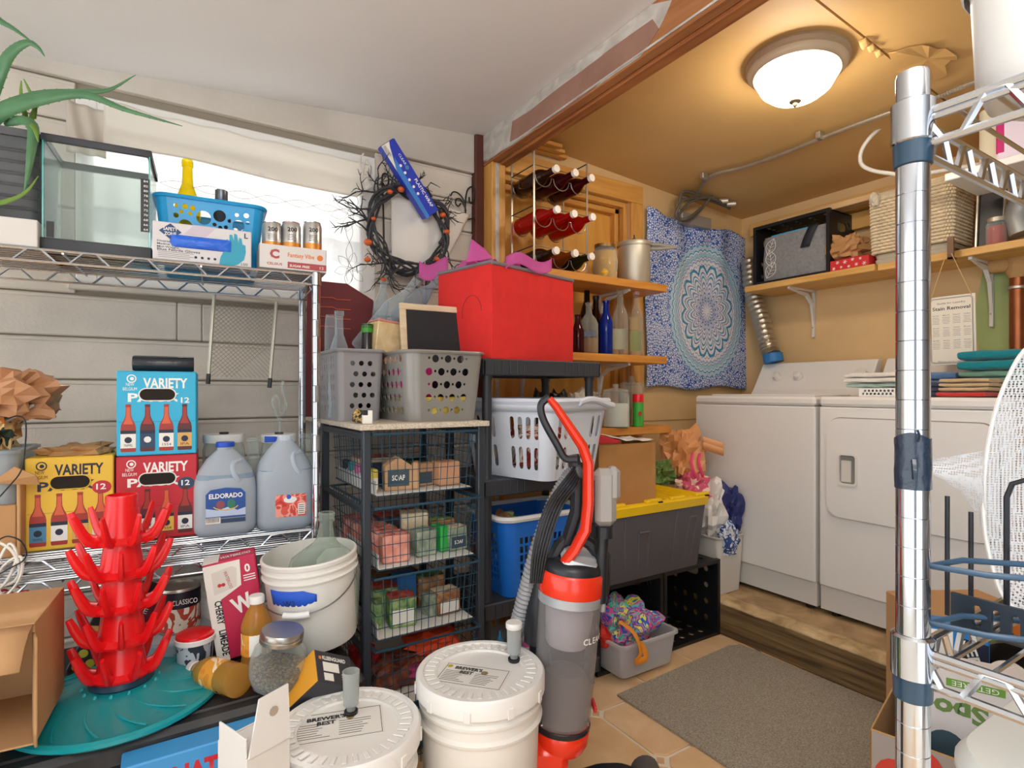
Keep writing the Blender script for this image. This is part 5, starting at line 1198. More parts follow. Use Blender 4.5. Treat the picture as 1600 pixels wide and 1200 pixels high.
# open kraft box lying on the tree's base
m_card = mat('box_cardboard', '#b98f62', .8, bump=.2, bs=30, var=.06, vs=5)
pA = at(70, 1160, Z=.469); 
t = thing('open_carton', 'open empty kraft carton lying on its side left of the bottle tree', 'box', (pA.x - .015, pA.y, .469), R(-5))
bw, bd, bh = .26, .23, .235
for nm, q in (('bottom_panel', (-bw, 0, 0, 0, bd, .004)), ('top_panel', (-bw, 0, bh - .004, 0, bd, bh)), ('side_panel', (-.004, 0, .004, 0, bd, bh - .004)), ('side_panel', (-bw, 0, .004, -bw + .004, bd, bh - .004)), ('back_panel', (-bw, bd - .004, .004, 0, bd, bh - .004))):
    b = MB(); b.rbox(*q, .0012); ob(nm, b, m_card, t)
b = MB(); b.grid(8, 3, lambda u, v: (-bw * (1 - u) - .002, -.085 * v, bh - .003 - .06 * v * v - .006 * sin(u * 5) * v)); ob('top_flap', b, m_card, t, solid=.004)
b = MB(); b.grid(2, 6, lambda u, v: (-.002 + .012 * u, -.035 * u, .012 + (bh - .03) * v)); ob('side_flap', b, m_card, t, solid=.004)
b = crumple(16, 9, .10, .07, .045, 6.6); one('green_bag', 'crumpled green yellow bag at the bottom left corner', 'bag', b, mat('lime_bag', '#8fa53e', .5, var=.2, vs=10), (pA.x - .14, pA.y - .115, .375))
b = MB(); b.rbox(-.16, -.1, 0, .1, .05, .33, .006); one('dark_carton', 'dark carton under the green bag at the bottom left corner', 'box', b, m_blk2, (pA.x - .12, pA.y - .10, 0))
# leaning dark carton with lime dots
t = thing('wine_carton', 'maroon and black bottle carton leaning behind the red bottle tree', 'carton', (-.20, 1.86, TZ + .003), rot=(0, R(24), R(-6)))
b = MB(); b.rbox(0, 0, 0, .13, .10, .235, .003); ob('carton', b, mat('near_black_card', '#241a1e', .5), t)
plate(t, [(.002, .15), (.128, .15), (.128, .233), (.002, .233)], mat('maroon_card', '#6d1f2b', .5), 'maroon_band'); letters(t, 'PALE ALE', .02, (.065, -.001, .18), m_pw, wid=.10)
for i, (x, z) in enumerate(((.02, .05), (.045, .03), (.02, .015))): plate(t, circ(x, z, .011, 12), mat('lime_dot', '#b9b436', .5), 'lime_dot')
plate(t, [(.0, .07), (.13, .09), (.13, .145), (.0, .12)], m_lab['tan'], 'tan_band')
# tubs and tins right of the tree
def tub(name, label, cat, px, py, Y, r, h, m, lid=None, lidh=.012, z=TZ + .001):
    p = at(px, py, Y=Y); t = thing(name, label, cat, (p.x, Y, z)); b = MB(); b.lathe([(0, 0), (r * .9, 0), (r * .95, .004), (r, h), (0, h)], 28); ob('tub', b, m, t)
    if lid: b = MB(); b.lathe([(r * .95, h), (r * 1.07, h), (r * 1.07, h + lidh * .8), (r * .98, h + lidh), (0, h + lidh)], 28); ob('lid', b, lid, t)
    return t
p = at(272, 1000, Y=1.86)
tub('white_tub', 'wide grey white tub with a tin standing on it behind the bottle tree', 'tub', 272, 1000, 1.86, .088, .045, mat('grey_white_plastic', '#b9c2c9', .5), mat('grey_white_plastic', '#b9c2c9', .5))
t = thing('sauce_tin', 'tin with a black and cream label on the grey white tub', 'tin', (p.x + .012, 1.86, TZ + .001 + .058))
b = MB(); b.lathe([(.0, 0), (.052, 0), (.054, .003), (.054, .118), (.052, .122), (.049, .122), (.049, .118), (0, .118)], 28); ob('tin', b, m_galv, t)
b = MB(); b.lathe([(.0545, .006), (.0545, .07)], 28); ob('cream_label', b, brush('cream_label', ['#cfc3a6', '#e3dac4', '#b5432f', '#efe7d6', '#d9cdb4'], 14), t)
b = MB(); b.lathe([(.0546, .07), (.0546, .115)], 28); bl = ob('black_label', b, mat('black_label', '#1a1c26', .4), t)
letters(t, 'CLASSICO', .02, (.012, -.0562, .082), m_pw, wid=.062)
p = at(305, 1000, Y=1.70); t = tub('red_lid_tub', 'small tub with a glossy red lid beside the pink carton', 'tub', 305, 1000, 1.70, .043, .082, brush('printed_tub', ['#39414a', '#b9c3cc', '#27303c', '#d8dde0'], 20), None)
b = MB(); b.lathe([(.042, .074), (.048, .075), (.048, .086), (.044, .09)], 28); ob('rim_band', b, m_wp, t)
b = MB(); b.lathe([(.046, .088), (.045, .094), (.038, .098), (0, .1)], 28); ob('lid', b, m_redp, t)
b = MB(); b.lathe([(0, 0), (.05, 0), (.05, .10), (.045, .11), (0, .11)], 24); p = at(338, 960, Y=1.95); one('white_canister', 'white canister in the shadow behind the pink carton', 'canister', b, m_wp, (p.x, 1.95, TZ + .001))
# pink seltzer carton, leaning
m_pink = mat('magenta_carton', '#c4264f', .45)
p = at(352, 1034, Z=TZ + .003)
t = thing('seltzer_carton', 'magenta Cherry Limeade can carton standing left of the white bucket', 'carton', (p.x - .018, p.y, TZ + .003), rot=(0, R(-8), R(-8)))
w_, d_, h_ = .128, .08, .268
b = MB(); b.rbox(0, 0, 0, w_, d_, h_, .003); ob('carton', b, m_pink, t)
plate(t, [(0, 0), (w_ * .24, 0), (w_ * .24, h_ * .62), (w_ * .66, h_ * .72), (w_ * .70, h_ * .98), (0, h_ * .98)], m_lab['white'], 'white_panel')
letters(t, 'CHERRY', .024, (w_ * .12, -.001, h_ * .50), m_ink, right=(0, 0, -1), up=(1, 0, 0), wid=h_ * .24, bold=.03)
letters(t, 'LIMEADE', .024, (w_ * .12, -.001, h_ * .19), m_ink, right=(0, 0, -1), up=(1, 0, 0), wid=h_ * .26, bold=.03)
c_ = plate(t, [(w_ * .14 + x, h_ * .79 + y) for x, y in ((0, -.03), (.055, -.02), (.062, .03), (.05, .038), (0, .03))], mat('printed_can_white', '#dcd5cc', .5), 'printed_can', .0006, .001)
letters(c_, 'WATERLOO', .012, (w_ * .40, -.0016, h_ * .80), m_cred, right=(.2, 0, -1), up=(1, 0, .2), wid=.05)
for dx in (0, .009): plate(c_, circ(w_ * .26 + dx, h_ * .765, .005, 10), m_redc, 'cherry_print', .001, .0014)
letters(t, 'W', .06, (w_ * .66, -.001, h_ * .46), m_pw, right=(1, 0, .25), up=(-.25, 0, 1), wid=.05, bold=.04); letters(t, '0', .03, (w_ * .82, -.001, h_ * .84), m_pw, wid=.014, bold=.03)
b = MB()
for i in range(3): b.box(w_ * .72, -.0006, h_ * (.80 - .025 * i), w_ * .95, 0, h_ * (.81 - .025 * i))
ob('small_print', b, m_pw, t)
b = MB(); b.box(0, .0, h_, w_ * .30, d_, h_ + .0006); ob('white_top_panel', b, m_lab['white'], t); letters(t, 'WATERLOO', .03, (w_ * .62, d_ * .3, h_ + .0004), m_pw, right=(1, 0, 0), up=(0, 1, 0), wid=w_ * .6, bold=.03)
# juice bottles
m_juice = clear('apple_juice', '#d8a64e', .38, .1, tint='#f0cd86')
m_olab = brush('orange_label', ['#d98f2f', '#e3a13a', '#f0dfc0', '#d98f2f'], 14)
def juice(name, label, M_):
    t = thing(name, label, 'bottle', mtx=M_)
    pr = [(0, .004), (.026, 0), (.037, .006), (.038, .02), (.0355, .03), (.038, .04), (.0355, .048), (.0365, .055)]
    b = MB(); b.lathe(pr + [(.0365, .115), (.038, .12), (.036, .135), (.026, .16), (.0165, .175), (.0155, .185)], 28); ob('bottle', b, m_juice, t)
    b = MB(); b.lathe([(.0372, .058), (.0372, .113)], 28); l_ = ob('label', b, m_olab, t)
    b = MB(); b.lathe([(.0378, .06), (.0378, .112)], 8, a0=R(205), a1=R(250)); ob('white_panel', b, m_pw, l_)
    b = MB(); b.lathe([(.0155, .183), (.019, .184), (.019, .2), (.017, .203), (0, .203)], 20); ob('cap', b, m_wp, t)
    return t
pc, pb = at(283, 1032, Z=TZ + .03), at(376, 1062, Z=TZ + .045)
ax = (pc - pb); ax.z = 0; ax.normalize()
q = V((ax.x, ax.y, -.09)).normalized().to_track_quat('Z', 'Y').to_matrix().to_4x4(); q.translation = (pb.x, pb.y, TZ + .041)
juice('juice_bottle', 'apple juice bottle lying on its side in front of the magenta carton', q)
p = at(401, 1000, Y=1.585); juice('juice_bottle', 'apple juice bottle standing behind the glass jar of seeds', MX.Translation((p.x, 1.585, TZ + .001)) @ MX.Rotation(R(30), 4, 'Z'))
# glass jar with seeds
jp = at(430, 1040, Y=1.485); t = thing('seed_jar', 'round glass jar of brown seeds with a metal lid at the trunk edge', 'jar', (jp.x, 1.485, TZ + .001), rot=(R(5), R(6), 0))
pr = [(0, .001), (.04, .0), (.056, .012), (.066, .04), (.067, .07), (.06, .1), (.046, .12), (.044, .13)]
b = MB(); b.lathe(pr, 32); ob('glass', b, clear('jar_glass', '#e9efee', .08, .03), t)
b = MB(); b.lathe([(0, .004), (.039, .003), (.0545, .014), (.0645, .04), (.0645, .055)], 32)
b.grid(10, 24, lambda u, v: (.0645 * u * cos(2 * pi * v), .0645 * u * sin(2 * pi * v), .062 + .012 * NZ.noise(V((u * 3 * cos(2 * pi * v), u * 3 * sin(2 * pi * v), 1))) - .007 * u))
ob('seeds', b, two('brown_seeds', '#33281a', '#a88a5e', 160, .4, .7, .9, 3, 1), t, kind='stuff')
b = MB(); b.lathe([(.047, .118), (.051, .12), (.051, .129), (.049, .131), (.051, .133), (.051, .142), (.048, .146), (.0, .143)], 32); ob('lid', b, mat('brushed_lid', '#b3ada4', .3, .9), t)
# white bucket with carboy
m_buck = mat('white_bucket_plastic', '#e2dfd8', .45, var=.03, vs=5); m_wire = mat('bucket_wire', '#8c8b88', .35, .9)
def bucket(name, label, loc, r, h, rot=None, lid=False, ring=True, rz=0, bail=None, op=True):
    t = thing(name, label, 'bucket', loc, rot=rot or (0, 0, rz))
    pr = [(0, 0), (r * .86, 0), (r * .88, .006), (r * .955, h * .78), (r * 1.0, h * .785), (r * 1.01, h * .80), (r * .965, h * .815), (r * .965, h * .865), (r * 1.0, h * .87), (r * 1.005, h * .885), (r * .97, h * .90), (r * .97, h * .94), (r, h * .945), (r * 1.01, h * .985), (r * .99, h)]
    pr += [(r * .96, h), (r * .945, h * .9), (r * .85, .01), (0, .01)] if op else [(0, h)]
    b = MB(); b.lathe(pr, 48); ob('pail', b, m_buck, t)
    if bail:
        a, drop = bail; pts = []
        d = V((cos(a), sin(a), 0)); e = V((-sin(a), cos(a), 0))
        for i in range(25):
            s_ = pi * i / 24; pts.append(d * (-(r * 1.0) * cos(s_)) + e * (r * 1.08 * sin(s_) ** .8 if i not in (0, 24) else 0) + V((0, 0, h * .72 - drop * sin(s_) ** 1.1)))
        b = MB(); b.tube(pts, .0022, 6); hb_ = ob('bail', b, m_wire, t)
        b = MB(); b.tube(pts[10:15], .009, 10); ob('grip', b, m_wp, hb_)
    return t
bp_ = V((.385, 1.655, .455))
t = bucket('white_bucket', 'open white bucket holding a glass carboy, blue tape on its side', bp_, .128, .245, rot=(R(2), R(-4), R(-10)), bail=(R(-20), .055), op=True)
for c in kids(t):
    if c.name.startswith('bail'): c.rotation_euler = (0, 0, R(180))
def tape_f(u, v):
    a = R(211 + 62 * u); r = .1195 + .006 * (v - .5) + .001
    z = .125 + .055 * v - (.012 * (1 - u)) * 0; k = 1 if u < .75 else 1 - (u - .75) * 1.9
    z = .150 + (z - .150) * k
    return (r * cos(a), r * sin(a), z)
b = MB(); b.grid(16, 2, tape_f); tp = ob('painters_tape', b, mat('blue_painters_tape', '#1c56c9', .6), t, solid=.0008); 
letters(tp, 'W2', .022, (-.062, -.114, .143), m_navy, right=(.9, -.45, 0))
t = thing('glass_carboy', 'clear glass carboy whose neck stands out of the open white bucket', 'carboy', bp_ + V((.02, .01, .016)), rot=(R(1), R(2), 0))
b = MB(); b.lathe([(0, .0), (.09, .0), (.1, .01), (.1, .17), (.092, .2), (.06, .225), (.034, .245), (.024, .262), (.019, .29), (.018, .305), (.022, .307), (.0235, .313), (.021, .318), (.0235, .322), (.0235, .33), (.019, .332), (.017, .33)], 36); ob('glass', b, clear('carboy_glass', '#cdd6cf', .16, .03, tint='#e6efe8'), t)
# tilted black glove carton
kp = at(527, 1050, Z=TZ + .05)
t = thing('glove_carton', 'black Kleenguard carton tilted under the white bucket', 'box', (kp.x, kp.y + .022, TZ + .05), rot=(R(-52), R(28), R(14)))
b = MB(); b.rbox(-.055, -.0, -.042, .055, .12, .042, .002); ob('carton', b, mat('charcoal_card', '#34353a', .5), t)
b = MB(); b.box(-.0556, .001, -.041, -.055, .119, .041); ob('orange_side', b, mat('orange_card', '#dd9a2c', .5), t)
letters(t, 'KLEENGUARD', .014, (.0, -.0005, .018), m_pw, wid=.07, bold=.03); plate(t, [(-.045, .018), (-.038, .018), (-.038, .026), (-.045, .026)], m_cor, 'orange_mark')
plate(t, [(-.035, -.012), (.012, -.012), (.012, .012), (-.035, .012)], m_lab['white'], 'white_label'); plate(t, [(-.035, -.036), (-.008, -.036), (-.008, -.017), (-.035, -.017)], m_lab['white'], 'barcode_label')
for i in range(4): plate(t, [(.018, -.034 + .006 * i), (.05, -.034 + .006 * i), (.05, -.032 + .006 * i), (.018, -.032 + .006 * i)], m_gcard, 'print_line')
# blue case at the bottom, white open carton, two lidded pails
t = thing('beer_case', 'blue case with red NATU lettering in front of the trunk', 'box', (.10, 1.362, 0))
b = MB(); b.rbox(-.16, 0, 0, .14, .064, .398, .003); ob('carton', b, mat('bright_blue_card', '#3f93cf', .5), t)
letters(t, 'NATURAL', .06, (at(268, 1190, Y=1.362).x - .10, 0, .328), m_redc, al='LEFT', wid=.19, bold=.05)
plate(t, [(-.16, .18), (-.08, .18), (-.07, .34), (-.16, .37)], mat('peach_print', '#d99a63', .5), 'peach_patch'); letters(t, 'LIGHT', .08, (.0, 0, .20), m_pw, wid=.25, bold=.04)
m_wcard = mat('white_corrugated', '#d6d3cf', .7)
t = thing('white_carton', 'white cardboard carton with a raised flap left of the lidded pails', 'box', (.135, 1.09, 0), R(22))
for nm, q in (('front_panel', (0, 0, 0, .085, .004, .50)), ('back_panel', (0, .096, 0, .085, .1, .50)), ('side_panel', (0, .004, 0, .004, .096, .535)), ('side_panel', (.081, .004, 0, .085, .096, .50)), ('top_panel', (.004, .004, .494, .081, .096, .498))):
    b = MB(); b.rbox(*q, .001); ob(nm, b, m_wcard, t)
b = MB(); b.add([(.003, -.001, .50), (.084, -.001, .50), (.088, .012, .595), (.03, .012, .59)], [(0, 1, 2, 3)]); ob('front_flap', b, m_wcard, t, solid=.004)
b = MB(); b.prism(circ(.055, .56, .009, 10), 0, .0006, T=MX.Translation((0, .0045, 0)) @ XZ); ob('stain', b, mat('brown_stain', '#a89a88', .9), t)
m_lidp = mat('white_lid_plastic', '#e4e2de', .4)
def pail(name, label, loc, r, h, rz, bail=None):
    t = bucket(name, label, loc, r, h - .014, rz=rz, bail=bail, op=False)
    b = MB(); b.lathe([(r * 1.03, h - .045), (r * 1.05, h - .043), (r * 1.05, h - .006), (r * 1.02, h), (r * .94, h), (r * .93, h - .005), (r * .72, h - .005), (r * .71, h - .010), (0, h - .010)], 56); ld = ob('lid', b, m_lidp, t)
    for k in range(36):
        a = 2 * pi * k / 36; T = MX.Translation((r * .83 * cos(a), r * .83 * sin(a), h - .0045)) @ MX.Rotation(a, 4, 'Z')
        b = MB(); b.rbox(-r * .085, -r * .035, 0, r * .085, r * .035, .0035, .0012, T=T); ob('lid_rib', b, m_lidp, ld)
    for k in range(10):
        a = 2 * pi * k / 10; T = MX.Translation((r * 1.05 * cos(a), r * 1.05 * sin(a), h - .034)) @ MX.Rotation(a, 4, 'Z')
        b = MB(); b.rbox(-.001, -.008, -.012, .003, .008, .012, .001, T=T); ob('pull_tab', b, m_lidp, ld)
    return t
m_alk = clear('airlock_plastic', '#d9dcda', .35, .1)
def airlock(t, x, y, z, h_, cap=True):
    k0 = h_ / .075
    b = MB(); b.lathe([(.013, 0), (.0155, .004), (.0155, .010), (0, .010)], 14, (x, y, z)); ob('grommet', b, m_blk, t)
    b = MB(); b.lathe([(.007, .0), (.010, .012), (.012, .02), (.017, .024), (.0195, h_), (.018, h_), (.0155, .026), (0, .025)], 20, (x, y, z)); b.lathe([(.004, .02), (.004, h_ * .7), (.009, h_ * .7), (.009, h_ * .45)], 14, (x, y, z)); al_ = ob('airlock', b, m_alk, t)
    if cap: b = MB(); b.lathe([(.0205, h_ - .012), (.0215, h_ - .01), (.0215, h_), (.020, h_ + .003), (0, h_ + .003)], 20, (x, y, z)); ob('airlock_cap', b, m_lidp, al_)
m_paper = mat('label_paper', '#dedcd6', .7)
def lid_label(t, cx, cy, w_, d_, rz, z, title):
    T = MX.Translation((cx, cy, z)) @ MX.Rotation(rz, 4, 'Z'); b = MB(); b.box(-w_ / 2, -d_ / 2, 0, w_ / 2, d_ / 2, .0008, T=T); l_ = ob('paper_label', b, m_paper, t)
    b = MB()
    for q in ((-w_ / 2 + .004, -d_ / 2 + .004, w_ / 2 - .004, -d_ / 2 + .0055), (-w_ / 2 + .004, d_ / 2 - .0055, w_ / 2 - .004, d_ / 2 - .004), (-w_ / 2 + .004, -d_ / 2 + .004, -w_ / 2 + .0055, d_ / 2 - .004), (w_ / 2 - .0055, -d_ / 2 + .004, w_ / 2 - .004, d_ / 2 - .004)): b.box(q[0], q[1], .0008, q[2], q[3], .0011, T=T)
    rnd = random.Random(4)
    for c in range(2):
        for i in range(7):
            y = d_ / 2 - d_ * .38 - i * d_ * .075; x = -w_ * .44 + c * w_ * .46; b.box(x, y - .0018, .0008, x + w_ * rnd.uniform(.22, .38), y, .0011, T=T)
    ob('label_print', b, mat('label_ink', '#55524d', .7), l_)
    R3 = T.to_3x3(); letters(l_, title, .019, T @ V((-w_ * .12, d_ * .22, .0012)), m_ink, right=R3 @ V((1, 0, 0)), up=R3 @ V((0, 1, 0)), wid=w_ * .42, bold=.04)
    b = MB(); b.prism(circ(-w_ * .42, d_ * .32, .007, 12), .0008, .0013, T=T); ob('gold_emblem', b, mat('gold_print', '#b3a02f', .5), l_)
    b = MB(); b.prism(circ(w_ * .14, d_ * .2, .009, 12), .0008, .0013, T=T); ob('round_emblem', b, mat('hop_print', '#8b7a50', .5), l_)
P1 = V((.360, 1.245, 0)); t = pail('lidded_pail', "white lidded pail with a Brewer's Best paper label, nearest the bottom edge", P1, .150, .418, R(10), bail=(R(-35), .10))
lid_label(t, -.015, .025, .20, .115, R(-26), .4085, "BREWER'S\nBEST"); airlock(t, .028, .045, .407, .10, False)
P2 = V((.684, 1.228, 0)); t = pail('lidded_pail', 'white lidded pail with an airlock beside the red vacuum cleaner', P2, .152, .462, R(50), bail=(R(-85), .11))
lid_label(t, -.025, .015, .17, .10, R(-48 - 50 + 0), .4525, "BREWER'S\nBEST"); airlock(t, .065, -.075, .451, .10)
# ------------------------------------------------------------------ wire drawer cart with soaps
m_cart = mat('dark_grey_cart_steel', '#3d434b', .4, .3); m_dw = mat('blue_grey_wire', '#34566b', .35, .4)
CX, CYf, CW, CD = .515, 1.632, .41, .50
cart = thing('drawer_cart', 'dark wire drawer cart with a speckled top board beside the wire shelf', 'cart', (CX, CYf, 0))
b = MB(); b.rbox(-.012, -.012, 1.036, CW + .012, .73, 1.053, .002); ob('top_board', b, two('speckled_board', '#b5a894', '#d8cdbb', 160, .35, .6, .6, 2, .05), cart)
for x in (.0, CW - .024):
    for y in (0, CD - .024):
        b = MB(); b.rbox(x, y, 0, x + .024, y + .024, 1.036, .003); ob('post', b, m_cart, cart)
TI_ = [1.022, .805, .595, .385, .175]
for s_, x in enumerate((.002, CW - .016)):
    for z in TI_ + [1.03]:
        b = MB(); b.rbox(x, .024, z - .016, x + .014, CD - .024, z - .002, .002); ob('rail', b, m_cart, cart)
dz = .188
for k, z in enumerate(TI_):
    po = (.0, .02, .015, .025, .01)[k]
    b = MB(); x0, x1, y0, y1 = .03, CW - .03, -po, CD - .03
    b.tube([(x0, y0, z), (x1, y0, z), (x1, y1, z), (x0, y1, z)], .0042, 6, closed=True)
    dr = ob('drawer', b, m_dw, cart)
    b = MB(); ins = .012
    for i in range(1, 14):
        x = x0 + (x1 - x0) * i / 14; xb = x0 + ins + (x1 - x0 - 2 * ins) * i / 14
        b.tube([(x, y0, z), (xb, y0 + ins, z - dz), (xb, y1 - ins, z - dz), (x, y1, z)], .0014, 4)
    for i in range(1, 16):
        y = y0 + (y1 - y0) * i / 16
        b.tube([(x0, y, z), (x0 + ins, y, z - dz), (x1 - ins, y, z - dz), (x1, y, z)], .0014, 4)
    for j in range(1, 6):
        q = ins * j / 5; zz = z - dz * j / 5
        b.tube([(x0 + q, y0 + q, zz), (x1 - q, y0 + q, zz), (x1 - q, y1 - q, zz), (x0 + q, y1 - q, zz)], .0015, 4, closed=True)
    ob('wire_mesh', b, m_dw, dr, kind='stuff')
    b = MB(); b.box(x0 + ins + .004, y0 + ins + .004, z - dz + .002, x1 - ins - .004, y1 - ins - .004, z - dz + .004); b.box(x0 + ins + .003, y0 + ins + .01, z - dz + .004, x0 + ins + .005, y1 - .03, z - dz + .045); ob('paper_liner', b, m_paper, dr)
# soaps and packets (cart coordinates)
m_kr2 = mat('soap_kraft', '#c39a72', .7, var=.1, vs=20); m_slate = mat('slate_label', '#3f4f5a', .5)
def swirl(n, a, b_, s=26): return two('soap_' + n, a, b_, s, .4, .6, .6, 4, .3)
def soap(label, x, y, tier, w_, d_, h_, m, lab=None, rz=0, zo=0, top=None, name='soap_bar', cat='soap', txt=None, house=False):
    z = TI_[tier] - dz + .0055 + zo
    t = thing(name, label, cat, (CX + x, CYf + y, z), rz, group='soaps in the wire drawers')
    b = MB()
    if house:
        P = [(-w_ / 2, 0), (w_ / 2, 0), (w_ / 2, h_ * .72), (0, h_), (-w_ / 2, h_ * .72)]
        b.prism(P, -d_ / 2, d_ / 2, T=XZ); b.fix = True
    else: b.rbox(-w_ / 2, -d_ / 2, 0, w_ / 2, d_ / 2, h_, .004)
    ob('bar', b, m, t)
    if top:
        b = MB(); b.grid(10, 8, lambda u, v: ((u - .5) * w_ * .98, (v - .5) * d_ * .98, h_ + .001 + .010 * abs(NZ.noise(V((u * 4, v * 4, x * 30 + y * 9)))) * min(1, 6 * u, 6 - 6 * u))); ob('textured_top', b, top, t)
    if lab:
        b = MB(); b.box(-w_ * .40, -d_ / 2 - .001, h_ * .12, w_ * .40, -d_ / 2 - .0002, h_ * .62); l_ = ob('label', b, lab, t)
        if txt: letters(l_, txt, h_ * .22, (0, -d_ / 2 - .0012, h_ * .30), m_pw if lab is m_slate else m_ink, wid=w_ * .5, bold=.02)
    return t
pk1 = swirl('pink', '#d98a78', '#e8a996'); pk1t = swirl('pink_top', '#c25a4c', '#e89a86', 40); gr1 = swirl('sage', '#7f8c78', '#aab3a0'); gr2 = swirl('green', '#4f7d46', '#a5b878')
crm = swirl('cream', '#cdb894', '#e0d0b2'); brn = swirl('brown', '#8a5a38', '#b98a5a'); redt = swirl('red_top', '#a8322a', '#d26a52', 40); bls = mat('soap_blue', '#2d6fb5', .4); blk_ = swirl('charcoal', '#2a2c30', '#5a5d60')
# tier 0
soap('house shaped kraft soap pack with a slate label in the top wire drawer', .135, .085, 0, .085, .05, .105, m_kr2, m_slate, R(-8), txt='SOAP', house=True)
soap('narrow kraft soap pack leaning beside the house shaped pack', .195, .075, 0, .022, .06, .085, m_kr2, None, R(-25))
soap('kraft soap pack with a round slate label in the top wire drawer', .235, .11, 0, .06, .04, .075, m_kr2, m_slate, R(6))
soap('wide tan kraft soap box at the right of the top wire drawer', .308, .09, 0, .078, .065, .078, mat('tan_soap_box', '#cf9d78', .6, var=.05), None, R(3))
soap('dark soap bar at the right edge of the top wire drawer', .36, .16, 0, .035, .08, .06, blk_)
soap('dark green soap at the middle of the top wire drawer', .24, .25, 0, .12, .07, .07, swirl('dark_green', '#28382f', '#4d5f4c'), None, 0, 0, swirl('dark_green', '#28382f', '#4d5f4c'))
soap('navy wrapped soap behind the house shaped pack', .10, .2, 0, .08, .08, .07, mat('navy_wrap', '#1f2a44', .4, bump=.6, bs=50))
soap('pale pink topped soap at the back of the top wire drawer', .13, .32, 0, .12, .09, .08, crm, None, 0, 0, pk1t)
for i, (m, nm) in enumerate(((mat('slip_yellow', '#d8c34a', .5), 'yellow'), (mat('slip_purple', '#8a5aa5', .5), 'purple'), (mat('slip_pink', '#d66f9a', .5), 'pink'), (mat('slip_teal', '#4aa0a5', .5), 'teal'), (mat('slip_black', '#2b2b30', .5), 'black'))):
    soap(nm + ' thin soap sleeve in the row along the left side of the top wire drawer', .058, .09 + .07 * i, 0, .02, .05, .07, m, m_lab['white'])
# tier 1
for i in range(5): soap(('front', 'second', 'third', 'fourth', 'last')[i] + ' pink soap of the row along the left of the second wire drawer', .115 - .008 * i, .055 + .075 * i, 1, .085, .06, .085, pk1, None, R(-6), 0, pk1t)
soap('grey green swirled soap in the middle of the second wire drawer', .22, .07, 1, .07, .055, .08, gr1, None, R(4), 0, gr1)
soap('bright green wrapped soap in the second wire drawer', .285, .085, 1, .03, .06, .085, mat('green_wrap', '#2fb04a', .35), None, R(10))
soap('mottled soap with a slate label at the right of the second wire drawer', .335, .075, 1, .07, .055, .075, gr1, m_slate, R(5), 0, crm, txt='SOAP')
soap('brown green topped soap behind the labelled one in the second drawer', .32, .16, 1, .09, .06, .085, brn, None, 0, 0, gr2)
soap('cream soap block lying across the middle of the second wire drawer', .225, .16, 1, .09, .05, .10, crm, None, R(-15), .02, crm)
soap('dark red topped soap at the back of the second wire drawer', .22, .3, 1, .16, .10, .09, blk_, None, 0, 0, redt)
# tier 2
soap('red topped green soap with a white label in the third wire drawer', .145, .075, 2, .085, .07, .09, gr2, m_lab['white'], R(-8), 0, redt)
soap('red topped soap behind the labelled one in the third wire drawer', .11, .165, 2, .10, .08, .10, gr2, None, R(-8), 0, redt)
soap('striped green soap at the left front of the third wire drawer', .065, .09, 2, .045, .05, .08, gr2, None, R(-20), 0, gr2)
soap('blue wrapped soap in the middle of the third wire drawer', .20, .19, 2, .07, .06, .12, bls)
soap('tan soap with a white label at the right of the third wire drawer', .305, .085, 2, .085, .06, .075, brn, m_lab['white'], R(4), 0, crm)
soap('grey marbled soap at the right middle of the third wire drawer', .255, .09, 2, .04, .055, .07, gr1, None, R(12))
soap('green topped brown soap at the back of the third wire drawer', .29, .19, 2, .10, .07, .10, brn, None, 0, 0, gr2)
soap('charcoal soap at the back of the third wire drawer', .18, .32, 2, .22, .10, .09, blk_, None, 0, 0, brn)
# tier 3, 4
b = crumple(16, 9, .10, .07, .045, 21.3, 3); one('brown_loaf', 'brown knobbly soap loaf in the fourth wire drawer', 'soap', b, swirl('loaf', '#5a2d1f', '#8a4a32', 30), (CX + .15, CYf + .13, TI_[3] - dz + .05))
b = crumple(16, 9, .09, .05, .04, 33.1, 3); one('orange_cloth', 'bright orange cloth in the fourth wire drawer', 'cloth', b, mat('orange_cloth', '#e8552b', .7), (CX + .28, CYf + .14, TI_[3] - dz + .10))
b = crumple(14, 8, .11, .05, .02, 41.7, 3); one('magenta_cloth', 'magenta cloth under the orange one in the fourth wire drawer', 'cloth', b, mat('magenta_cloth', '#b5286f', .7), (CX + .25, CYf + .10, TI_[3] - dz + .05))
b = crumple(14, 8, .05, .05, .05, 45.7, 3); one('red_packet', 'red packet at the left of the fourth wire drawer', 'packet', b, mat('red_packet', '#b52028', .4), (CX + .06, CYf + .2, TI_[3] - dz + .07))
b = crumple(16, 9, .10, .08, .07, 51.7, 2.5); one('blue_packet', 'folded sky blue packet in the bottom wire drawer', 'packet', b, mat('sky_packet', '#2a8bd0', .4), (CX + .23, CYf + .12, TI_[4] - dz + .085))
b = crumple(14, 8, .07, .06, .04, 57.7, 2.5); one('green_packet', 'dark green packet beside the blue one in the bottom wire drawer', 'packet', b, mat('green_packet', '#2f7a45', .5), (CX + .10, CYf + .08, TI_[4] - dz + .05))
b = MB(); b.rbox(-.07, -.05, 0, .07, .05, .02, .003); one('white_packet', 'flat white packet on the bottom wire drawer', 'packet', b, m_wp, (CX + .12, CYf + .18, TI_[4] - dz + .1), R(12))

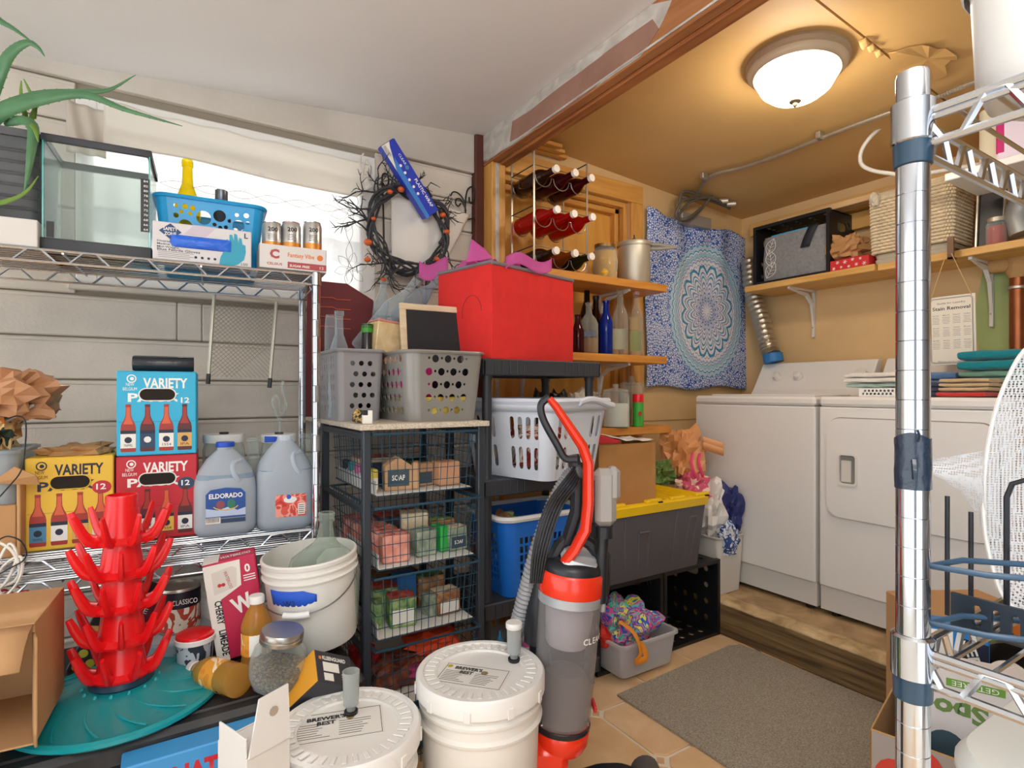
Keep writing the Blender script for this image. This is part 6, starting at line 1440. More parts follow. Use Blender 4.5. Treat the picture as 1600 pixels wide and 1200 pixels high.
# ------------------------------------------------------------------ baskets on the cart and their contents
ZC = 1.0535
m_gb = mat('taupe_basket_plastic', '#8e8b8d', .4); m_gb2 = mat('graphite_basket_plastic', '#8a8782', .3, coat=.3)
t = thing('grey_basket', 'matt grey basket with cut out pattern at the left of the cart top', 'basket', (.572, 2.0, ZC))
H = [slot(x, z, .010, .022) for x in (-.10, -.07, -.04, -.01, .02, .05, .08, .11) for z in (.04, .075, .11, .145, .18, .205)]
H2 = [circ(x + (.012 if j % 2 else 0), z, .009, 8) for x in (-.03, 0, .03) for j, z in enumerate((.05, .085, .12, .155, .19))]
basket(t, .155, .34, .232, m_gb, .9, .0025, [h for h in H2 if all(abs(p[0]) < .055 for p in h)], [h for h in H], .02)
t = thing('graphite_basket', 'glossy graphite basket with round holes at the front of the cart top', 'basket', (.805, 1.86, ZC))
def dots(L_, h):
    o = []
    for j in range(5):
        z = .035 + .042 * j
        for i in range(-6, 7):
            x = .045 * i + (.0225 if j % 2 else 0)
            if abs(x) < L_ - .018: o.append(circ(x, z, .0125, 12))
            x2 = x + .0225
            if abs(x2) < L_ - .01: o.append(circ(x2, z + .002, .0045, 8))
    return o
basket(t, .285, .40, .225, m_gb2, .88, .0025, dots(.095, .225), dots(.155, .225), .045, rim=m_gb2, rimr=.006)
ib = V((.805, 1.86, ZC + .004))
b = MB(); b.loft([(.22, .33, .03, 0), (.235, .345, .03, .075)], 4, T=MX.Translation(ib)); one('gold_foil', 'crinkled gold foil at the bottom of the graphite basket', 'foil', b, two('gold_foil', '#a8862c', '#f0d878', 20, .35, .65, .3, 5, 1))
b = MB(); b.loft([(.10, .26, .03, 0), (.10, .27, .03, .105)], 4, T=MX.Translation(ib + V((-.065, 0, .077)))); one('pink_cloth', 'hot pink cloth seen through the holes of the graphite basket', 'cloth', b, mat('hot_pink', '#d81b86', .7, bump=.5, bs=40))
b = MB(); b.loft([(.13, .26, .03, 0), (.13, .27, .03, .10)], 4, T=MX.Translation(ib + V((.052, 0, .077)))); one('black_cloth', 'black cloth seen through the front holes of the graphite basket', 'cloth', b, mat('black_cloth', '#17171c', .9))
# chalkboard
p0, p1, p2 = at(630, 540, Y=1.84), at(739, 540, Y=1.84), at(739, 479, Y=1.84)
t = thing('chalkboard', 'small blackboard in a pale wood frame standing in the graphite basket', 'board', (p0.x, 1.84, ZC + .15), rot=(R(-8), 0, R(-3)))
w_, h_ = p1.x - p0.x, p2.z - ZC - .15
b = MB(); b.box(.012, .004, .012, w_ - .012, .012, h_ - .012); ob('slate', b, mat('slate_black', '#2a2b2d', .85, bump=.2, bs=200), t)
m_fw = wood('pale_frame_wood', '#d6bf98', '#e6d6b5', (2, 2, 12), 4)
for q in ((0, 0, 0, w_, .014, .022), (0, 0, h_ - .022, w_, .014, h_), (0, 0, .022, .022, .014, h_ - .022), (w_ - .018, 0, .022, w_, .014, h_ - .022)): b = MB(); b.rbox(*q, .002); ob('frame', b, m_fw, t)
# wood block
p0, p1 = at(583, 540, Y=1.92), at(626, 500, Y=1.92)
t = thing('wooden_box', 'pale plywood box with a pink top leaning in the graphite basket', 'box', (p0.x, 1.92, ZC + .16), rot=(0, R(6), R(4)))
b = MB(); b.rbox(0, 0, 0, p1.x - p0.x, .09, p1.z - ZC - .165, .003); ob('body', b, wood('burled_ply', '#d8b680', '#ecd4a4', (4, 4, 4), 6), t)
b = MB(); b.rbox(-.001, -.001, p1.z - ZC - .165, p1.x - p0.x + .001, .091, p1.z - ZC - .158, .002); ob('top', b, mat('salmon_top', '#dd8d86', .6), t)
# glass bottles
def gbot(name, label, base, top, r, m, nr=.013, cat='bottle', prof=None):
    base, top = V(base), V(top); h = (top - base).length; q = (top - base).to_track_quat('Z', 'Y').to_matrix().to_4x4(); q.translation = base
    t = thing(name, label, cat, mtx=q); b = MB(); b.lathe(prof(r, h) if prof else wine_profile(r, h, nr), 28); ob('glass', b, m, t); return t
m_cgl = clear('clear_bottle_glass', '#dbe6ec', .13, .02, tint='#edf4f6')
p = at(530, 486, Y=1.95); gbot('wine_bottle', 'upright clear glass bottle in the matt grey basket', (p.x, 1.95, ZC + .006), p, .036, m_cgl)
p = at(517, 492, Y=2.05); gbot('champagne_flute', 'clear glass tube behind the upright bottle in the matt grey basket', (p.x, 2.05, ZC + .006), p, .022, m_cgl, prof=lambda r, h: [(0, 0), (r, 0), (r, h * .85), (r * .8, h)])
gbot('wine_bottle', 'long clear wine bottle leaning out of the matt grey basket to the right', at(562, 545, Y=2.14), at(652, 436, Y=1.98), .040, m_cgl)
gbot('wine_bottle', 'clear bottle with a bent look leaning beside the long clear one', at(618, 500, Y=2.2), at(688, 405 + 30, Y=2.05), .036, clear('grey_bottle_glass', '#c9d2dc', .18, .02, tint='#e0e6ee'))
gbot('wine_bottle', 'clear bottle standing behind the leaning ones', at(590, 520, Y=2.2), at(600, 440, Y=2.2), .03, m_cgl)
p = at(574, 506, Y=1.955); t = gbot('green_bottle', 'dark bottle with a bright green neck at the left rear of the graphite basket', (p.x + .004, 1.97, ZC + .006), (p.x + .004, 1.97, p.z), .03, mat('dark_wine_glass', '#2b2528', .15), .017)
b = MB(); hz = p.z - ZC - .006; b.lathe([(.0205, hz - .03), (.0205, hz - .005), (.02, hz + .001), (0, hz + .001)], 20); ob('neck_foil', b, mat('green_foil', '#3f9a2a', .35), t)
p = at(575, 657, Y=1.66); t = thing('small_box', 'little white and black box in front of the baskets on the cart top', 'box', (p.x - .004, 1.655, ZC), R(-6))
b = MB(); b.rbox(-.012, 0, 0, .016, .02, .04, .001); ob('box', b, m_lab['white'], t); b = MB(); b.rbox(-.0125, -.001, .026, .002, .021, .041, .001); ob('black_corner', b, m_blk, t)
b = crumple(12, 8, .02, .02, .02, 61.2); p = at(561, 650, Y=1.70); one('floral_pouch', 'tiny dark floral pouch beside the little box on the cart top', 'pouch', b, brush('floral', ['#2b2622', '#b89a5a', '#3a342e', '#8a6f4a'], 60), (p.x, 1.70, ZC + .021))
# dark red board behind
p0, p1 = at(500, 545, Y=2.26), at(580, 440, Y=2.26)
zb = ZC; P = [(p0.x - .06, zb), (p1.x + .03, zb)] + [(at(x, y, Y=2.26).x, at(x, y, Y=2.26).z) for x, y in ((582, 470), (541, 444), (480, 438))]
t = thing('game_board', 'dark red board with orange line work standing behind the matt grey basket', 'board', (0, 2.26, 0), rot=(0, 0, 0))
b = MB(); b.prism(P, 0, .012, T=XZ); b.fix = True; ob('panel', b, mat('oxblood_board', '#6a2226', .5), t)
b = MB()
for i in range(4):
    y = 468 + 15 * i
    pts = [at(x, yy_, Y=2.245) for x, yy_ in ((490, y - 4), (520, y - 3), (526, y), (548, y + 1))]
    pts = [V((p.x, p.y - 2.26, p.z)) for p in pts]
    b.tube(pts, .0022, 4)
ob('orange_lines', b, mat('orange_line', '#c8542c', .5), t)

# ------------------------------------------------------------------ wall: wreath, hooks, foil box, tag
m_iron = mat('black_wrought_iron', '#26241f', .5, .3)
def scroll(name, label, P, Y, r=.004):
    b = MB(); b.tube(spline([at(x, y, Y=Y) for x, y in P], 7), r, 7); return one(name, label, 'hook', b, m_iron)
YW = 2.375
scroll('wall_hook', 'black scrolled wall hook at the left of the twig wreath', [(600, 400), (599, 330), (597, 285), (599, 272), (606, 274), (607, 286), (602, 292), (598, 286)], YW)
o = scroll('wall_hook', 'black scrolled wall hook right of the blue wrap box', [(728, 345), (727, 320), (730, 298), (738, 292), (742, 302), (740, 314), (734, 316), (733, 308)], YW, .004)
b = MB()
for P in ([(728, 330), (724, 312), (716, 302), (708, 300), (704, 306)], [(727, 325), (720, 312), (713, 311), (712, 318), (716, 322), (720, 318)], [(730, 343), (740, 342), (748, 350), (749, 360), (744, 364)]): b.tube(spline([at(x, y, Y=YW) for x, y in P], 6), .0035, 6)
ob('scroll', b, m_iron, o)
# wreath
wc = at(640, 358, Y=2.30); rw = .168
t = thing('twig_wreath', 'black twig wreath with small orange pumpkins hanging on the siding', 'wreath', wc)
m_twig = mat('black_twig', '#3a3a3f', .5, .1); rnd = random.Random(11)
b = MB()
for k in range(12):
    ph, am = rnd.uniform(0, 6.28), rnd.uniform(.008, .03)
    a0 = rnd.uniform(0, 6.28); pts = []
    for i in range(40):
        a = a0 + 5.2 * i / 39; rr = rw + am * sin(3 * a + ph); pts.append((rr * cos(a), am * cos(4 * a + ph), rr * sin(a) * 1.02))
    b.tube(pts, [.0065 * (1 - .5 * i / 39) for i in range(40)], 5)
ob('ring_twigs', b, m_twig, t)
def twig(b, p, d, L_, r, lvl):
    p, d = V(p), V(d).normalized(); pts = [p]; q = p.copy(); dd = d.copy()
    for i in range(4):
        dd = (dd + V((rnd.uniform(-.35, .35), rnd.uniform(-.2, .2), rnd.uniform(-.35, .35)))).normalized(); q = q + dd * L_ / 4; pts.append(q.copy())
        if lvl and i > 0 and rnd.random() < .75:
            twig(b, q, dd + V((rnd.uniform(-1, 1), rnd.uniform(-.3, .3), rnd.uniform(-1, 1))), L_ * .5, r * .65, lvl - 1)
    b.tube(pts, [r * (1 - .6 * i / 4) for i in range(5)], 5)
for k in range(26):
    a = R(95 + 235 * k / 25); 
    lg = .125 if 120 < math.degrees(a) < 265 else .08
    b = MB(); s_ = V((cos(a), rnd.uniform(-.5, .1), sin(a))); tang = V((-sin(a), 0, cos(a))) * rnd.choice((-1, 1))
    twig(b, (rw * cos(a), 0, rw * sin(a)), s_ * .8 + tang * .7, lg, .0052, 2); ob('twig', b, m_twig, t)
for k in range(12):
    a = R(-35 + 130 * k / 11); b = MB(); s_ = V((cos(a), rnd.uniform(-.5, .1), sin(a))); tang = V((-sin(a), 0, cos(a))) * rnd.choice((-1, 1))
    twig(b, (rw * cos(a), 0, rw * sin(a)), s_ * .4 + tang, .10, .0042, 1); ob('twig', b, m_twig, t)
m_pump = mat('orange_pumpkin', '#d9622a', .5)
for px, py, r in ((576, 378, .017), (575, 405, .014), (628, 295, .015), (624, 322, .012), (650, 330, .012), (679, 341, .014), (677, 359, .013), (668, 385, .013), (600, 437, .012), (601, 345, .01)):
    p = at(px, py, Y=2.27) - wc; k_ = math.hypot(p.x, p.z)
    if k_ < rw * .95: p.x *= rw / k_; p.z *= rw / k_
    p.y = -.022; b = MB()
    vs = []; b.grid(16, 8, lambda u, v: (p.x + r * cos(2 * pi * u) * sin(pi * v) * (1 + .08 * abs(cos(4 * pi * u * 2))), p.y + r * sin(2 * pi * u) * sin(pi * v), p.z + r * .8 * cos(pi * v)), closed=True); pm = ob('pumpkin', b, m_pump, t)
    b = MB(); b.bar(p + V((0, 0, r * .75)), p + V((.002, 0, r * 1.1)), .002, 5); ob('pumpkin_stem', b, m_twig, pm)
# white bag hanging behind the wreath
p0, p1, p2 = at(612, 430, Y=2.365), at(735, 330, Y=2.365), at(622, 328, Y=2.365)
b = MB(); b.grid(26, 20, lambda u, v: (p0.x + (p1.x - p0.x) * u * (.55 + .45 * v), 2.372 - .03 * sin(pi * u) - .012 * abs(NZ.noise(V((u * 5, v * 5, 2)))), p0.z + (p1.z - p0.z) * v * (1 - .05 * u) - .0))
one('paper_sheet', 'white crumpled paper sheet hanging on the wall behind the wreath', 'paper', b, mat('white_paper', '#e9e4dc', .8), solid=.001)
# blue wrap box leaning up on the hook
a, c = at(606, 222, Y=2.22), at(676, 335, Y=2.25); ax = (c - a); L_ = ax.length; x_ = ax.normalized(); n_ = V((-.25, -1, .1)); n_ = (n_ - x_ * n_.dot(x_)).normalized(); y_v = n_.cross(x_) * -1
T = MX((x_.to_4d(), (-n_).to_4d(), x_.cross(-n_).to_4d(), (0, 0, 0, 1))).transposed(); T.translation = a; T[3][3] = 1
for i in range(3): T[3][i] = 0
t = thing('wrap_box', 'long blue plastic wrap box with a torn white end, propped slantwise above the wreath', 'box', mtx=T)
m_wblu = mat('royal_blue_card', '#2338b5', .45); bw = .034
b = MB(); b.rbox(0, 0, -bw, L_, .055, bw, .002); ob('carton', b, m_wblu, t)
plate(t, [(0, -bw), (.11, -bw), (.02, -.004), (0, bw * .2)], m_lab['white'], 'torn_white_panel'); plate(t, [(.005, -bw * .95), (.05, -bw * .95), (.05, -bw * .45), (.005, -bw * .45)], m_pw, 'white_label')
plate(t, [(.10, -bw), (L_, -bw), (L_, -bw * .5), (.06, -bw * .3)], mat('sky_print', '#3a7fd0', .5), 'pale_blue_print')
for i in range(5): plate(t, circ(.10 + .032 * i, -bw * .2, .006, 10), m_pw, 'round_print')
letters(t, 'PLASTIC WRAP', .018, (L_ * .72, 0, bw * .35), m_pw, wid=.13, bold=.02); letters(t, 'CLEAR', .014, (L_ * .25, 0, bw * .3), m_pw, wid=.05); plate(t, circ(L_ * .36, bw * .4, .009, 12), m_lab['blue'], 'round_seal')
b = MB(); b.rbox(-.002, .004, -bw + .004, .0, .05, bw - .004, .001); ob('dark_end', b, m_dark, t)
# thermometer tag on a string
p = at(664, 420, Y=2.20); q = at(664, 455, Y=2.20); r_ = at(664, 486, Y=2.20)
t = thing('hanging_tube', 'clear hydrometer tube hanging on a string below the wreath', 'tube', q)
b = MB(); b.tube([(0, .0, p.z - q.z + .03), (-.004, 0, .03), (0, 0, 0)], .001, 5); ob('string', b, m_pw, t)
b = MB(); b.lathe([(.003, 0), (.009, -.003), (.0095, -.02), (.0095, r_.z - q.z), (0, r_.z - q.z)], 12); ob('tube', b, clear('tag_glass', '#cfd6dc', .4, .1), t)
b = MB(); b.bar((0, 0, -.03), (0, 0, -.085), .005, 8); ob('red_scale', b, m_lab['white'], t)

# ------------------------------------------------------------------ black resin shelving
RX, RYf, RW, RD = .952, 1.69, .53, .36
m_res = mat('black_resin', '#34373d', .5)
rs = thing('resin_shelf', 'black resin shelving unit between the drawer cart and the yellow lidded tote', 'shelf', (RX, RYf, 0))
RZ = [.105, .412, .842, 1.265]; RT_ = .058
for z in RZ:
    b = MB(); b.rbox(0, 0, z - .012, RW, RD, z, .004)
    for q in ((0, 0, RW, .012), (0, RD - .012, RW, RD), (0, 0, .012, RD), (RW - .012, 0, RW, RD)): b.rbox(q[0], q[1], z - RT_, q[2], q[3], z - .004, .004)
    s_ = ob('shelf_panel', b, m_res, rs)
    b = MB()
    for i in range(5):
        for x in (.05 + .03 * i, RW - .05 - .03 * i): b = MB(); b.rbox(x - .0025, -.003, z - RT_ + .006, x + .0025, .002, z - .008, .001); ob('rib', b, m_res, s_)
for x in (.032, RW - .032):
    for y in (.032, RD - .032):
        for z0, z1 in ((0, RZ[0] - RT_), (RZ[0], RZ[1] - RT_), (RZ[1], RZ[2] - RT_), (RZ[2], RZ[3] - RT_)):
            b = MB(); b.lathe([(.021, z0), (.017, z0 + .02), (.017, z1 - .02), (.021, z1)], 16, (x, y, 0)); ob('post', b, m_blk2, rs)
# red fabric bin
m_redf = mat('red_fabric', '#dc2a26', .9, bump=.35, bs=350, var=.05, vs=20); m_pip = mat('grey_piping', '#7a7478', .7)
t = thing('red_fabric_bin', 'large red fabric storage bin on top of the black resin shelving', 'bin', (.985, 1.69, 1.266), R(15))
b = MB(); w_, d_, h_ = .475, .29, .335; 
b.loft([(w_, d_, .006, 0), (w_ * 1.006, d_ * 1.01, .006, h_ * .5), (w_, d_, .006, h_), (w_ - .012, d_ - .012, .004, h_), (w_ - .02, d_ - .02, .004, .012)], 3, (1, 1), T=MX.Translation((w_ / 2, d_ / 2, 0))); ob('body', b, m_redf, t)
b = MB(); b.tube([(x + w_ / 2, y + d_ / 2, h_ + .003 * sin(i * 1.3)) for i, (x, y) in enumerate(rrect(w_, d_, .01, 4))], .007, 7, closed=True); ob('piping', b, m_pip, t)
b = MB(); b.tube([(-.0015, .10 + .05 * cos(x), .17 + .06 * sin(x)) for x in [R(-20 + 20 * i) for i in range(11)]], .0012, 4); ob('stitching', b, mat('dark_red_stitch', '#8a1c2a', .8), t)
tm = MX.Translation((.985, 1.69, 1.266)) @ MX.Rotation(R(15), 4, 'Z')
m_tul = cloth('pink_tulle', '#f07fd0', .45, .3)
def pxl(px, py, d): 
    n = tm.to_3x3() @ V((0, 1, 0)); return tm.inverted() @ at(px, py, n=n, p=tm @ V((0, d, 0)))
t = thing('pink_tulle', 'pink tulle cloth spilling over the rim of the red bin', 'cloth', mtx=tm)
def tul(u, v): return (.02 + .40 * u, .05 + .16 * v, h_ - .02 + .055 * (.6 + .9 * NZ.noise(V((u * 4, v * 3, 9)))) + .05 * max(0, 1 - abs(u - .12) * 7) * (1 - v))
b = MB(); b.grid(40, 14, tul); ob('tulle', b, m_tul, t, solid=.002)
pt = [pxl(737, 374, .10), pxl(728, 410, .06), pxl(770, 404, .04), pxl(758, 390, .1)]
b = MB(); b.add(pt, [(0, 1, 2, 3)]); ob('tulle_fold', b, m_tul, t, solid=.003)
b = MB(); b.grid(14, 5, lambda u, v: pxl(790 + 72 * u, 402 + 18 * v - 8 * sin(u * 6), .02 - .03 * v)); ob('tulle_hem', b, m_tul, t, solid=.003)
b = MB(); b.grid(10, 6, lambda u, v: at(655 + 45 * u, 408 + 25 * v + 6 * sin(u * 5), Y=2.12 - .04 * v)); o = one('pink_ribbon', 'folded pink ribbon behind the left of the red bin', 'ribbon', b, m_tul, solid=.002)

# white laundry basket on the middle shelf
m_lb = mat('white_laundry_plastic', '#d5dbe6', .4)
t = thing('laundry_basket', 'white laundry basket with slotted sides on the middle resin shelf', 'basket', (1.21, 1.762, .8445), R(15))
W_, D_, H_ = .365, .46, .272
fr = [slot(x, z, .024, .08) for x in (-.12, -.08, .08, .12) for z in (.075, .18)] + [slot(x, .06, .028, .05) for x in (-.04, .02)]
sd = [slot(x, z, .024, .08) for x in (-.17, -.13, -.09, -.05, .05, .09, .13, .17) for z in (.075, .18)]
basket(t, W_, D_, H_, m_lb, .82, .003, fr, sd, .05, rimr=.012)
b = MB(); b.loft([(W_ + .006, D_ + .006, .055, H_ - .034), (W_ + .018, D_ + .018, .058, H_ + .002), ], 6, (0, 0)); ob('rim_skirt', b, m_lb, t, solid=.003)
b = MB(); b.tube([(x, -D_ / 2 - .012, H_ - .006 + .012 * sin((x + .05) * 20)) for x in [-.04 + .21 * i / 20 for i in range(21)]], .012, 8); ob('hand_grip', b, m_lb, t)
b = crumple(20, 12, .11, .14, .08, 71.2, 2.5); one('mixed_laundry', 'dark brown and red things inside the white laundry basket', 'clothes', b, brush('dark_laundry', ['#8a5a3a', '#d8d2c6', '#a5362f', '#e0dcd4', '#5a4636'], 9), (1.222, 1.762, .94))
# blue laundry basket on the lower shelf
m_lbb = mat('royal_blue_plastic', '#1c6fd0', .35)
t = thing('laundry_basket', 'blue laundry basket with a white rim on the lower resin shelf', 'basket', (1.218, 1.815, .4135), R(1))
def gridh(L_, z0, z1, nx, nz, gx, gz):
    o = []
    for i in range(nx):
        for j in range(nz):
            cx = -L_ + 2 * L_ * (i + .5) / nx; cz = z0 + (z1 - z0) * (j + .5) / nz; o.append([(cx + x, cz + y) for x, y in ((L_ / nx - gx, -(z1 - z0) / nz / 2 + gz), (L_ / nx - gx, (z1 - z0) / nz / 2 - gz), (-L_ / nx + gx, (z1 - z0) / nz / 2 - gz), (-L_ / nx + gx, -(z1 - z0) / nz / 2 + gz))])
    return o
W_, D_, H_ = .39, .28, .285
basket(t, W_, D_, H_, m_lbb, .84, .003, gridh(.135, .06, .22, 12, 5, .004, .004), gridh(.078, .05, .23, 7, 7, .003, .004), .05, rim=m_wp, rimr=.011)
b = crumple(16, 10, .075, .075, .07, 77.7, 2.6); one('paper_scraps', 'brown and green scrap in the blue laundry basket', 'paper', b, brush('leafy_scrap', ['#8a5f45', '#9a6a4a', '#7a8f4a', '#b98a62'], 8), (1.115, 1.815, .615))
b = MB(); b.rbox(-.06, -.07, 0, .06, .07, .24, .02); one('plastic_bag', 'clear bag of things filling the blue laundry basket', 'bag', b, mat('grey_bagged', '#a9a49c', .4, bump=1, bs=20), (1.25, 1.815, .418))
# glue bottles in a tray
b = MB(); b.loft([(.20, .2, .02, 0), (.22, .22, .02, .12), (.224, .224, .02, .12)], 4, (1, 0)); one('clear_tray', 'clear tray of glue bottles on the bottom resin shelf', 'tray', b, m_bin, (1.125, 1.80, .106), solid=.002)
for i, (x, y, h_, c, lb) in enumerate(((1.02, 1.76, .17, '#3a9ad0', 'blue capped glue bottle in the clear tray'), (1.06, 1.75, .16, '#e8e8ea', 'white capped glue bottle in the clear tray'), (1.10, 1.77, .19, '#d9343a', 'red tipped glue bottle at the middle of the clear tray'), (1.15, 1.80, .19, '#c94a2f', 'red tipped glue bottle at the right of the clear tray'), (1.12, 1.735, .14, '#d85aa5', 'pink glue bottle at the front of the clear tray'))):
    t = thing('glue_bottle', lb, 'bottle', (x + .04, y, .109)); b = MB(); b.lathe([(0, 0), (.02, 0), (.021, .004), (.021, h_ * .6), (.012, h_ * .72)], 16); ob('bottle', b, mat('glue_white', '#dcdde2', .4), t); b = MB(); b.lathe([(.013, h_ * .70), (.013, h_ * .78), (.005, h_ * .9), (.003, h_), (0, h_)], 14); ob('cap', b, mat('cap_%d' % i, c, .4), t)
# ------------------------------------------------------------------ niche shelves and what stands on them
m_shf = wood('orange_pine_shelf', '#c47f30', '#dc9a48', (1, 9, 9), 3, .45)
NS = [1.707, 1.333, .972]
for i, (z, lb) in enumerate(zip(NS, ('upper pine niche shelf carrying the wine rack', 'middle pine niche shelf carrying glass bottles', 'lowest pine niche shelf carrying glass canisters'))):
    b = MB(); b.rbox(1.415, 2.05, z - .038, 2.255 - (.0 if i < 2 else -.03), 2.30, z, .003); s_ = one('niche_shelf', lb, 'shelf', b, m_shf)
    if i < 2:
        bracket(s_, V((2.02, 2.315, z - .038)), (0, -1, 0), .20, .23); bracket(s_, V((1.52, 2.315, z - .038)), (0, -1, 0), .20, .23)
def winebot(name, label, base, top, r, m, foil=None, nr=.014, group=None, lab=None, liquid=None, lvl=.4):
    base, top = V(base), V(top); h = (top - base).length; q = (top - base).to_track_quat('Z', 'Y').to_matrix().to_4x4(); q.translation = base
    t = thing(name, label, 'bottle', mtx=q, group=group); b = MB(); b.lathe(wine_profile(r, h, nr), 26); ob('glass', b, m, t)
    if foil: b = MB(); b.lathe([(nr * 1.05, h * .945), (nr * 1.22, h * .95), (nr * 1.22, h + .001), (0, h + .002)], 18); ob('neck_cap', b, foil, t)
    if liquid: b = MB(); b.lathe([(0, .004), (r * .94, .005), (r * .94, h * lvl), (0, h * lvl)], 24); ob('liquid', b, liquid, t)
    if lab:
        a0 = math.atan2(-1, -.6)
        b = MB(); b.lathe([(r + .0005, h * lab[1]), (r + .0005, h * lab[2])], 20, a0=a0 - 1.2, a1=a0 + 1.2); ob('label', b, lab[0], t)
    return t
# wine rack with nine bottles
m_rk = mat('wine_rack_metal', '#9c9488', .35, .8)
X0, X1, Ya, Yb = 1.435, 1.742, 2.085, 2.27
rk = thing('wine_rack', 'grey metal wine rack on the upper niche shelf', 'rack', (X0, Ya, NS[0] + .001))
for x in (0, X1 - X0):
    for y in (0, Yb - Ya): b = MB(); b.rbox(x - .005, y - .002, 0, x + .005, y + .002, .535, .001); ob('upright', b, m_rk, rk)
RWS = [.055, .235, .418]; cxs = [.052, .153, .255]
for z in RWS:
    for y in (0, Yb - Ya):
        b = MB(); pts = [(0, y, z)]
        for c in cxs: pts += [V((c, y, z)) + V((.045 * cos(R(a)), 0, .045 * sin(R(a)))) for a in range(180, 361, 20)]
        pts.append((X1 - X0, y, z)); b.tube(pts, .0022, 5); b.bar((0, y, z + .045), (X1 - X0, y, z + .045), .0022, 5); ob('cradle', b, m_rk, rk)
    for x in (0, X1 - X0): b = MB(); b.bar((x, 0, z + .045), (x, Yb - Ya, z + .045), .003, 5); ob('side_bar', b, m_blk2, rk)
b = MB(); b.bar((X1 - X0, 0, .53), (X1 - X0, Yb - Ya, .53), .003, 5); ob('top_bar', b, m_blk2, rk)
g_mar = clear('maroon_bottle', '#4a1012', .5, .06, tint='#8a2a22'); g_red = clear('red_bottle', '#b8180f', .42, .06, tint='#e0351f'); g_amb = clear('amber_bottle', '#8a4818', .42, .06, tint='#d88a30'); g_grn = clear('olive_bottle', '#262a14', .55, .06, tint='#5a6a28'); g_brn = clear('brown_bottle', '#361c0e', .55, .06, tint='#8a5524')
m_cork = mat('pale_cap', '#eee6dc', .4)
cols_ = ((g_grn, g_amb, g_brn), (g_red, g_red, g_red), (g_brn, g_mar, g_mar))
for j, z in enumerate(RWS):
    for i, c in enumerate(cxs):
        zz = NS[0] + .001 + z + .0; ci = (2 - i) if j == 0 else i
        k = .008 * ((i + j) % 2)
        winebot('wine_bottle', ('bottom', 'middle', 'top')[j] + ' row of the wine rack, ' + ('left', 'centre', 'right')[i] + ' bottle, ' + (('amber brown', 'amber', 'dark green') if j == 0 else ('red', 'red', 'bright red') if j == 1 else ('dark brown', 'maroon', 'dark maroon'))[i] + ' glass', (X0 + c, 2.292 - k, zz + .0), (X0 + c + .012, 2.0 - k, zz + .012), .0395, cols_[j][ci], m_cork, group='bottles in the wine rack')
p = at(945, 430, Y=2.14)
m_lem = mat('preserved_lemon', '#f2b90f', .35, bump=.3, bs=60)
t = jar('lemon_jar', 'jar of preserved yellow lemons left of the pressure cooker', (p.x, 2.14, NS[0]), .062, .175, None, clear('lemon_brine', '#f0bf1a', .45, .1, tint='#f6d84a'), mat('gold_lid', '#8f6a3a', .35, .7), fillh=.82)
rnd = random.Random(5)
for k, (dx, dy, dz_) in enumerate(((-.028, -.03, .03), (.026, -.03, .035), (0, -.034, .075), (-.03, -.02, .10), (.03, -.026, .105), (.0, .03, .05), (-.005, -.03, .125))): b = MB(); b.lathe([(0, -.026), (.016, -.021), (.024, 0), (.016, .021), (0, .026)], 14, (dx, dy, dz_)); ob('lemon', b, m_lem, t)
b = MB(); b.lathe([(.0625, .05), (.0625, .10)], 8, a0=R(300), a1=R(345)); ob('label', b, m_lab['white'], t)
p = at(992, 430, Y=2.15); hp = at(992, 382, Y=2.15).z - NS[0]
t = thing('pressure_cooker', 'dull aluminium pressure cooker with a long handle on the upper niche shelf', 'pot', (p.x, 2.155, NS[0] + .001))
m_alu = mat('dull_aluminium', '#c9c2b2', .45, .6, var=.06, vs=12); r = .083
b = MB(); b.lathe([(0, 0), (r * .94, 0), (r, .008), (r, hp - .02), (r * 1.04, hp - .018), (r * 1.04, hp - .012)], 36); ob('pot', b, m_alu, t)
b = MB(); b.lathe([(r * 1.08, hp - .014), (r * 1.09, hp), (r * 1.04, hp + .006), (r * .6, hp + .013), (0, hp + .015)], 36); ld = ob('lid', b, m_alu, t)
b = MB(); b.lathe([(.008, hp + .012), (.009, hp + .03), (.004, hp + .034), (.003, hp + .05), (0, hp + .052)], 12); ob('valve', b, m_blk2, ld)
hd = (at(1064, 402, Y=2.03) - V((p.x, 2.155, NS[0]))); hd.z = 0; hd = hd.normalized() * .23
for z, nm in ((hp - .0, 'lid_handle'), (hp - .022, 'pot_handle')): b = MB(); b.tube([hd * .36 + V((0, 0, z)), hd * .55 + V((0, 0, z)), hd * .98 + V((0, 0, hp - .014))], [.010, .011, .006], 8); ob(nm, b, mat('grey_handle', '#8f8b82', .5), t)
# bottles on the middle shelf
Z2 = NS[1] + .001
def upright(label, px, ptop, Y, r, m, nr=.014, name='glass_bottle', **k):
    p = at(px, ptop, Y=Y); return winebot(name, label, (p.x, Y, Z2), (p.x, Y, p.z), r, m, nr=nr, **k)
g_cl = clear('clear_shelf_glass', '#dfe0d6', .13, .03, tint='#f0efe6')
upright('tall black glass bottle at the back of the middle niche shelf', 917, 446, 2.24, .036, mat('black_glass', '#15140f', .1), name='wine_bottle')
upright('brown bottle with a black cap behind the blue taped bottle', 931, 463, 2.22, .03, g_brn, foil=m_blk)
upright('maroon bottle half hidden by the red bin on the middle niche shelf', 903, 492, 2.13, .03, g_mar, lab=(m_lab['white'], .55, .65))
upright('pink bottle at the back between the clear and the blue bottle', 940, 490, 2.25, .028, clear('pink_glass', '#c98a90', .4, .05, tint='#e6b0b0'))
t = upright('clear growler with amber liquid and blue tape on the middle niche shelf', 920, 473, 2.12, .046, g_cl, nr=.014, liquid=clear('amber_liquid', '#b98234', .5, .1, tint='#d8a050'), lvl=.3, lab=(mat('blue_painters_tape', '#1c56c9'), .36, .46))
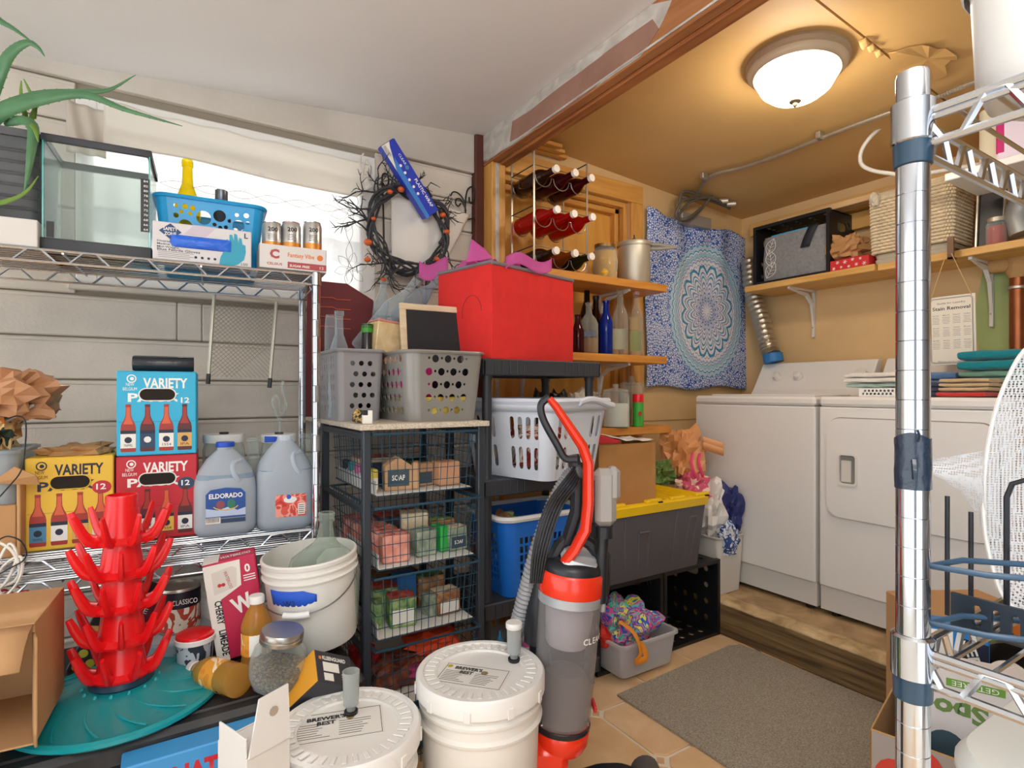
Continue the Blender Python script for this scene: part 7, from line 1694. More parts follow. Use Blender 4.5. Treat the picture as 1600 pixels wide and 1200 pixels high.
upright('cobalt blue glass bottle on the middle niche shelf', 947, 470, 2.13, .033, clear('cobalt_glass', '#0b2f9e', .6, .04, tint='#2450d0'))
upright('clear wine bottle with a pale label on the middle niche shelf', 969, 453, 2.12, .040, g_cl, name='wine_bottle', lab=(m_lab['white'], .10, .42))
t = upright('clear bottle with a yellow and green label at the right end of the middle shelf', 994, 456, 2.12, .034, g_cl, lab=(m_lab['yellow'], .42, .62), name='wine_bottle', foil=mat('pink_foil', '#c9a0a0', .4))
h_ = at(994, 456, Y=2.12).z - Z2; a0 = math.atan2(-1, -.6)
b = MB(); b.lathe([(.0345, h_ * .08), (.0345, h_ * .40)], 20, a0=a0 - 1.2, a1=a0 + 1.2); ob('lime_label', b, mat('lime_label', '#b5c23a', .5), t)
# canisters on the lowest shelf
Z3 = NS[2] + .001
def canister(label, px, pbot, Y, r, h, fill, lvl):
    p = at(px, 640, Y=Y); t = thing('glass_canister', label, 'jar', (p.x, Y, Z3))
    b = MB(); b.lathe([(0, 0), (r * .96, 0), (r, .008), (r, h * .72), (r * .9, h * .8), (r * .92, h * .82)], 28); ob('glass', b, G_CLEAR, t)
    if fill: b = MB(); b.lathe([(0, .004), (r * .95, .005), (r * .96, h * lvl), (0, h * lvl)], 24); ob('contents', b, fill, t)
    b = MB(); b.lathe([(r * .9, h * .81), (r * .98, h * .83), (r * .9, h * .87), (r * .3, h * .90), (r * .12, h * .91), (r * .22, h * .95), (r * .2, h), (0, h)], 24); ob('glass_lid', b, G_CLEAR, t)
    return t
m_flour = mat('white_powder', '#eae5dc', .9)
canister('glass canister of white powder on the lowest niche shelf', 962, 660, 2.10, .068, .215, m_flour, .55)
canister('empty glass canister behind the shaker on the lowest niche shelf', 987, 650, 2.20, .062, .26, None, 0)
canister('glass canister of pale grain behind the laundry basket', 918, 650, 2.20, .06, .20, mat('pale_grain', '#cdb98f', .9), .5)
p = at(997, 640, Y=2.085); t = thing('shaker', 'green shaker with a red lid at the right end of the lowest niche shelf', 'shaker', (p.x, 2.085, Z3)); r = .027; h_ = .165
b = MB(); b.lathe([(0, 0), (r, 0), (r, h_ * .74), (0, h_ * .74)], 24); ob('body', b, mat('shaker_green', '#3fae3f', .4), t)
b = MB(); b.lathe([(r * 1.02, h_ * .74), (r * 1.02, h_ * .98), (r * .95, h_), (0, h_)], 24); ob('lid', b, m_redp, t)
b = MB(); b.prism(circ(-.012, h_ * .4, .012, 12), 0, .0006, T=MX.Translation((0, -.0262, 0)) @ XZ); ob('red_print', b, m_redc, t)
for i, (px, r, m, lb) in enumerate(((872, .04, m_blk, 'black lump of cloth behind the white laundry basket'), (905, .035, mat('pale_box', '#cfc6b8', .6), 'pale packet behind the white laundry basket'), (845, .035, mat('dark_brown_cloth', '#2e2018', .8), 'dark brown bundle behind the white laundry basket'))):
    p = at(px, 640, Y=2.17); b = crumple(14, 8, .05, .045, .09, 80 + i * 3.1, 2.4); one('cloth_bundle', lb, 'bundle', b, m, (p.x, 2.17, Z3 + .087))
# ------------------------------------------------------------------ vacuum cleaner
VP = V((.934, 1.188, 0)); px_ = .00172
m_vr = mat('vacuum_orange_red', '#ea3317', .25, coat=.3); m_vg = mat('vacuum_grey', '#8e8f93', .4); m_vd = mat('vacuum_black', '#1f2228', .35); m_vs = mat('vacuum_silver', '#b4bac2', .3, .4)
t = thing('vacuum_cleaner', 'orange red upright vacuum cleaner with a clear dust cup', 'vacuum', VP, R(60))
cup = MX.Translation((0, .03, .21)) @ MX.Rotation(R(4.5), 4, 'X')
b = MB(); b.lathe([(.0, 0), (.066, 0), (.076, .02), (.078, .05), (.075, .055), (0, .055)], 36, T=cup); b.rbox(-.07, -.02, -.10, .07, .09, .03, .02, T=cup); ob('cup_base', b, m_vr, t)
b = MB(); b.lathe([(.077, .055), (.079, .06), (.079, .068), (.077, .07)], 36, T=cup); ob('black_seal', b, m_vd, t)
b = MB(); b.lathe([(.0745, .07), (.0775, .08), (.083, .36), (.0835, .385)], 40, T=cup); dcp = ob('dust_cup', b, clear('smoky_dust_cup', '#c5c1c3', .16, .06, tint='#e6e3e4'), t)
b = MB(); b.lathe([(.0, .27), (.052, .27), (.058, .28), (.062, .33), (.066, .385)], 30, T=cup); ob('inner_filter', b, mat('inner_filter_plastic', '#b9b8bd', .5), dcp)
b = MB(); b.lathe([(0, .075), (.071, .075), (.073, .12), (.0715, .17), (.05, .20), (0, .21)], 26, T=cup); ob('dust', b, mat('grey_dust', '#6e6765', 1, bump=1, bs=40), dcp, kind='stuff')
b = MB(); b.lathe([(.084, .385), (.0865, .388), (.0865, .408), (.084, .411)], 40, T=cup); ob('silver_band', b, m_vs, t)
b = MB(); b.lathe([(.086, .411), (.088, .42), (.087, .465), (.083, .47), (0, .47)], 40, T=cup); ob('red_band', b, m_vr, t)
b = MB(); b.lathe([(.082, .47), (.082, .482), (.074, .494), (.05, .502), (0, .504)], 40, T=cup); b.rbox(-.03, -.10, .40, .03, -.06, .53, .014, T=cup); tp_ = ob('top_cap', b, m_vd, t)
b = MB(); b.tube(spline([cup @ V(q) for q in ((0, .055, .49), (0, .03, .54), (0, -.03, .545), (0, -.078, .50))], 5), .014, 8, flat=1.2); ob('carry_handle', b, m_vd, tp_)
b = MB(); b.loft([(.105, .10, .02, 0), (.095, .085, .02, .016)], 4, T=cup @ MX.Translation((-.012, -.012, .498)) @ MX.Rotation(R(-14), 4, 'Y') @ MX.Rotation(R(12), 4, 'X')); ob('silver_top_plate', b, mat('pale_silver', '#d7dade', .3, .3), tp_)
# clear lettering along the cup's right
cT = cup.to_3x3()
for k, chh in enumerate('CLEANVIEW'):
    a = R(205 + 9.5 * k); r = .0832; letters(dcp, chh, .022, cup @ V((r * cos(a), r * sin(a), .30)), m_pw, right=cT @ V((-sin(a), cos(a), 0)), up=cT @ V((0, 0, 1)), bold=.02, depth=.0012)
b = MB(); b.rbox(-.05, -.084, .115, .0, -.076, .13, .002, T=cup); ob('red_badge', b, m_redc, dcp)
b = MB(); b.rbox(-.012, -.095, .36, .012, -.08, .42, .004, T=cup); ob('release_latch', b, m_vs, t)
# spine, bent handle, loop
def L(px, py, x=0): return V((x, -(px - 886) * px_, EYE - (py - 612) * 1.5 / FOC))
S_ = [L(838, 940, .01), L(848, 918, .0), L(866, 886, -.03), L(890, 850, -.05), L(905, 820, -.055), L(909, 780, -.055), L(909, 720, -.055), L(900, 694, -.055), L(880, 664, -.055), L(860, 634, -.055), L(850, 622, -.055)]
b = MB(); b.tube(S_, [.012, .017, .021, .022, .023, .023, .022, .021, .019, .016, .014], 10, flat=.62, up=(0, 1, 0)); ob('spine', b, m_vr, t)
b = MB(); b.tube(spline([L(850, 620, -.055), L(838, 632, -.055), L(842, 655, -.055), L(862, 692, -.055), L(874, 712, -.055), L(892, 714, -.055)], 6), .0085, 8, flat=1.2); ob('handle_loop', b, m_vd, t)
b = MB(); b.tube([L(890, 712), L(897, 740), L(896, 800), L(880, 850)], .018, 8, flat=.9); ob('spine_back', b, m_vd, t)
b = MB(); b.tube([L(836, 1010, .03), L(838, 960, .03), L(850, 900, .03), L(862, 880, .03)], .035, 10); ob('motor_back', b, m_vd, t)
b = MB(); b.tube([L(838, 1180, .03), L(840, 1090, .03), L(842, 1000, .03)], .03, 10); ob('lower_back', b, m_vd, t)
hp_ = spline([L(803, 1003, .055), L(807, 985, .05), L(822, 920, .03), L(840, 850) + V((.01, 0, 0)), L(862, 790) + V((.01, 0, 0)), L(886, 745) + V((.0, 0, 0)), L(905, 735) + V((-.0, 0, 0))], 20)
b = MB(); b.tube(hp_, [.0235 if i % 2 else .0195 for i in range(len(hp_))], 14); ob('hose', b, m_vg, t)
b = MB()
for k in range(6):
    o_ = 8 * k - 6
    b.tube(spline([L(826 + o_ * .4, 905) + V((-.03, 0, 0)), L(832 + o_ * .5, 850) + V((-.03 - .003 * k, 0, 0)), L(850 + o_ * .6, 790) + V((-.03, 0, 0)), L(878 + o_ * .4, 745 + o_ * .3) + V((-.05, 0, 0)), L(902, 728 + o_ * .5) + V((.01, 0, 0)), L(914, 738 + o_ * .5) + V((-.0, 0, 0))], 6), .0033, 6)
ob('power_cord', b, m_vd, t)
b = MB(); b.rbox(-.06, -.115, .80, -.01, -.055, .95, .016); b.rbox(-.058, -.125, .865, -.012, -.09, .955, .012); tl = ob('dusting_tool', b, mat('smoky_tool', '#a39f9b', .3), t)
b = MB(); b.rbox(-.058, -.058, .80, -.012, -.035, .93, .01); ob('tool_back', b, m_vd, tl)
b = MB(); b.bar((-.035, -.085, .77), (-.035, -.085, .80), .024, 16); b.bar((-.035, -.075, .60), (-.035, -.082, .775), .015, 14); ob('tool_neck', b, m_vd, tl)
b = MB(); b.loft([(.24, .24, .05, .0), (.26, .27, .06, .035), (.22, .24, .06, .07), (.14, .14, .05, .11)], 5, T=MX.Translation((0, -.12, 0))); fh = ob('floor_head', b, m_vd, t)
b = MB(); b.loft([(.12, .10, .02, .085), (.10, .08, .02, .112)], 4, T=MX.Translation((-.02, -.10, 0))); ob('silver_plate', b, m_vs, fh)
b = MB(); b.bar((-.12, -.235, .055), (.12, -.235, .055), .042, 20); ob('brush_housing', b, clear('smoky_brush_cover', '#6d6664', .6, .15), fh)
b = MB(); b.tube([(-.122, -.235 + .045 * cos(a), .055 + .045 * sin(a)) for a in [R(20 * i) for i in range(18)]], .005, 6, closed=True); ob('orange_ring', b, m_vr, fh)
for x in (-.075, .11): b = MB(); b.bar((x - .012, .05, .035), (x + .012, .05, .035), .035, 18); ob('wheel', b, m_vd, t)

# ------------------------------------------------------------------ crates, tote, box, bags
crate('plastic_crate', 'black crate on its side on the floor against the step', .37, .32, .352, m_blk, MX.Translation((2.072, 1.735, .001)))
crate('plastic_crate', 'black crate on its side on the floor holding the clear bin', .37, .32, .352, m_blk, MX.Translation((1.688, 1.735, .001)))
t = thing('clear_bin', 'clear bin with a tie dye bag pulled half out of the left black crate', 'bin', (1.688, 1.765, .02))
b = MB(); b.loft([(.28, .26, .02, 0), (.31, .29, .025, .125), (.33, .31, .03, .125), (.33, .31, .03, .135), (.305, .285, .025, .135), (.275, .255, .02, .004)], 5, (1, 1)); ob('tub', b, clear('pale_clear_bin', '#f1f3f5', .3, .2), t)
b = MB(); b.rbox(-.125, -.115, .006, .125, .115, .08, .02); ob('contents', b, brush('pink_grey_contents', ['#b9b9bd', '#d8a0a8', '#c2454f', '#cfcfd4', '#e0dcdc'], 9), t)
t = thing('tie_dye_bag', 'rainbow tie dye bag with orange strap in the clear bin', 'bag', (1.66, 1.745, .16))
b = crumple(30, 18, .115, .11, .10, 91.3, 1.8, .85); ob('body', b, brush('tie_dye', ['#2aa0b5', '#e6d84a', '#8a3fb0', '#3ac0a8', '#e0569a', '#2f58c0', '#d8e86a', '#c23fa0'], 16, 3), t)
b = MB(); b.tube(spline([(-.09, -.07, .07), (-.07, -.13, .04), (-.055, -.15, -.03), (-.08, -.15, -.06), (-.03, -.155, -.055), (-.045, -.14, .0)], 6), .013, 6, flat=.4); ob('strap', b, mat('orange_strap', '#e8922a', .6), t)
b = crumple(14, 8, .06, .06, .04, 95.3); one('red_cloth', 'red cloth at the left end of the clear bin', 'cloth', b, mat('red_cloth', '#d9362f', .8), (1.575, 1.74, .145))
# tote
m_tot = mat('charcoal_tote', '#5a595f', .5, bump=.1, bs=200); m_totl = mat('yellow_tote_lid', '#f2c80f', .4)
t = thing('storage_tote', 'large charcoal storage tote with a bright yellow lid on the crates', 'tote', (1.825, 1.915, .357))
W_, D_, H_ = .655, .44, .31
b = MB(); b.loft([(W_ * .86, D_ * .84, .02, 0), (W_ * .87, D_ * .86, .025, .01), (W_ * .97, D_ * .97, .03, H_ - .008)], 5); bd = ob('body', b, m_tot, t)
for i, (x, zt_, w_) in enumerate(((-.20, .27, .008), (-.085, .20, .06), (.11, .27, .008), (.22, .23, .05))):
    for xx in ((x - w_ / 2, x + w_ / 2) if w_ > .02 else (x,)):
        b = MB(); b.tube([(xx * .9, -D_ * .42 - .001, .04), (xx, -D_ * (.42 + .065 * zt_ / H_) - .001, zt_)], .006, 6); ob('rib', b, m_tot, bd)
    if w_ > .02: b = MB(); b.tube([(x - w_ / 2, -D_ * .468, zt_), (x + w_ / 2, -D_ * .468, zt_)], .006, 6); ob('rib', b, m_tot, bd)
b = MB(); b.loft([(W_, D_, .035, H_ - .03), (W_ + .008, D_ + .008, .038, H_ + .005), (W_ - .01, D_ - .01, .035, H_ + .012), (W_ - .06, D_ - .06, .03, H_ + .012), (W_ - .075, D_ - .075, .03, H_ + .0)], 6, (0, 1)); ld = ob('lid', b, m_totl, t)
for x in (-.24, -.03, .12, .28):
    b = MB(); b.rbox(x - .045, -D_ / 2 + .004, H_ + .008, x + .045, -D_ / 2 + .03, H_ + .024, .005); ob('lid_lug', b, m_totl, ld)
for x in (-.27, .0, .30): b = MB(); b.rbox(x - .014, -D_ / 2 - .001, H_ + .004, x + .014, -D_ / 2 + .012, H_ + .0135, .002); ob('slot', b, m_dark, ld)
for i in range(7): b = MB(); b.rbox(-.30 + .10 * i, -.16, H_ - .002, -.285 + .10 * i, .16, H_ + .006, .002); ob('lid_rib', b, m_totl, ld)
ZL = .357 + H_ + .004
t = thing('cardboard_box', 'plain brown cardboard box standing on the yellow lid', 'box', (1.51, 1.735, ZL), R(-2))
b = MB(); b.rbox(0, 0, 0, .315, .22, .004, .001); b.rbox(0, 0, 0, .315, .004, .262, .001); b.rbox(0, .216, 0, .315, .22, .262, .001); b.rbox(0, 0, 0, .004, .22, .262, .001); b.rbox(.311, 0, 0, .315, .22, .262, .001); ob('carton', b, two('brown_carton', '#a8763f', '#bd8a52', 5, .3, .7, .8, 5, .1), t)
b = MB(); b.grid(20, 8, lambda u, v: (-.03 + .33 * u, -.012 + .16 * v, .268 + .05 * (1 - u) ** 2 * (1 - .5 * v) + .012 * NZ.noise(V((u * 5, v * 4, 2))) + (.0 if u < .8 else .03 * (u - .8)))); t2 = one('paper_bag', 'red and white paper bag lying over the top of the brown box', 'bag', b, mat('glossy_white_paper', '#e9e3df', .35), (1.51, 1.735, ZL), solid=.002)
b = MB(); b.grid(8, 8, lambda u, v: (-.032 + .13 * u * (1 - .6 * (1 - v)), -.014 + .16 * v, .271 + .05 * (1 - .39 * u) ** 2 * (1 - .5 * v) + .012 * NZ.noise(V((.39 * u * 5, v * 4, 2))))); ob('red_panel', b, m_redc, t2, solid=.002)
b = MB(); b.grid(8, 5, lambda u, v: (-.02 + .12 * u, -.018, .268 + .045 * (1 - .5 * u) ** 2 * v)); ob('red_side', b, m_redc, t2, solid=.002)
# bags in front of the washer on the step
t = thing('white_bin', 'white plastic bin on the step in front of the washing machine', 'bin', (2.405, 1.885, .157))
b = MB(); b.loft([(.17, .20, .02, 0), (.20, .23, .025, .28), (.21, .24, .03, .28), (.21, .24, .03, .27)], 5, (1, 0)); ob('tub', b, mat('white_bin_plastic', '#dcd9d3', .45), t, solid=.003)
def bag(name, label, loc, sx, sy, sz, seed, m, fr=2.2): b = crumple(26, 16, sx, sy, sz, seed, fr); return one(name, label, 'bag', b, m, loc)
m_peach = brush('peach_print', ['#ee7048', '#fbb488', '#ffdfbe', '#f89c98', '#ffcf9c', '#f9ecd0'], 15, 2)
t = bag('shopping_bag', 'peach and pink printed shopping bag leaning against the washing machine', (2.33, 2.02, .80), .10, .10, .14, 101.3, m_peach)
b = MB()
for dx in (-.02, .035): b.tube(spline([(-.02 + dx, -.105, .04), (-.06 + dx, -.13, .0), (-.05 + dx, -.14, -.06), (-.02 + dx, -.13, -.1)], 6), .007, 6, flat=.4)
ob('strap', b, mat('pink_strap', '#e8467a', .6), t)
b = MB(); b.grid(10, 6, lambda u, v: (.0 + .05 * u, -.13 - .09 * u, .06 + .07 * v - .03 * u + .015 * sin(v * 6))); ob('loose_flap', b, m_peach, t, solid=.002)
bag('shopping_bag', 'pink striped shopping bag under the peach one', (2.30, 1.93, .66), .09, .07, .07, 107.3, brush('pink_print', ['#e9b0a0', '#d85a7a', '#f3d5c5', '#e88a80'], 10))
bag('white_bag', 'white plastic bag slumped in the white bin', (2.40, 1.90, .53), .075, .085, .13, 111.3, mat('white_film', '#e3e0dc', .4))
bag('navy_bag', 'navy blue bag behind the white one against the washing machine', (2.46, 1.83, .55), .045, .06, .11, 117.3, mat('navy_bag', '#2a3370', .5))
bag('green_bag', 'dark green patterned bag beside the yellow lid', (2.22, 2.04, .73), .06, .05, .06, 121.3, brush('green_print', ['#2e5a34', '#6a8a4a', '#24402a'], 20))
bag('blue_cloth', 'blue and white striped cloth hanging over the white bin', (2.38, 1.77, .42), .05, .028, .075, 127.3, brush('stripe_cloth', ['#7f9ac9', '#dfe4ee', '#2b4a8a', '#c9d3e6', '#e9e3a0'], 18))
# floor mat
b = MB(); P = [(1.472, 1.585), (1.478, .30), (2.255, .30), (2.255, 1.0), (2.235, 1.6), (2.18, 1.622)]
b.prism(P, .001, .008); b.fix = True
one('floor_mat', 'grey brown speckled carpet mat on the tiles in front of the step', 'mat', b, two('speckled_carpet', '#7d7568', '#b8ae9f', 220, .3, .7, 1, 2, 1))

# ------------------------------------------------------------------ chrome wire shelf at the right edge
FX, FY = .557, .228
fs = thing('wire_shelf', 'chrome wire shelf post and decks close to the camera at the right edge', 'shelf', (FX, FY, 0))
b = MB(); r = .0127; pr = [(0, 0), (r, 0)]
for i in range(1, 56): z = i * .0254; pr += [(r, z - .0005), (r - .0006, z), (r, z + .0005)]
pr += [(r, 1.424), (r - .001, 1.427), (0, 1.427)]
b.lathe(pr, 32); ob('post', b, m_chrp, fs, ang=20)
for x, y in ((.72, 0), (0, -.46), (.72, -.46)): post(fs, x, y, 1.427)
for z in (1.392, .930): wire_deck(fs, 0, .72, -.46, 0, z, th=.030, per=.055)
m_slv = mat('dark_blue_sleeve', '#1d3b52', .3, coat=.3)
for z in (1.392, .930):
    b = MB(); b.lathe([(.0135, -.028), (.0165, -.026), (.0165, .008), (.014, .010), (.013, .010)], 32, (0, 0, z)); ob('collar', b, m_chrp, fs)
    b = MB(); b.lathe([(.0128, -.047), (.0145, -.046), (.0150, -.026), (.0128, -.026)], 32, (0, 0, z)); ob('sleeve', b, m_slv, fs)
def tapef(u, v): a = 2 * pi * u; r = .0136 + .0007 * NZ.noise(V((cos(a) * 2, sin(a) * 2, v * 5))) ; return (r * cos(a), r * sin(a), 1.066 + .046 * v + .003 * sin(a * 2 + 1) * v)
b = MB(); b.grid(40, 12, tapef, closed=True); b.tube([(-.0125, -.009, 1.108), (-.017, -.012, 1.113), (-.0185, -.011, 1.118)], .001, 5); b.tube([(-.013, -.006, 1.092), (-.0165, -.008, 1.086), (-.0155, -.008, 1.076)], .0022, 5); ob('tape_wrap', b, mat('dark_tape', '#1c2c40', .25, coat=.5, bump=.5, bs=120), fs)
# items on its upper deck
t = thing('white_tub', 'white round tub on the near wire shelf at the top right corner', 'tub', (.645, .152, 1.3935))
b = MB(); b.lathe([(0, 0), (.035, 0), (.05, .008), (.058, .03), (.062, .12), (.065, .122), (.065, .128), (0, .13)], 36); ob('tub', b, m_wp, t)
b = MB(); b.lathe([(.066, .112), (.068, .114), (.068, .132), (.06, .135), (0, .135)], 36); ob('lid', b, m_wp, t)
# white shelf with roll and pink packet further back
b = MB(); b.rbox(2.68, -.2, 1.995, 3.0, .985, 2.025, .003); one('white_shelf', 'white shelf board high on the right behind the near wire shelf', 'shelf', b, m_wp)
p = at(1555, 215, X=2.78); b = MB(); b.lathe([(0, 0), (.042, 0), (.042, .22), (.015, .22), (.015, .21), (0, .21)], 24); one('paper_roll', 'beige paper roll standing on the white shelf', 'roll', b, mat('beige_paper', '#cfc6ae', .9, bump=.3, bs=80), (2.76, p.y, 2.026))
p = at(1592, 200, X=2.74); t = thing('pink_packet', 'pink and white packet standing on the white shelf', 'packet', (2.72, p.y + .03, 2.026), R(-80)); b = MB(); b.rbox(-.03, 0, 0, .13, .06, .23, .006); ob('packet', b, mat('pink_white_pack', '#e3d6e6', .4), t)
b = MB(); b.rbox(-.031, -.001, .03, -.004, .061, .228, .004); ob('magenta_band', b, mat('magenta_band', '#c01f6e', .4), t)
# wire basket hooked to the post with blue coated ends
m_bc = mat('blue_rubber_coating', '#2f4c66', .4)
t = thing('wire_rack', 'bent steel wire frame with blue coated corners hooked on the near post', 'rack', (FX + .013, FY - .004, 0))
for z in (.998, .948):
    b = MB(); b.tube([(.09, -.062, z), (.045, -.012, z), (.0, -.003, z), (.012, -.040, z), (.03, -.062, z)], .0026, 8); ob('coated_corner', b, m_bc, t)
    b = MB(); b.tube([(.09, -.062, z), (.14, -.12, z - .003), (.145, -.22, z - .004)], .0018, 6); b.tube([(.03, -.062, z), (.06, -.11, z - .003), (.065, -.22, z - .004)], .0018, 6); ob('frame_wire', b, m_chr, t)
b = MB(); b.bar((.13, -.11, .995), (.13, -.11, .931), .0018, 6); b.bar((.055, -.105, .995), (.055, -.105, .931), .0018, 6); ob('upright_wire', b, m_chr, t)
# black dish rack with slotted rail
t = thing('dish_rack', 'black dish rack with a slotted rail and tines on the lower near deck', 'rack', (.625, 0, .9315))
b = MB(); H = [slot(.205 - .0135 * i, .016, .006, .020, 3) for i in range(14)]
b.holed([(-.02, 0), (.225, 0), (.225, .032), (-.02, .032)], H, lambda u, v, q: (q, u, v), .004); ob('slotted_rail', b, mat('blue_black_metal', '#1f2c3a', .4, .3), t)
for i, (px, py, dx) in enumerate(((1480, 775, .03), (1517, 800, .03))):
    q = at(px, py, X=.625 + dx); b = MB(); b.bar((dx, q.y, .0), (dx, q.y, q.z - .9315), .0021, 7); ob('tine', b, m_vd, t)
q0 = at(1573, 760, X=.66); b = MB(); b.tube([(.035, q0.y, .0), (.035, q0.y, q0.z - .9315 - .01), (.035, q0.y - .004, q0.z - .9315 + .003), (.035, q0.y - .014, q0.z - .9315 + .008), (.035, q0.y - .06, q0.z - .9315 + .008), (.035, q0.y - .065, 0)], .0024, 8); ob('tine', b, m_vd, t)
b = MB()
for i in range(6): b.bar((.0, .2 - .04 * i, .002), (.2, .2 - .04 * i, .002), .002, 6)
b.tube([(.0, .21, .002), (.2, .21, .002), (.2, -.02, .002), (0, -.02, .002)], .0025, 6, closed=True); ob('base_wire', b, m_vd, t)
# white mesh cover
def meshmat():
    m = mat('perforated_white_mesh', '#c6c8cd', .8); nt = m.node_tree; L_ = nt.links.new; b = nt.nodes['Principled BSDF']; o = nt.nodes['Material Output']
    tc = nt.nodes.new('ShaderNodeTexCoord'); vo = nt.nodes.new('ShaderNodeTexVoronoi'); vo.inputs['Scale'].default_value = 420; vo.inputs['Randomness'].default_value = .15; L_(tc.outputs['Object'], vo.inputs['Vector'])
    lt = nt.nodes.new('ShaderNodeMath'); lt.operation = 'LESS_THAN'; lt.inputs[1].default_value = .40; L_(vo.outputs['Distance'], lt.inputs[0])
    tr = nt.nodes.new('ShaderNodeBsdfTransparent'); mx = nt.nodes.new('ShaderNodeMixShader'); L_(lt.outputs[0], mx.inputs[0]); L_(b.outputs[0], mx.inputs[1]); L_(tr.outputs[0], mx.inputs[2]); L_(mx.outputs[0], o.inputs[0]); return m
m_mesh = meshmat()
t = thing('mesh_cover', 'white perforated mesh cover with a wire rim on the lower near deck', 'cover', (0, 0, 0))
MXp = .70
E = [at(x, y, X=MXp) for x, y in ((1640, 520), (1600, 548), (1575, 590), (1556, 640), (1543, 700), (1537, 760), (1537, 810), (1542, 850), (1552, 890), (1566, 930), (1600, 962), (1640, 975))]
E = spline(E, 5); cy = at(1700, 750, X=MXp)
b = MB(); nE = len(E)
b.grid(nE - 1, 8, lambda u, v: E[round(u * (nE - 1))].lerp(V((MXp + .06, cy.y, cy.z)), v) + V((.02 * sin(v * pi * .5), 0, 0))); ob('mesh_disc', b, m_mesh, t)
b = MB(); b.tube(E, .0018, 6); ob('rim_wire', b, m_wp, t)
A, B_, C_ = at(1455, 718, X=.70), at(1540, 704, X=.70), at(1540, 862, X=.70); D_ = at(1456, 738, X=.70); M1, M2 = at(1500, 768, X=.70), at(1528, 810, X=.70)
top_ = [A, A.lerp(B_, .3), A.lerp(B_, .6), B_, B_]; bot = [D_, at(1478, 752, X=.70), M1, M2, C_]
b = MB(); b.grid(4, 6, lambda u, v: top_[round(u * 4)].lerp(bot[round(u * 4)], v) + V((.004 * sin(v * 5 + u * 3), 0, 0))); ob('mesh_flap', b, m_mesh, t)
# floor: fruit carton with boxes, pans, white bin
t = thing('fruit_carton', 'open cardboard tray box with red fruit print at the bottom right', 'box', (1.335, .63, 0), R(14))
w_, d_, h_ = .44, .40, .405
m_cor2 = mat('fruit_box_card', '#b9925f', .8)
for nm, q in (('side_panel', (0, -.004, 0, w_, 0, h_)), ('side_panel', (0, -d_, 0, w_, -d_ + .004, h_)), ('front_panel', (0, -d_, 0, .004, 0, h_)), ('back_panel', (w_ - .004, -d_, 0, w_, 0, h_)), ('bottom_panel', (0, -d_, 0.001, w_, 0, .005)), ):
    b = MB(); b.rbox(*q, .001); ob(nm, b, m_cor2, t)
b = MB(); b.box(-.0008, -d_ + .004, .16, 0, -.004, h_ - .003); pr_ = ob('print', b, mat('grey_fruit_print', '#9b938f', .5), t)
for i, (y, z, r) in enumerate(((-.05, .31, .042), (-.14, .29, .05), (-.06, .21, .045), (-.16, .20, .05), (-.24, .30, .045), (-.10, .365, .03))):
    b = MB(); b.prism(circ(-y, z, r, 16, r * 1.15), 0, .0006, T=MX(((0, 0, -1, -.0009), (-1, 0, 0, 0), (0, 1, 0, 0), (0, 0, 0, 1)))); b.fix = True; ob('fruit_print', b, mat('fruit_red', '#c8382a', .45), pr_)
XI = V((1.335, .63, 0)); Rf = MX.Rotation(R(14), 4, 'Z')
def inbox(x, y, z): return MX.Translation(XI) @ Rf @ MX.Translation((x, y, z))
t = thing('pod_box', 'white box with upside down green lettering standing in the fruit carton', 'box', mtx=MX.Translation((1.455, .585, .007)) @ MX.Rotation(R(-66), 4, 'Z'))
b = MB(); b.rbox(0, 0, 0, .27, .09, .53, .003); ob('carton', b, m_gcard, t)
m_grnp = mat('green_print', '#3f7f3a', .5)
letters(t, 'Spo', .055, (.075, -.0005, .462), m_grnp, right=(-1, 0, 0), up=(0, 0, -1), wid=.095, bold=.04); letters(t, 'GET FREE', .016, (.10, -.0012, .509), m_pw, right=(-1, 0, 0), up=(0, 0, -1), wid=.08)
plate(t, circ(.05, .36, .035, 18), mat('slate_print', '#3d5866', .5), 'slate_disc'); plate(t, [(.05, .495), (.15, .495), (.15, .512), (.05, .512)], mat('leaf_green', '#6aa03f', .5), 'green_strip')
t = thing('blue_box', 'blue seed box lying on the white one in the fruit carton', 'box', mtx=MX.Translation((1.60, .655, .006)) @ MX.Rotation(R(-62), 4, 'Z'))
b = MB(); b.rbox(0, 0, 0, .15, .06, .575, .003); ob('carton', b, mat('box_blue', '#2378c0', .45), t)
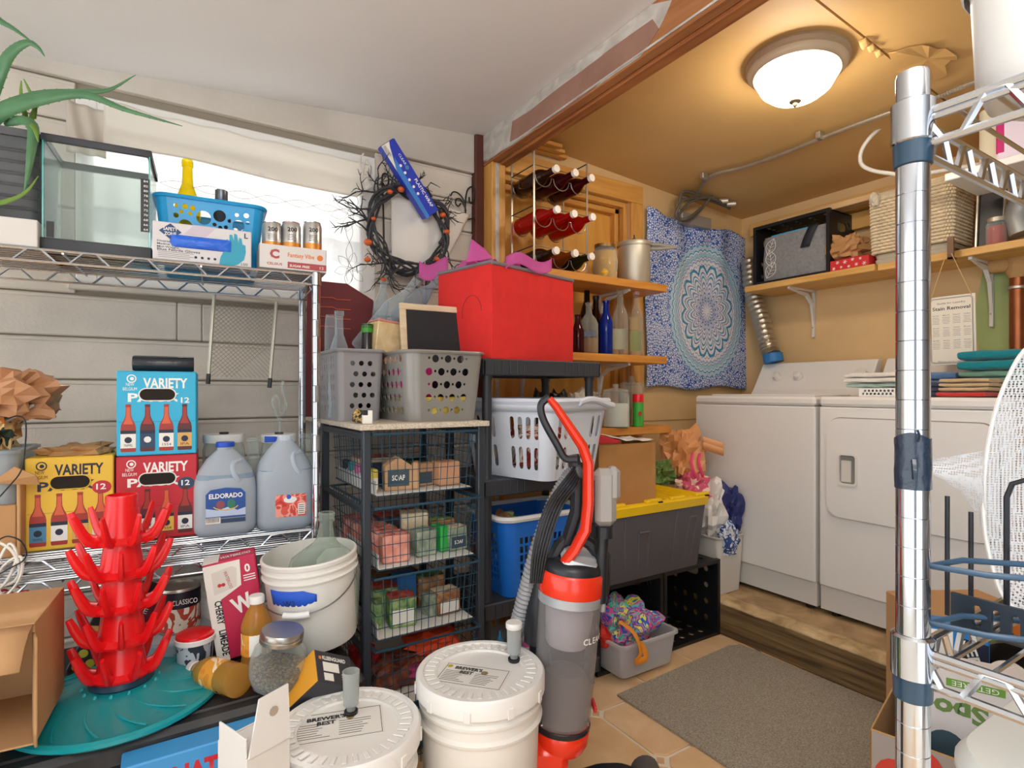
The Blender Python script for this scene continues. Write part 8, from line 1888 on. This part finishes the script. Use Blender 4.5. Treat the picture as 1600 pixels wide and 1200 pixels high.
plate(t, [(.02, .47), (.08, .47), (.08, .56), (.02, .56)], m_pw, 'white_panel'); letters(t, 'SEED', .03, (.11, -.0012, .50), m_pw, right=(.3, 0, -1), up=(1, 0, .3), wid=.09, bold=.03); plate(t, [(.09, .44), (.148, .40), (.148, .54), (.09, .55)], m_navy, 'navy_panel')
t = thing('kraft_box', 'kraft box with a green label behind the near wire shelf', 'box', (1.83, .66, 0), R(-30)); b = MB(); b.rbox(0, 0, 0, .30, .25, .52, .003); ob('carton', b, m_card, t)
letters(t, 'OAT', .04, (.12, -.001, .46), mat('leaf_green', '#6aa03f'), wid=.12, bold=.03); plate(t, circ(.19, .49, .02, 12), m_cor, 'orange_mark')
b = MB(); b.rbox(0, 0, 0, .5, .27, .40, .004); one('dark_box', 'dark box carrying the cooking pans at the bottom right', 'box', b, m_blk2, (1.35, -.12, 0), R(14))
m_pan = mat('steel_pan', '#6f675f', .25, .9)
for i, (x, y, z, r, ax_, lb) in enumerate(((1.705, .49, .48, .075, (-.8, -.35, .5), 'steel bowl tilted against the blue box behind the near wire shelf'), (1.73, .33, .50, .08, (-.75, -.3, .6), 'steel pan at the right edge behind the near wire shelf'))):
    q = V(ax_).to_track_quat('Z', 'Y').to_matrix().to_4x4(); q.translation = (x, y, z)
    b = MB(); b.lathe([(0, -.07), (r * .6, -.068), (r * .9, -.03), (r, 0), (r * 1.03, .001), (r * 1.03, .004), (r * .97, .002), (r * .87, -.028), (r * .58, -.064), (0, -.066)], 36, T=MX()); o = one('steel_pan', lb, 'pan', b, m_pan, mtx=q)
t = thing('white_bin', 'white lidded bin standing under the near wire shelf', 'bin', (.90, .03, 0))
b = MB(); b.loft([(.40, .38, .05, 0), (.45, .43, .06, .75)], 6); ob('tub', b, m_wp, t)
b = MB(); b.loft([(.465, .445, .07, .75), (.475, .455, .075, .76), (.475, .455, .075, .77), (.455, .435, .065, .784), (.40, .38, .05, .788)], 8); ob('lid', b, mat('pale_bin_lid', '#dde2e0', .4), t)
